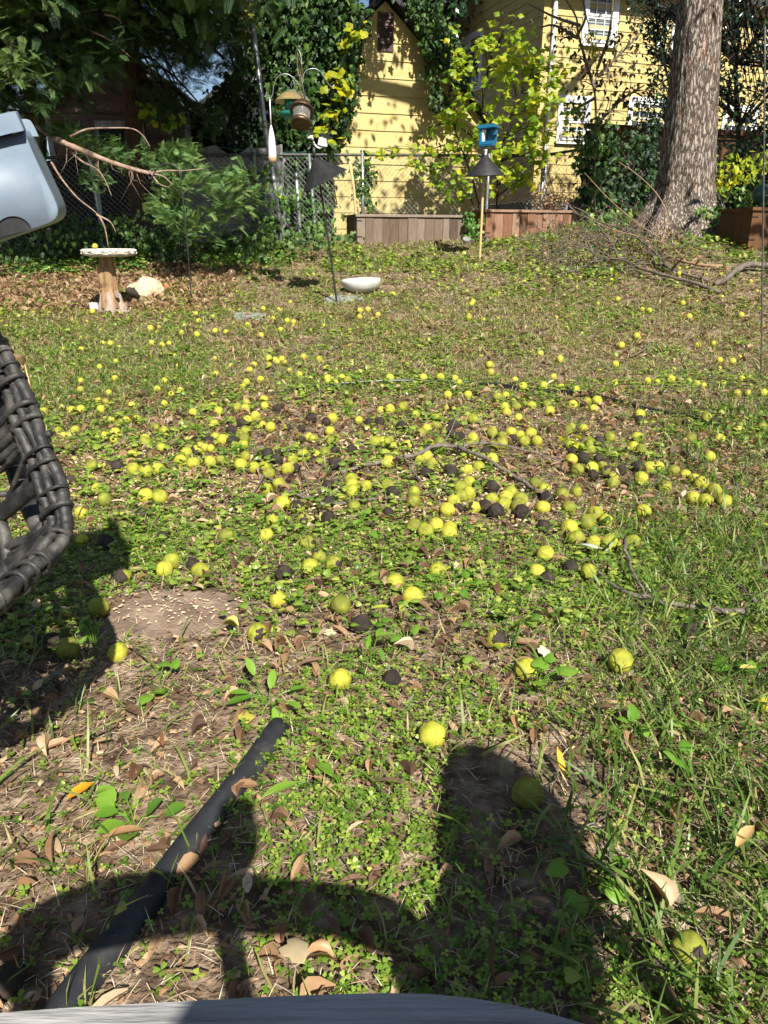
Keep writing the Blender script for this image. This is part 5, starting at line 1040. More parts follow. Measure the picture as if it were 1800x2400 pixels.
# neighbour's dark roof further back
RY = 19.; a0, a1, a2 = pY(430, 290, RY), pY(560, 178, RY), pY(690, 290, RY); t = thing('far_shed', 'dark gabled roof seen between the shed and the ivy', 'shed', V3(a1[0], RY, 1.2))
b = MB(); 
for e_, sg in ((a0, -1), (a2, 1)):
    v = [V3(e_[0]+sg*.2, RY-.2, e_[2]-.15), V3(a1[0], RY-.2, a1[2]), V3(a1[0], RY+4, a1[2]), V3(e_[0]+sg*.2, RY+4, e_[2]-.15)]; v += [q+V3(0, 0, .1) for q in v]; b.add(v, [(0, 1, 2, 3), (4, 7, 6, 5), (0, 4, 5, 1), (1, 5, 6, 2), (2, 6, 7, 3), (3, 7, 4, 0)])
b.build('roof', M['dark_roof'], t)
b = MB(); b.add([(a0[0], RY, .9), (a2[0], RY, .9), (a2[0], RY, a2[2]), (a1[0], RY, a1[2]), (a0[0], RY, a0[2])], [(0, 1, 2, 3, 4)]); v = [(a0[0], RY+3.8, .9), (a2[0], RY+3.8, .9), (a2[0], RY+3.8, a2[2]), (a0[0], RY+3.8, a0[2])]; b.add(v, [(0, 3, 2, 1)])
for e_ in (a0, a2): b.add([(e_[0], RY, .9), (e_[0], RY+3.8, .9), (e_[0], RY+3.8, e_[2]), (e_[0], RY, e_[2])], [(0, 1, 2, 3)])
b.build('wall', M['black_cloth_and_dark'], t)
# ================================================================ chain-link fence
FO = V3(0, 12.75, 0)
def fs(px, py=450):
    u, dy, _ = ray(px, py); r = u/dy; return (r*FO[1]-FO[0])/(A2[0]-r*A2[1])
def fpt(s, z): return FO+A2*s+V3(0, 0, z)
def fz(s): p = FO+A2*s; return float(np.interp(p[1], _ky, _kz)) + .30*float(sst(s, 2.5, 5))
t = thing('chain_link_fence', 'chain-link fence with steel rail and posts across the back of the yard', 'fence', fpt(0, fz(0)))
s0_, s1_ = fs(-260), fs(2060); Hf = 1.24
ss = np.linspace(s0_, s1_, 24)
b = MB(); b.tube([fpt(x, fz(x)+Hf) for x in ss], .021, 8); b.build('top_rail', M['rail_dark'], t, smooth=True)
for px in (-150, 230, 600, 850, 1270, 1545, 1770):
    x = fs(px); b = MB(); b.tube([fpt(x, fz(x)-.2), fpt(x, fz(x)+Hf+.04)], .03, 10); b.lathe([(r*.034, z*.03) for r, z in sphere(10, 5)], 10, fpt(x, fz(x)+Hf+.05)); b.build('post', M['galv'], t, smooth=True)
b = MB(); pitch = .075
for x in np.arange(s0_, s1_, pitch):
    for sg in (-1, 1):
        z0 = fz(x)+.02; pts = []
        for k in (0, .5, 1):
            xx = x+sg*k*(Hf-.02); pts.append(fpt(xx, fz(xx)+.02+k*(Hf-.02))+N2*(.004*sg))
        b.tube(pts, .0024, 3, cap=False)
b.build('mesh', M['wire'], t)
# shade cloth hung along the left stretch
def cloth(name, pa, pb, ztop, zbot, mat, label, amp=.03, wob=.03, off=.05):
    sa, sb = fs(pa), fs(pb); n, m = 60, 16; b = MB(); v = []
    for j in range(m):
        k = j/(m-1)
        for i in range(n):
            q = i/(n-1); s = sa+(sb-sa)*q; zt = fz(s)+ztop+wob*math.sin(q*9)*.6-wob*abs(math.sin(q*math.pi*3)); z = fz(s)+zbot+(zt-fz(s)-zbot)*k
            d = amp*(float(fbm(q*7, k*2, 4, 3))-.5)*2+.02*math.sin(q*40)*(k)
            v.append(fpt(s, z)-N2*(off+d))
    b.add(v, [(j*n+i, j*n+i+1, (j+1)*n+i+1, (j+1)*n+i) for j in range(m-1) for i in range(n-1)]); v0 = b.V[0]; k_ = len(v0); f0_ = b.F[0]; b.add(v0-N2*.004, f0_[:, ::-1]); return tag(b.build(name, mat, smooth=True), label, 'shade cloth')
cloth('shade_cloth', -250, 425, Hf+.05, .35, M['black_cloth_and_dark'], 'black shade cloth sagging behind the left part of the fence', .06, .05)
cloth('shade_cloth', 432, 668, Hf+.13, .05, M['grey_cloth'], 'grey translucent-looking shade cloth on the fence behind the cypress branch', .03, .08)
# dark shed window/door panel leaning by the posts
s_ = fs(672); b = MB(); b.box(fpt(fs(664), fz(s_)+.72)-N2*.25, (.26, .03, 1.0), rotz(.3), .004); tag(b.build('panel', M['grey_cloth']), 'dark flat board leaning behind the pale steel posts', 'board')
# tall loose posts
def post(pts, Y, r, mat, label, name='steel_pole', bands=()):
    P = [pY(*p, Y) for p in pts]; z0 = float(gz(P[0][0], P[0][1])); P = [P[0]*[1, 1, 0]+[0, 0, z0-.1]]+P; b = MB(); b.tube(P, r, 12); t = thing(name, label, 'pole', P[0]); b.build('pole', mat, t, smooth=True)
    for (px, py) in bands: b = MB(); q = pY(px, py, Y); d = (P[-1]-P[1]); d /= np.linalg.norm(d); b.tube([q-d*.045, q+d*.045], np.max(r)*1.18, 12); b.build('coupling', mat, t, smooth=True)
post([(658, 540), (650, 470), (620, 290), (592, 55)], 11.6, .036, M['galv'], 'tall leaning galvanised steel pole left of the ivy column', bands=((621, 293), (641, 420)))
post([(243, 585), (232, 500), (215, 400), (190, 210)], 10.9, .024, M['galv'], 'thin leaning steel pole behind the birdbath')
post([(703, 545), (699, 480), (694, 410)], 11.9, .030, M['galv'], 'short pale painted pole left of the cone baffle', bands=((694, 412),))
post([(738, 530), (733, 470), (724, 360)], 12.2, .026, M['galv'], 'short grey steel pole in the ivy behind the cone baffle')
post([(836, 520), (829, 440), (820, 380)], 12.3, .022, M['wood_pole'], 'weathered stick leaning on the fence left of the garage wall', name='wooden_stick')
post([(1140, 500), (1143, 440), (1147, 360)], 12.62, .022, M['galv'], 'grey steel pole just right of the blue feeder', bands=())
# green line
b = MB(); b.tube(smoothpath([fpt(fs(520), fz(fs(520))+Hf+.1), pY(640, 357, 12.4), fpt(fs(790), fz(fs(790))+Hf+.05)], 6), .004, 5); tag(b.build('wire_line', pm('green_line', [(.02, .12, .09), (.03, .16, .12)], rough=.5, bump=0)), 'thin green line strung behind the feeders', 'line')
# dark board fence behind the right part
t = thing('board_fence', 'dark wooden board fence overgrown with ivy behind the big tree', 'fence', fpt(5, fz(5)))
for i, x in enumerate(np.arange(fs(1432), fs(2060)+1.5, .16)):
    p = FO+A2*x-N2*1.0; 
    if i == 0: b = MB()
    b.obox(FO-N2*1.0, A2, N2, x+.004, x+.156, .9, fz(x)+1.55+rng.normal(0, .01), 0, .02, t=rng.uniform(0, 1))
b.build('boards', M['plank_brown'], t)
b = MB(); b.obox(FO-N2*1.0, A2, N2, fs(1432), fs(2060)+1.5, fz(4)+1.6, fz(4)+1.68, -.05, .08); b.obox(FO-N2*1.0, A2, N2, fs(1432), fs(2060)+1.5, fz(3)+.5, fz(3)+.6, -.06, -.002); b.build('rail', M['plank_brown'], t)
# ================================================================ big trunk
def surface_leaf(name, mat, tm, P, size, facing, spread, ti, parent=None):
    n = len(P); b = MB(); az = math.atan2(facing[1], facing[0])+math.pi/2+rng.normal(0, spread, n)
    # leaves hang tip down, face outward
    R = np.einsum('nij,jk->nik', eul(az, np.full(n, 0.), np.zeros(n)), rotx(math.pi/2+.25)@np.diag([1, -1, -1.])) if False else eul(az, 1.35+rng.normal(0, .38, n), math.pi+rng.normal(0, .5, n))
    b.inst(tm, P, R, size*U(n, .55, 1.25), np.clip(ti, 0, 1)); return b.build(name, mat, parent, smooth=False)
TY = 11.0
cx = lambda py: np.interp(py, [-900, 0, 200, 400, 470, 515, 560], [1700, 1641, 1626, 1610, 1604, 1600, 1600])
wr = lambda py: np.interp(py, [-900, 0, 200, 330, 420, 470, 500, 530, 560], [44, 50, 55, 61, 66, 76, 92, 112, 130])
tb = pY(1600, 530, TY); tb[2] = float(gz(tb[0], tb[1]))
t = thing('big_tree', 'big tree with thick furrowed trunk at the right end of the yard', 'tree', tb)
b = MB(); rows = np.concatenate([np.linspace(-900, 0, 30)[:-1], np.linspace(0, 575, 110)]); NS = 120; an = np.arange(NS)*2*math.pi/NS; v = []
for py in rows:
    c = pY(cx(py), py, TY); r = wr(py)*depth(c)/F; z = c[2]
    fl = sst(py, 400, 540)
    k = 1+.05*np.sin(an*3+1)+fl*(.16*np.sin(an*5+.7)+.10*np.sin(an*8+2))
    rid = np.abs(fbm(an/(2*math.pi)*46+2.5*fbm(an*1.5, z*1.6, 3, 2), z*2.1, 1.0, 2)-.5)*2
    rg2 = fbm(an*9, z*9, 7, 3)
    k = k+(-.055*(1-np.clip(rid*3.2, 0, 1))+.035*(rg2-.5))
    v.append(np.stack([c[0]+r*k*np.cos(an), c[1]+r*k*np.sin(an), np.full(NS, z)], 1))
m = len(rows); b.add(np.concatenate(v), [(i*NS+k, (i+1)*NS+k, (i+1)*NS+(k+1) % NS, i*NS+(k+1) % NS) for i in range(m-1) for k in range(NS)])
b.build('trunk', M['bark'], t, smooth=True)
# limbs and crown, above the picture: they dapple the walls
top = pY(1700, -900, TY); b = MB(); cen = []
for k in range(11):
    a = k*.62+.3; zz = top[2]-rng.uniform(0, 2.2); p0 = V3(top[0], TY, zz-.6); L = rng.uniform(2.4, 4.2); d = V3(math.cos(a), math.sin(a), .45)
    Q = smoothpath([p0, p0+d*L*.4+[0, 0, .2], p0+d*L*.8+rng.normal(0, .25, 3), p0+d*L+[0, 0, .1]], 4); b.tube(Q, taper(len(Q), .15, .04), 8); cen += [Q[-1], Q[len(Q)//2], Q[-3]]
b.build('limbs', M['bark'], t, smooth=True)
cen = np.array(cen); n = 2100; ci = rng.integers(len(cen), size=n); P = cen[ci]+rng.normal(0, .62, (n, 3)); P = P[P[:, 2] > 5.2]; n = len(P)
b = MB(); b.inst(OVAL, P, eul(U(n, 0, 6.28), rng.normal(0, .7, n), U(n, 0, 6.28)), U(n, .09, .17), U(n)); b.build('crown', M['canopy'], t)
# twigs of foliage over the garage, above the frame
# ================================================================ conifers at the left
def conifer(name, label, trunk, polys, r0, r1, branches=()):
    t = thing(name, label, 'tree', trunk[0]); b = MB(); Q = smoothpath(trunk, 6); b.tube(Q, taper(len(Q), r0, r1)*(1+.06*np.sin(np.arange(len(Q))*1.3)), 14); b.build('trunk', M['cedar_bark'], t, smooth=True)
    b = MB(); br = MB()
    for poly, Y0, Y1, ncl, per, r, L, tlo, thi in polys:
        P, k, c = cloud(poly, Y0, Y1, ncl, per, r); n = len(P); d = rng.normal(0, 1, (n, 3))*[1, .9, .5]+[0, -.25, -.45]+np.repeat(rng.normal(0, .8, (ncl, 3))*[1, 1, .3], per, 0)
        b.inst(SPRAY, P, along(d), L*U(n, .6, 1.3), np.clip(tlo+(thi-tlo)*U(n)+k*.15, 0, 1))
        for q in c[::2]:
            i = np.argmin(np.abs(Q[:, 2]-(q[2]+.5))); s_ = Q[i]; m_ = (s_+q)/2+[0, 0, .25]; br.tube(smoothpath([s_, m_, q+[0, 0, .05], q+(q-s_)*.05+[0, 0, -.05]], 3), taper(10, .022, .006), 5)
    b.build('foliage', M['conifer'], t); br.build('branches', M['dark_bark'], t, smooth=True); return t
g1 = pY(318, 500, 11.7); g1[2] = .85
conifer('cypress_tree', 'dark cypress with a straight black trunk standing before the brown shed', [g1, pY(316, 380, 11.7), pY(310, 200, 11.6), pY(300, 0, 11.6), pY(292, -350, 11.6), pY(290, -700, 11.6)], [
  ([(-60, -30), (560, -30), (560, 60), (540, 110), (430, 110), (300, 90), (150, 130), (-60, 160)], 10.2, 12.6, 150, 32, .15, .20, .0, .75),
  ([(420, 60), (560, 40), (570, 170), (540, 200), (510, 130), (430, 170), (380, 260), (350, 200)], 11.8, 13.2, 42, 26, .13, .17, .05, .8),
  ([(340, 210), (470, 230), (560, 270), (540, 310), (420, 300), (350, 260)], 11.2, 11.8, 20, 22, .10, .15, .3, .95),
  ([(-100, -330), (560, -330), (580, -90), (-60, -90)], 10.6, 13.2, 190, 52, .28, .22, .1, .8)], .15, .08)  # last patch: unseen overhead foliage added to shade the shed
g2 = pY(80, 560, 11.9); g2[2] = float(gz(g2[0], g2[1]))
t2 = conifer('cypress_tree', 'ragged cypress at the left whose lower branch sweeps across the fence', [g2, pY(86, 420, 11.8), pY(88, 300, 11.6), pY(40, 60, 11), pY(10, -300, 10.4), pY(0, -700, 10)], [
  ([(-60, -40), (330, -40), (310, 60), (250, 170), (90, 250), (-60, 260)], 8.7, 10.2, 95, 30, .13, .17, .0, .9),
  ([(-30, 110), (45, 112), (52, 160), (40, 195), (-30, 200)], 8.1, 8.4, 7, 26, .07, .13, .85, 1.1),
  ([(-30, -30), (95, -30), (80, 20), (40, 45), (-30, 50)], 8.3, 8.8, 9, 26, .08, .15, .7, 1.1),
  ([(-200, -300), (660, -300), (640, -100), (-100, -100)], 8.1, 10.4, 200, 56, .25, .21, .1, .8),  # unseen foliage slab added overhead to shade the left fence and ivy
  ([(-420, -100), (-60, -100), (-60, 330), (-420, 330)], 8.4, 10, 60, 26, .2, .2, .1, .8)], .13, .06)
# the long low branch with its sunlit sprays
def bp(px, py, Y=8.95): return pY(px, py, Y)
b = MB(); Q = smoothpath([bp(88, 296, 11.5), bp(118, 318, 9.9), bp(150, 335), bp(200, 356), bp(260, 380), bp(310, 396), bp(350, 406)], 6); b.tube(Q, taper(len(Q), .036, .02)*(1+rng.normal(0, .05, len(Q))), 9)
for pts in ([(350, 406), (385, 415), (415, 446)], [(350, 406), (390, 400), (430, 400), (480, 395)], [(350, 400), (372, 430), (398, 440)], [(165, 320), (205, 303), (262, 300), (310, 302), (335, 318), (352, 345)], [(165, 356), (195, 380), (225, 395), (245, 420), (262, 460)], [(120, 380), (145, 420), (180, 462), (215, 490), (232, 505)], [(232, 505), (246, 535), (254, 580)], [(226, 503), (258, 520), (272, 545)], [(60, 36), (90, 70), (105, 95)], [(65, 30), (150, 32), (230, 22)], [(210, 72), (260, 95), (305, 133)], [(245, 34), (270, 40), (286, 55)]):
    q = np.array([bp(*p, 8.93) for p in pts]); q = smoothpath(q, 5); b.tube(q, taper(len(q), .013, .004), 6)
for _ in range(22):
    i = int(rng.integers(8, len(Q))); p = Q[i]; L = rng.uniform(.08, .35); d = V3(rng.normal(.1, .3), rng.normal(0, .3), -1); b.tube([p, p+d*L*.5+rng.normal(0, .02, 3), p+d*L+rng.normal(0, .09, 3)], [.0035, .003, .0015], 4)
b.build('low_branch', M['pink_branch'], t2, smooth=True)
b = MB()
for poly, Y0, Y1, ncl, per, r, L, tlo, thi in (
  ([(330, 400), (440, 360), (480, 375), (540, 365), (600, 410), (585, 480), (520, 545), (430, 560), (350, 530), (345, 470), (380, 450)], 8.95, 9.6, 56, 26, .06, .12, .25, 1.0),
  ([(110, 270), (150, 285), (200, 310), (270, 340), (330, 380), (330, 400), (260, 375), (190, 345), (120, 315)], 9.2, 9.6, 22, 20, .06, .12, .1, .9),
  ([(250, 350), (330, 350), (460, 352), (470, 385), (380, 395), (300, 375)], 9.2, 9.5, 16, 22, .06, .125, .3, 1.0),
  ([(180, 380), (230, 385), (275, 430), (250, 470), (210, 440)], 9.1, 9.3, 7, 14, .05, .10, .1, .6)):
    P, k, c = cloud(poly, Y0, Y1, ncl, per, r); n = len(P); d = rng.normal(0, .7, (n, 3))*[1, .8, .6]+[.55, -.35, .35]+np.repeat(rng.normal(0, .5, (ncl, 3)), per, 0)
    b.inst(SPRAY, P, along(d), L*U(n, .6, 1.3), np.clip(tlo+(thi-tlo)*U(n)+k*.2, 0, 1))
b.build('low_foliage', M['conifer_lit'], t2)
# ================================================================ ivy column, climbing ivy and vines
iv0 = pY(745, 530, 13.0); iv0[2] = .95
t = thing('ivy_tree', 'tree trunk wholly wrapped in dark ivy left of the yellow garage', 'tree', iv0)
b = MB(); Q = smoothpath([iv0-[0, 0, .1], pY(748, 380, 13), pY(765, 200, 13), pY(775, 0, 13), pY(780, -400, 13)], 6); b.tube(Q, taper(len(Q), .26, .16), 16); b.build('trunk', M['dark_bark'], t, smooth=True)
P, k, c = cloud([(640, -40), (830, -40), (845, 20), (832, 70), (818, 130), (805, 220), (790, 300), (770, 420), (760, 500), (690, 520), (665, 420), (650, 250), (600, 120)], 12.5, 13.1, 330, 22, (.10, .10, .13))
surface_leaf('ivy', M['ivy'], IVY, P, .10, (0, -1), .7, .45+k*.5+rng.normal(0, .22, len(P)), t)
P, k, c = cloud([(640, -400), (960, -400), (940, -30), (640, -30)], 12.3, 13.6, 90, 22, .2); surface_leaf('upper_ivy', M['ivy'], IVY, P, .11, (0, -1), 1., .4+k*.5, t)
def ivypatch(poly, Y0, Y1, ncl, per, r, label, size=.08, mat='ivy', tb_=.45, name='ivy', cat='ivy', stems=()):
    P, k, c = cloud(poly, Y0, Y1, ncl, per, r); o = surface_leaf(name, M[mat], IVY, P, size, (0, -1), .6, tb_+k*.5+rng.normal(0, .22, len(P))); return tag(o, label, cat)
ivypatch([(985, -20), (1050, 40), (1090, 130), (1105, 210), (1085, 215), (1062, 190), (1055, 230), (1030, 260), (1015, 225), (1000, 170), (985, 110), (980, 60), (950, 10)], 13.9, 14.15, 80, 20, (.055, .04, .08), 'ivy hanging from the right roof slope of the yellow garage', .075)
ivypatch([(790, 30), (840, 10), (855, 50), (845, 110), (832, 170), (828, 260), (790, 330)], 13.7, 13.95, 70, 18, (.05, .04, .08), 'ivy fringe on the garage wall beside the louvred vent', .075)
ivypatch([(830, 380), (880, 375), (888, 420), (870, 470), (880, 500), (850, 505), (835, 450)], 12.6, 12.75, 22, 12, (.04, .03, .07), 'thin ivy hanging on the fence before the garage wall', .065, 'ivy', .5)
ivypatch([(-60, 470), (120, 500), (220, 520), (400, 500), (560, 540), (700, 520), (830, 545), (830, 585), (700, 580), (560, 610), (300, 620), (-60, 650)], 9.9, 12.2, 190, 16, (.12, .12, .06), 'ivy bank along the foot of the fence at the left', .07, 'ivy', .62)
ivypatch([(540, 400), (680, 400), (690, 520), (600, 560), (520, 540)], 11.6, 12.4, 20, 12, (.1, .08, .1), 'leafy vines on the fence around the leaning steel pole', .075, 'ivy_light', .25)
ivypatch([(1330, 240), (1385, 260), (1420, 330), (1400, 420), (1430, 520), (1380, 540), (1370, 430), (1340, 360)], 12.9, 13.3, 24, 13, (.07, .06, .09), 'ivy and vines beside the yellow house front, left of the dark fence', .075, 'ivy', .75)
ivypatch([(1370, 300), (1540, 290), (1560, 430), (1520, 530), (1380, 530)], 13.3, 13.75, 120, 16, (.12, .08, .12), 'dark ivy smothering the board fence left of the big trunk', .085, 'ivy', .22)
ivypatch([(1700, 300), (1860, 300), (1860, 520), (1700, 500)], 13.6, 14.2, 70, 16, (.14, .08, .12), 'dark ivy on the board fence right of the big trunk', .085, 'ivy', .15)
ivypatch([(1385, 500), (1540, 500), (1560, 560), (1420, 575)], 11.4, 12.0, 36, 14, (.12, .12, .05), 'ivy ground leaves at the left foot of the big trunk', .07, 'ivy_light', .4)
ivypatch([(1640, 490), (1700, 500), (1690, 560), (1620, 560)], 10.2, 10.7, 20, 14, (.07, .06, .06), 'small ivy sprigs against the right foot of the big trunk', .055, 'ivy_light', .4)
ivypatch([(1085, 500), (1125, 500), (1130, 570), (1095, 575)], 12.2, 12.5, 14, 12, (.04, .05, .06), 'ivy growing in the gap between the two planters', .06, 'ivy_light', .35)
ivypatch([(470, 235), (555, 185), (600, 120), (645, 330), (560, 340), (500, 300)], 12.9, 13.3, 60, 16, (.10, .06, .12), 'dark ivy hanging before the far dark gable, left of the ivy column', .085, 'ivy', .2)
# low plants at the top edge of the lawn
def weedbed(x0, x1, y0, y1, n, label, L=.05, mat='ivy_light', hgt=.09):
    x, y = U(n, x0, x1), U(n, y0, y1); k = fbm(x*1.8, y*1.8, 11, 3) > .44; x, y = x[k], y[k]; n = len(x); b = MB()
    b.inst(HEART, put(x, y, .02+hgt*U(n)), eul(U(n, 0, 6.28), rng.normal(0, .55, n), U(n, 0, 6.28)), L*U(n, .5, 1.3), np.clip(rng.beta(2, 2, n), 0, 1)); return stuff(b.build('ground_cover', M[mat]), label)
weedbed(-.8, 1.6, 9.8, 11.7, 1500, 'bright ground ivy in front of the planters', .052, 'creeper')
weedbed(1.4, 5.2, 8.6, 12.2, 3000, 'ground ivy and weeds around the brush heap and big tree', .055, 'creeper')
weedbed(-5.4, -1.2, 9.6, 11.6, 4200, 'ivy leaves creeping out of the left bank', .06)
# vine with yellowing leaves climbing the ivy column
def leafy(name, label, cat, stems, poly, Y0, Y1, ncl, per, r, tm, size, mat, tb_=.5, sr=.012, stem_mat='dark_bark', down=.9, nb_=True):
    P, k, c = cloud(poly, Y0, Y1, ncl, per, r); n = len(P); base = stems[0][0] if stems else c.mean(0)
    t = thing(name, label, cat, base); b = MB(); R = eul(rng.normal(0, .9, n), down+rng.normal(0, .45, n), math.pi+rng.normal(0, .7, n)); b.inst(tm, P, R, size*U(n, .55, 1.25), np.clip(tb_+k*.5+rng.normal(0, .2, n), 0, 1)); b.build('leaves', M[mat], t)
    s = MB(); allp = []
    for st in stems: q = smoothpath(st, 5); s.tube(q, taper(len(q), sr, sr*.4), 7); allp.append(q)
    if allp and nb_:
        A_ = np.concatenate(allp)
        for q in c: i = np.argmin(np.linalg.norm(A_-q-[0, 0, .0], axis=1)); a = A_[max(0, i-2)]; s.tube([a, (a+q)/2+[0, 0, .03]+rng.normal(0, .02, 3), q], [sr*.35, sr*.28, sr*.12], 4)
    if s.n: s.build('stems', M[stem_mat], t, smooth=True)
    return t
leafy('vine', 'climbing vine with big yellow leaves running up the ivy column', 'vine', [[pY(790, 480, 12.4), pY(770, 350, 12.4), pY(775, 250, 12.4), pY(790, 180, 12.4), pY(825, 80, 12.4), pY(830, 40, 12.4)]],
      [(815, 40), (850, 55), (830, 120), (800, 170), (830, 215), (790, 250), (800, 330), (760, 340), (740, 300), (765, 230), (775, 170), (800, 90)], 12.3, 12.5, 44, 2, .07, TULIP, .12, 'yellow', .35, .008)
# bright yellow-green young tree between garage and house
sb = pY(1148, 520, 12.95)
leafy('young_tree', 'young tree full of yellow-green leaves between the yellow garage and the house', 'tree', [
   [sb, pY(1140, 400, 12.95), pY(1130, 260, 12.9), pY(1150, 140, 12.9), pY(1200, 50, 12.85)], [sb+[.1, 0, 0], pY(1170, 380, 12.9), pY(1205, 250, 12.85), pY(1240, 190, 12.8), pY(1290, 150, 12.8)],
   [sb+[-.1, 0, 0], pY(1100, 400, 12.9), pY(1060, 280, 12.9), pY(1050, 180, 12.9)], [pY(1110, 480, 12.95), pY(1080, 420, 12.9), pY(1010, 350, 12.9)], [pY(1120, 330, 12.9), pY(1060, 290, 12.9), pY(1000, 300, 12.9)]],
   [(1060, 70), (1100, 110), (1190, 30), (1240, 45), (1250, 80), (1200, 130), (1290, 130), (1330, 150), (1310, 200), (1330, 270), (1290, 330), (1270, 420), (1200, 440), (1140, 430), (1090, 380), (1040, 340), (1000, 300), (1010, 270), (1050, 230), (1060, 150)], 12.6, 13.1, 165, 7, .085, TULIP, .10, 'yellowgreen', .52, .016)
leafy('vine', 'vine with pale green lobed leaves trailing over the fence before the garage wall', 'vine', [[pY(1010, 500, 12.55), pY(1010, 400, 12.5), pY(960, 345, 12.5), pY(900, 350, 12.5)], [pY(1010, 400, 12.5), pY(1060, 380, 12.5), pY(1080, 300, 12.5)]],
   [(860, 345), (930, 340), (1000, 350), (1090, 370), (1100, 460), (1060, 470), (1000, 420), (960, 400), (900, 385), (860, 370)], 12.45, 12.65, 44, 4, .06, TULIP, .085, 'yellowgreen', .35, .006)
leafy('weed', 'dark green weed sprays at the foot of the leaning feeder pole bed', 'plant', [[pY(690, 560, 11.3), pY(700, 500, 11.2), pY(740, 470, 11.2)], [pY(690, 560, 11.3), pY(660, 490, 11.2), pY(650, 460, 11.2)]], [(640, 450), (720, 450), (780, 475), (770, 500), (690, 490), (640, 480)], 11.1, 11.3, 16, 7, .06, OVAL, .09, 'ivy_light', .2, .005)
# sapling: bare with some dark leaves in front of the yellow house
s0 = pY(1392, 470, 13.4); s0[2] = 1.0
t = leafy('sapling', 'thin bare sapling with a few curled dark leaves in front of the yellow house', 'tree', [
   [s0, pY(1396, 300, 13.4), pY(1394, 210, 13.4), pY(1400, 160, 13.4)], [pY(1396, 215, 13.4), pY(1375, 150, 13.4), pY(1355, 80, 13.4), pY(1350, 40, 13.4), pY(1320, -10, 13.4)], [pY(1400, 160, 13.4), pY(1425, 90, 13.4), pY(1435, 20, 13.4), pY(1440, -60, 13.4)],
   [pY(1355, 80, 13.4), pY(1372, 40, 13.4), pY(1362, -20, 13.4)], [pY(1400, 180, 13.4), pY(1460, 120, 13.4), pY(1500, 80, 13.4)], [pY(1392, 300, 13.4), pY(1450, 240, 13.4), pY(1510, 200, 13.4)], [pY(1360, 60, 13.4), pY(1300, 40, 13.3), pY(1240, 10, 13.3)], [pY(1394, 230, 13.4), pY(1340, 260, 13.3), pY(1310, 270, 13.3)],
   [pY(1355, 90, 13.4), pY(1300, 60, 13.4), pY(1265, 65, 13.4)]],
   [(1280, 60), (1330, 30), (1370, 100), (1450, 40), (1520, 120), (1540, 220), (1480, 300), (1430, 270), (1400, 200), (1340, 190), (1290, 110)], 13.2, 13.7, 62, 4, .09, CURLED, .075, 'brown_leaf', .3, .026, 'dark_stick')
t = leafy('vine', 'green vine leaves hanging on the sapling by the lower house window', 'vine', [[pY(1385, 480, 13.2), pY(1380, 380, 13.2), pY(1390, 280, 13.2)]], [(1340, 160), (1370, 200), (1400, 290), (1420, 330), (1390, 370), (1350, 350), (1290, 340), (1270, 300), (1320, 290)], 13.1, 13.3, 18, 4, .07, OVAL, .085, 'ivy_light', .35, .008)
b = MB(); P, k, c = cloud([(1365, 85), (1390, 80), (1400, 125), (1385, 150)], 13.3, 13.4, 8, 8, .04); n = len(P); b.inst(LONG, P, eul(rng.normal(0, 1, n), 1+rng.normal(0, .4, n), math.pi+rng.normal(0, .6, n)), U(n, .06, .11), U(n)); tag(b.build('yellow_leaves', M['yellow']), 'small tuft of yellow leaves caught in the sapling by the upper window', 'leaves')
# dark glossy tree behind the big trunk
h0 = pY(1735, 520, 14.4); h0[2] = 1.1
t = leafy('holly_tree', 'dark glossy-leaved evergreen behind the big trunk', 'tree', [[h0, pY(1730, 300, 14.4), pY(1720, 100, 14.4), pY(1715, -200, 14.4)], [pY(1730, 250, 14.4), pY(1620, 170, 14.2), pY(1520, 120, 14.2)], [pY(1730, 280, 14.4), pY(1660, 230, 14.2), pY(1560, 260, 14.2)], [pY(1725, 150, 14.4), pY(1640, 40, 14.2), pY(1540, 20, 14.2)], [pY(1725, 150, 14.4), pY(1800, 60, 14.3), pY(1840, 30, 14.2)]],
   [(1470, -30), (1560, 20), (1700, -40), (1850, -40), (1850, 300), (1760, 310), (1690, 290), (1690, 180), (1660, 140), (1600, 230), (1560, 290), (1500, 250), (1540, 180), (1500, 90)], 13.8, 14.8, 230, 13, .13, OVAL, .085, 'holly', .35, .05)
leafy('holly_tree', 'second dark evergreen mass just left of the big trunk top', 'tree', [[pY(1580, 520, 14.0)*[1, 1, 0]+[0, 0, 1.0], pY(1575, 250, 14), pY(1545, 100, 14), pY(1530, -50, 14)]], [(1480, -40), (1590, -40), (1580, 120), (1575, 260), (1530, 300), (1470, 290), (1500, 200), (1540, 150), (1490, 60)], 13.7, 14.2, 70, 13, .10, OVAL, .08, 'holly', .35, .03)
leafy('shrub', 'lime-yellow leafy shrub between the big trunk and the brown planter', 'shrub', [[pY(1720, 510, 10.9), pY(1745, 400, 10.8), pY(1780, 350, 10.8)], [pY(1720, 510, 10.9), pY(1690, 420, 10.8)]], [(1670, 380), (1730, 370), (1780, 330), (1805, 345), (1820, 400), (1760, 410), (1720, 440), (1690, 460), (1670, 440)], 10.6, 11.0, 46, 6, .06, OVAL, .085, 'yellowgreen', .62, .006)
leafy('weed', 'mixed leafy weeds behind the brown planter at the right', 'plant', [[pY(1745, 500, 10.6), pY(1760, 450, 10.5)]], [(1690, 450), (1800, 430), (1860, 470), (1860, 490), (1720, 500)], 10.3, 10.7, 30, 8, .07, OVAL, .075, 'ivy_light', .4, .006)
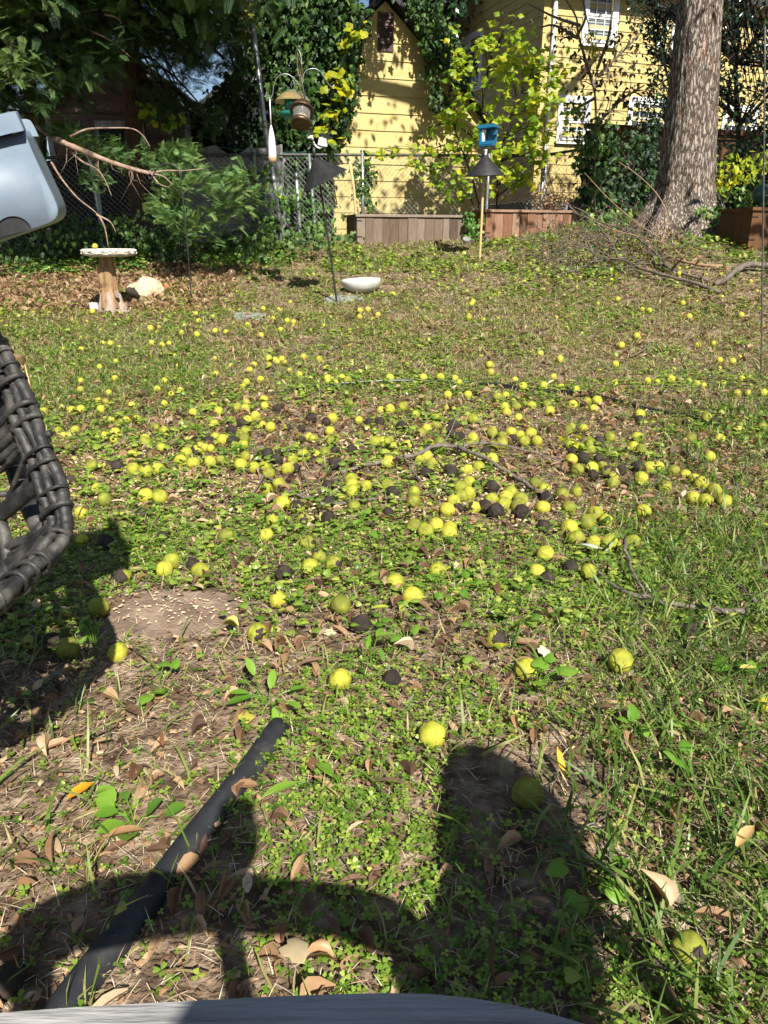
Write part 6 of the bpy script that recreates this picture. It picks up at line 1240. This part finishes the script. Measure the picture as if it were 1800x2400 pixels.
# green round pot plant in the brown planter
P, s, H = pl3; c = pD(1783, 455, depth(P)+.25); b = MB(); b.lathe([(r*.10, z*.12) for r, z in sphere(20, 12)], 20, c, t=.3); tag(b.build('watering_can', pm('dark_green_plastic', [(.01, .05, .03), (.02, .075, .045)], rough=.45), smooth=True), 'dark green rounded plastic pot standing in the brown planter', 'pot')
# dead flower stalks in the reddish planter
P, s, H = pl2; st = []
b = MB(); lf = []
for k in range(14):
    q = P+AX*rng.uniform(s*.45, s*.8)+V3(0, .15, H-.05); L = rng.uniform(.2, .42); d = V3(rng.normal(0, .25), rng.normal(-.1, .2), 1); pts = smoothpath([q, q+d*L*.5, q+d*L+[rng.normal(0, .06), 0, -.02]], 3); b.tube(pts, .004, 4); lf += [p+rng.normal(0, .03, 3) for p in pts for _ in range(5)]
t = thing('dead_flowers', 'withered brown flower stalks in the reddish planter', 'plant', P+AX*s*.6+V3(0, .15, H)); b.build('stalks', M['dark_stick'], t)
b = MB(); n = len(lf); b.inst(CURLED, np.array(lf), eul(U(n, 0, 6.28), rng.normal(0, 1, n), U(n, 0, 6.28)), U(n, .025, .06), U(n)); b.build('withered_leaves', M['litter'], t)
# two slender trees behind, filling the dark gap between the ivy and the house
gp_ = pY(1010, 560, 21); gp_[2] = 1.1
leafy('background_tree', 'dark tree far behind, in the gap between the garage roof and the house', 'tree', [[gp_, pY(1005, 300, 21), pY(1000, 0, 21), pY(1000, -300, 21)]], [(900, -60), (1100, -60), (1075, 20), (1040, 110), (1010, 130), (960, 60), (900, 20)], 19.5, 22.5, 130, 12, .28, OVAL, .2, 'holly', .4, .09)
gp_ = pY(520, 560, 22); gp_[2] = 1.1
gp_ = pY(860, 560, 20); gp_[2] = 1.1
leafy('background_tree', 'tall dark tree added behind the garage, its unseen crown blocking sky light', 'tree', [[gp_, pY(870, 200, 20), pY(880, -300, 20), pY(880, -700, 20)]], [(780, -60), (1030, -60), (1060, -500), (940, -1000), (700, -900)], 17.5, 23, 170, 13, .42, OVAL, .34, 'holly', .4, .14)  # unseen crown added to keep sky light off the house side wall
gp_ = pY(520, 560, 22); gp_[2] = 1.1
leafy('background_tree', 'loose-leaved tree behind the sheds with sky showing through', 'tree', [[gp_, pY(560, 300, 22), pY(600, 0, 22), pY(610, -300, 22)]], [(440, -80), (720, -80), (720, 230), (660, 270), (580, 180), (560, 100), (480, 60)], 20, 24, 95, 12, .3, OVAL, .2, 'canopy', .3, .09)
gp_ = pY(-100, 560, 19); gp_[2] = 1.1
leafy('background_tree', 'dark bushy tree behind the brown shed at the left', 'tree', [[gp_, pY(-80, 300, 19), pY(-60, 0, 19)]], [(-300, -80), (250, -80), (200, 100), (110, 230), (60, 300), (-300, 400)], 18, 21.5, 170, 13, .32, OVAL, .22, 'holly', .5, .1)
leafy('background_tree', 'yellowing tree crown hanging in above the shed roof', 'tree', [[pY(640, 540, 15.5)*[1, 1, 0]+[0, 0, 1.0], pY(640, 300, 15.5), pY(600, 100, 15.5), pY(540, -60, 15.5)]], [(370, -60), (700, -60), (690, 60), (640, 130), (560, 70), (480, 50), (420, 30)], 14.6, 15.8, 62, 12, .13, OVAL, .11, 'canopy', .75, .05)
leafy('background_tree', 'dark trees closing the view behind the house at the far right', 'tree', [[pY(2000, 560, 22)*[1, 1, 0]+[0, 0, 1.3], pY(2000, 0, 22)]], [(1700, -100), (2300, -100), (2300, 500), (1800, 480)], 20, 24, 120, 12, .4, OVAL, .25, 'holly', .4, .1)
# unseen tree added past the right edge to shade board fence and brown planter
r0_ = V3(8.6, 11.6, 1.4)
t = thing('shade_tree', 'leafy tree added beyond the right edge to shade the fence and planter', 'tree', r0_); b = MB(); Q = smoothpath([r0_-[0, 0, .2], r0_+[0, 0, 2], r0_+[-.3, -.6, 4], r0_+[-.9, -2, 5]], 5); b.tube(Q, taper(len(Q), .2, .06), 10); b.tube(smoothpath([r0_+[0, 0, 2], r0_+[-1.2, -2.6, 2.8], r0_+[-2.2, -4.8, 3.1]], 5), taper(11, .1, .03), 8); b.build('trunk', M['dark_bark'], t, smooth=True)
P = np.concatenate([V3(8.3, 11.4, 5.4)+rng.normal(0, 1, (2600, 3))*[.95, 1.0, .85], V3(6.5, 6.6, 4.3)+rng.normal(0, 1, (900, 3))*[.5, .55, .35]]); n = len(P); b = MB(); b.inst(OVAL, P, eul(U(n, 0, 6.28), rng.normal(0, .7, n), U(n, 0, 6.28)), U(n, .14, .26), U(n)); b.build('crown', M['canopy'], t)
# trailing vine with yellow leaves at the shed
leafy('vine', 'short trailing vine with lime leaves hanging in front of the shed trunk', 'vine', [[pY(285, 235, 10.6), pY(330, 255, 10.6), pY(365, 290, 10.6), pY(410, 300, 10.6), pY(420, 345, 10.6)]], [(290, 235), (330, 240), (380, 265), (420, 245), (450, 255), (425, 290), (425, 345), (405, 340), (390, 300), (340, 290)], 10.5, 10.7, 20, 3, .03, TULIP, .07, 'yellowgreen', .45, .004)
# ================================================================ brush heap
S3 = dict(ox=1100, oy=0, sc=.42195)
def apath(pts, Y, k=4): return smoothpath([pY(1100+x*.42195, y*.42195, Yq) for (x, y), Yq in zip(pts, np.linspace(*Y, len(pts)))], k)
branch('long dark fallen branch lying in front of the brush heap', M['dark_stick'], [(gpath([(430, 1565), (560, 1530), (700, 1497), (830, 1500), (950, 1542), (1100, 1570), (1250, 1600), (1385, 1640)], up(.03, .05, .09, .12, .10, .07, .05, .03), k=5, **S3), .008, .027), (gpath([(700, 1497), (640, 1520), (600, 1480)], up(.1, .15, .25), **S3), .008, .004)], twigs=3, tl=.4)
branch('grey forked fallen branch in the middle of the brush heap', M['dark_stick'], [(gpath([(560, 1285), (640, 1310), (740, 1380), (800, 1450), (830, 1500)], up(.35, .3, .2, .14, .10), **S3), .012, .02), (gpath([(560, 1300), (700, 1340), (820, 1365), (900, 1390), (990, 1440), (1060, 1490), (1140, 1545)], up(.3, .26, .22, .18, .14, .1, .05), **S3), .011, .02), (gpath([(780, 1362), (820, 1350), (880, 1375)], up(.22, .28, .2), **S3), .012, .008)], twigs=3, tl=.5)
branch('thick curved log at the right edge of the lawn', M['dark_stick'], [(gpath([(1360, 1590), (1420, 1575), (1470, 1545), (1540, 1518), (1650, 1515), (1800, 1530)], up(.02, .04, .07, .09, .07, .05), k=5, **S3), .03, .045)], name='log', cat='log')
branch('smooth tan fallen branch behind the brush heap', M['tan_stick'], [(gpath([(1080, 1440), (1130, 1455), (1180, 1478), (1240, 1490), (1330, 1503), (1400, 1503)], .05, **S3), .013, .022), (gpath([(1080, 1440), (1060, 1400), (1020, 1380)], up(.05, .15, .3), **S3), .012, .007)], twigs=2, tl=.3)
branch('dark stick lying flat behind the front branch of the brush heap', M['dark_stick'], [(gpath([(900, 1490), (1000, 1485), (1070, 1495), (1200, 1545), (1330, 1580)], .04, **S3), .012, .02)], twigs=2, tl=.25)
branch('tall pale arching cane springing out of the brush heap', M['tan_stick'], [(apath([(830, 900), (920, 960), (1010, 1040), (1070, 1120), (1098, 1200), (1085, 1290), (1040, 1400)], (10.2, 9.6)), .005, .009)], name='cane', cat='cane')
branch('thin pale cane leaning down across the brush heap', M['tan_stick'], [(apath([(640, 1200), (780, 1270), (930, 1310), (1080, 1350), (1160, 1400), (1230, 1490)], (9.8, 9.0)), .004, .008)], name='cane', cat='cane')
branch('straight pale cane crossing the brush heap', M['tan_stick'], [(apath([(640, 960), (760, 1090), (860, 1180), (960, 1260), (1060, 1320)], (10.2, 9.6)), .004, .008)], name='cane', cat='cane')
b = MB()
for _ in range(150):
    px, py = rng.uniform(1270, 1620), rng.uniform(530, 650); P = pg(px, py); L = rng.uniform(.25, .85); d = V3(rng.normal(-.45, .6), rng.normal(0, .35), abs(rng.normal(.35, .3))); d /= np.linalg.norm(d); P[2] += rng.uniform(0, .12)
    q = smoothpath([P, P+d*L*.5+rng.normal(0, .05, 3), P+d*L+rng.normal(0, .09, 3)-[0, 0, .08]], 3); b.tube(q, taper(len(q), rng.uniform(.003, .006), .0015), 4)
    for _ in range(2): i = int(rng.integers(1, len(q))); e_ = q[i]+rng.normal(0, .09, 3)+[0, 0, .03]; b.tube([q[i], e_], [.003, .0013], 4)
stuff(b.build('brushwood', M['dark_stick']), 'tangle of thin dead twigs in front of the big tree')
b = MB(); n = 380; px, py = U(n, 1270, 1600), U(n, 540, 640); P = pg(px, py)+[0, 0, .02]; P[:, 2] += U(n, 0, .2); b.inst(CURLED, P, eul(U(n, 0, 6.28), rng.normal(0, .9, n), U(n, 0, 6.28)), U(n, .025, .06), np.clip(rng.normal(.3, .2, n), 0, 1)); stuff(b.build('dead_leaves', M['litter']), 'dead brown leaves clinging in the brush heap')
# ================================================================ wicker egg chair at the left
rim_px = [(0, 800, 1.22), (35, 868, 1.21), (62, 930, 1.2), (88, 995, 1.19), (112, 1060, 1.18), (134, 1120, 1.17), (150, 1175, 1.16), (158, 1225, 1.15), (140, 1268, 1.13), (95, 1320, 1.10), (40, 1370, 1.06), (-30, 1425, 1.0), (-180, 1520, .93), (-380, 1560, .86), (-560, 1450, .82), (-640, 1200, .84), (-620, 900, .9), (-500, 640, 1.0), (-330, 520, 1.1), (-180, 540, 1.18), (-80, 660, 1.22)]
RP = np.array([pD(a, b_, c) for a, b_, c in rim_px]); n0 = len(RP)
RQ = smoothpath(np.vstack([RP[-2:], RP, RP[:3]]), 8)[16:-16][:n0*8]
cc = RP.mean(0); t = thing('wicker_chair', 'dark woven wicker egg chair with wrapped rim at the left edge', 'chair', [cc[0], cc[1]+.3, 0])
nrm = np.cross(RP[4]-cc, RP[12]-cc); nrm /= np.linalg.norm(nrm); nrm = nrm if nrm[1] > 0 else -nrm
def shell(k, th):                       # k 1 at the rim, 0 at the back
    i = (th % (2*math.pi))/(2*math.pi)*len(RQ); i0 = np.floor(i).astype(int) % len(RQ); f_ = (i-np.floor(i)); p = RQ[i0]*(1-f_)[:, None]+RQ[(i0+1) % len(RQ)]*f_[:, None]
    return cc+(p-cc)*np.sqrt(np.clip(1-(1-k)**2, 0, 1))[:, None]*1.0+nrm*(.50*(1-k)**1.0)[:, None]
b = MB(); inw = (cc-RQ)/np.linalg.norm(cc-RQ, axis=1)[:, None]; wv = lambda f_, ph: (.0035*np.sin(np.arange(len(RQ))*f_*.3+ph))[:, None]
for dn, di, r_ in ((0, 0, .0105), (.016, -.007, .009), (.031, -.004, .0095), (.045, .006, .009), (.008, .011, .008), (.030, .014, .009)): b.tube(RQ+nrm*dn+inw*(di+wv(.9, dn*300)), r_*(1+.08*np.sin(np.arange(len(RQ))*2.1+dn*200)), 7, closed=True)
seg = np.gradient(RQ, axis=0); seg /= np.linalg.norm(seg, axis=1)[:, None]
dist = np.cumsum(np.linalg.norm(np.diff(RQ, axis=0), axis=1)); tot = dist[-1]; kk = 0
for d in np.arange(0, tot, .026):
    if rng.uniform() < .42: continue
    i = int(np.searchsorted(dist, d)); p = RQ[i]+nrm*.022+inw[i]*.004; T = seg[i]; A = np.cross(T, nrm); A /= np.linalg.norm(A); an = np.linspace(0, 2*math.pi, 17)[:-1]
    L = np.array([p+A*math.cos(a)*.0175+nrm*math.sin(a)*.034 for a in an]); b.tube(L, rng.uniform(.003, .0055), 6, closed=True)
b.build('rim', M['wicker'], t, smooth=True)
b = MB()
for i in range(70):
    th0 = rng.uniform(0, 6.28); dth = rng.normal(0, .9); k0, k1 = 1.0, rng.uniform(.0, .6); s_ = np.linspace(0, 1, 12)
    k = k0+(k1-k0)*np.sin(s_*math.pi*rng.uniform(.5, .95)); th = th0+dth*s_; b.tube(shell(k, th)+rng.normal(0, .004, (12, 3)), rng.uniform(.0038, .0075), 6)
b.build('weave', M['wicker'], t, smooth=True)
b = MB()
for k in (.62, .30): th = np.linspace(0, 2*math.pi, 60)[:-1]; b.tube(shell(np.full(59, k), th), .013, 8, closed=True)
for th in np.linspace(0, 6.28, 10)[:-1]: k = np.linspace(1, .05, 10); b.tube(shell(k, np.full(10, th)), .012, 8)
b.tube(smoothpath([pD(70, 1330, 1.1)+nrm*.03, pD(50, 1352, 1.13)+nrm*.03, pD(10, 1400, 1.13), pD(-60, 1460, 1.12)], 5), .017, 10)
b.tube(smoothpath([pD(-20, 960, 1.42), pD(20, 1050, 1.40), pD(55, 1150, 1.36), pD(95, 1235, 1.28)], 5), .019, 10)
b.build('frame', M['wicker'], t, smooth=True)
b = MB(); ctr = V3(cc[0]-.42, cc[1]+.02, 0); an = np.linspace(0, 2*math.pi, 40)[:-1]; b.tube(np.stack([ctr[0]+.24*np.cos(an), ctr[1]+.24*np.sin(an), gz(ctr[0]+.24*np.cos(an), ctr[1]+.24*np.sin(an))+.02], 1), .016, 8, closed=True)
for a in (2.4, 3.4, 4.4, 5.2):
    p = V3(ctr[0]+.24*math.cos(a), ctr[1]+.24*math.sin(a), .03); low = shell(np.array([.35]), np.array([3.0+.25*a*.3]))[0]; b.tube(smoothpath([p, (p+low)/2+[0, 0, .05], low], 4), .015, 8)
b.build('base', M['wicker'], t, smooth=True)
b = MB(); L = MB(); m = 26
v = np.array([shell(np.full(40, k), np.linspace(0, 2*math.pi, 41)[:-1])-nrm*.03 for k in np.linspace(.02, .45, 8)]).reshape(-1, 3); b.add(v, [(j*40+i, j*40+(i+1) % 40, (j+1)*40+(i+1) % 40, (j+1)*40+i) for j in range(7) for i in range(40)]); b.build('cushion', pm('chair_cushion', [(.03, .03, .032), (.06, .06, .062)], scale=20, rough=.9), t, smooth=True)
# small round stool behind it
c = pg(30, 1010); sx = depth(c); c2 = pD(20, 845, sx); b = MB(); t = thing('stool', 'small round brass-rimmed stool half hidden behind the wicker chair', 'stool', c)
rs = 36*sx/F; b.lathe([(rs, c2[2]-.012), (rs*1.04, c2[2]-.01), (rs*1.04, c2[2]+.022), (rs*.97, c2[2]+.026), (rs*.93, c2[2]+.014), (.003, c2[2]+.014)], 32, (c2[0], c2[1], 0)); b.build('top', M['brass'], t, smooth=False)
b = MB(); b.lathe([(rs*.90, c2[2]+.015), (rs*.88, c2[2]+.018), (.003, c2[2]+.018)], 32, (c2[0], c2[1], 0)); b.build('seat_pad', M['slab'], t)
for a in (.1, 2.2, 4.3): b = MB(); x, y = c2[0]+rs*.95*math.cos(a), c2[1]+rs*.95*math.sin(a); b.tube([(x, y, c2[2]), (x+.03*math.cos(a), y+.03*math.sin(a), float(gz(x, y))-.02)], .008, 8); b.build('leg', M['brass'], t, smooth=True)
# ================================================================ blue-grey plastic bin
def outl(pts, k=1): return np.array([(q[0], q[1]) for q in pts], float)
d1, d2 = 1.02, 1.20
def loftpoly(b, layers, cap0=True, cap1=True):
    m = len(layers[0]); b.add(np.concatenate(layers), [(r*m+i, r*m+(i+1) % m, (r+1)*m+(i+1) % m, (r+1)*m+i) for r in range(len(layers)-1) for i in range(m)]+([tuple(range(m-1, -1, -1))] if cap0 else [])+([tuple((len(layers)-1)*m+i for i in range(m))] if cap1 else []))
def zo(x, y): return (x*.1627, 240+y*.1627)
body = [zo(-2600, 1300), zo(-1500, 830), zo(0, 490), zo(180, 448), zo(348, 412), zo(400, 520), zo(470, 690), zo(560, 890), zo(680, 1150), zo(770, 1340), zo(822, 1460), zo(845, 1545), zo(838, 1625), zo(800, 1690), zo(720, 1740), zo(600, 1785), zo(470, 1828), zo(250, 1905), zo(0, 1990), zo(-1300, 2500), zo(-2300, 2600), zo(-2600, 2400)]
body = np.array(body); ctr = body.mean(0)
def lay(pts, d, off, shrink=0.0): q = pts+(ctr-pts)*shrink+off; return pD(q[:, 0], q[:, 1], d)
t = thing('plastic_bin', 'pale blue-grey plastic bin with a lid and black-filled rounded cutout, at the left edge', 'bin', pD(-250, 560, 1.1))
b = MB(); o_ = np.array([16, -4.])
loftpoly(b, [lay(body, d1, [0, 0], .020), lay(body, d1+.003, [0, 0], .006), lay(body, d1+.012, [0, 0]), lay(body, d1+.03, [3, 0]), lay(body, d2-.02, o_+[2, 2]), lay(body, d2, o_, .006), lay(body, d2+.01, o_, .03)])
bd = b.build('body', M['bluegrey'], t, smooth=True)
lid = np.array([zo(-2500, 850), zo(-1500, 500), zo(0, 168), zo(110, 142), zo(205, 126), zo(238, 140), zo(262, 190), zo(310, 300), zo(352, 392), zo(352, 408), zo(180, 440), zo(0, 486), zo(-1500, 840), zo(-2480, 1180)])
b = MB(); cl = lid.mean(0)
def layl(d, off, s): q = lid+(cl-lid)*s+off; return pD(q[:, 0], q[:, 1], d)
loftpoly(b, [layl(d1-.018, [0, 0], .02), layl(d1-.013, [0, 0], 0), layl(d1+.06, [4, 0], 0), layl(d1+.075, [4, 0], .02)]); b.build('lid', M['bluegrey'], t, smooth=False)
lid2 = np.array([zo(150, 262), zo(300, 238), zo(385, 238), zo(440, 262), zo(480, 320), zo(520, 400), zo(560, 492), zo(480, 492), zo(390, 500), zo(200, 520)]); cl = lid2.mean(0)
def layr(d, s): q = lid2+(cl-lid2)*s; return pD(q[:, 0], q[:, 1], d)
b = MB(); loftpoly(b, [layr(d2-.06, .02), layr(d2-.055, 0), layr(d2+.04, 0), layr(d2+.05, .04)]); b.build('rear_lid', M['bluegrey'], t, smooth=False)
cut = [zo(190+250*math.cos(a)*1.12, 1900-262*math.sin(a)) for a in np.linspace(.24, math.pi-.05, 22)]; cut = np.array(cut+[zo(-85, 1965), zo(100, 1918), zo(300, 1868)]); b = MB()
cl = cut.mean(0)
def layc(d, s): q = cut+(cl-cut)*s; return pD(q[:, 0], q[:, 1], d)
loftpoly(b, [layc(d1-.004, 0), layc(d1-.004, .04), layc(d1-.0015, .045)], cap0=False); b.build('cutout', M['black_cloth_and_dark'], bd, smooth=False)  # black plate on the front stands in for the shaded recess
# what it stands on, out of the picture at the left
p_ = pD(-400, 700, 1.1); c = pg(-400, 1700); t = thing('side_table', 'small dark table beyond the left edge carrying the plastic bin', 'table', [p_[0], p_[1], 0]); b = MB(); zt_ = pD(-330, 655, 1.1)[2]; b.box([p_[0]-.05, p_[1]+.06, zt_-.015], (.28, .28, .03), None, .004); b.build('top', M['black_plastic'], t)
b = MB(); b.tube([(p_[0]-.05, p_[1]+.06, -.02), (p_[0]-.05, p_[1]+.06, zt_-.03)], .022, 12); b.lathe([(.10, .0), (.09, .03), (.02, .04)], 24, (p_[0]-.05, p_[1]+.06, 0)); b.build('column', M['black_metal'], t, smooth=True)
# ================================================================ grey wooden garden chair under the camera
bz = .82
ed = [(-260, 2395), (-120, 2382), (0, 2368), (150, 2357), (400, 2343), (600, 2332), (780, 2325), (900, 2322), (1000, 2324), (1100, 2333), (1200, 2349), (1300, 2373), (1400, 2402)]
E = np.array([pZ(*p, bz) for p in ed]); E = np.vstack([[[-.30, .0, bz], [-.285, .05, bz], [-.24, .09, bz], [-.18, .118, bz]], E[2:], [[E[-1][0]+.07, E[-1][1]-.012, bz], [E[-1][0]+.16, E[-1][1]-.02, bz], [E[-1][0]+.24, E[-1][1]-.045, bz], [E[-1][0]+.29, E[-1][1]-.09, bz]]]); back = np.array([[E[-1][0]-.03, E[-1][1]-.05, bz], [.20, .03, bz], [0, .035, bz], [-.18, .005, bz], [-.25, -.06, bz]])
O = np.vstack([E, back]); cO = O.mean(0)
t = thing('garden_chair', 'weathered grey wooden garden chair, only its rounded front board showing at the bottom edge', 'chair', [cO[0], cO[1], 0])
b = MB(); loftpoly(b, [O-[0, 0, .026], (O+(cO-O)*0)-[0, 0, .003], O+(cO-O)*.012, ]); b.build('front_board', M['grey_board'], t)
b = MB()
for x, y in ((-.24, -.0), (.30, -.0)): b.box((x, y, bz/2-.02), (.045, .045, bz-.03), None, .004)
b.build('leg', M['grey_board'], t)
# added unseen panel at the right, cut to cast the rounded lawn shadow
sd = V3(math.sin(SUN_AZ), -math.cos(SUN_AZ), 0); pr = V3(math.cos(SUN_AZ), math.sin(SUN_AZ), 0)
SHP = [(1020, 2060), (1018, 1900), (1024, 1800), (1050, 1757), (1085, 1745), (1130, 1748), (1190, 1775), (1245, 1812), (1300, 1862), (1340, 1930), (1362, 2000), (1370, 2150), (1372, 2330), (1365, 2420), (1130, 2440), (950, 2400), (955, 2300), (955, 2185), (1000, 2120)]
Gp = np.array([pg(*p) for p in SHP]); Qp = V3(.785, .154, 0)
def lift_(Gp, Qp):
    s = (Qp-Gp) @ sd; return Gp+np.outer(s, sd)+np.outer(s*math.tan(SUN_EL), V3(0, 0, 1))
PB = lift_(Gp, Qp); b = MB(); loftpoly(b, [PB, PB+sd*.022]); b.build('shadow_panel', M['grey_board'], t)
lo = PB[np.argmin(PB[:, 2])]
b = MB()
for o_ in (-.10, .10): q = PB.mean(0)+pr*o_+sd*.035; b.box((q[0], q[1], PB[:, 2].mean()/2), (.035, .02, PB[:, 2].mean()+.02), rotz(SUN_AZ), .003)
b.build('shadow_panel_post', M['grey_board'], t)  # posts added to hold up the unseen shadow panel
# added unseen board behind the camera, outline shaped to cast the narrow lawn shadow
SP_ = [(515, 1885), (535, 1872), (570, 1870), (592, 1880), (600, 1930), (596, 1980), (560, 2035), (520, 2085), (490, 2130), (385, 2130), (420, 2055), (474, 1985), (505, 1930)]
G2 = np.array([pg(*p) for p in SP_]); P2 = lift_(G2, V3(.10, -.16, 0)); b = MB(); loftpoly(b, [P2, P2+sd*.03]); b.build('shadow_post', M['grey_board'], t)
b = MB(); q = P2.mean(0); b.box((q[0]-.01, q[1]-.02, P2[:, 2].min()/2), (.04, .03, P2[:, 2].min()+.02), rotz(SUN_AZ), .003); b.build('leg', M['grey_board'], t)  # support added under the unseen shadow-casting board
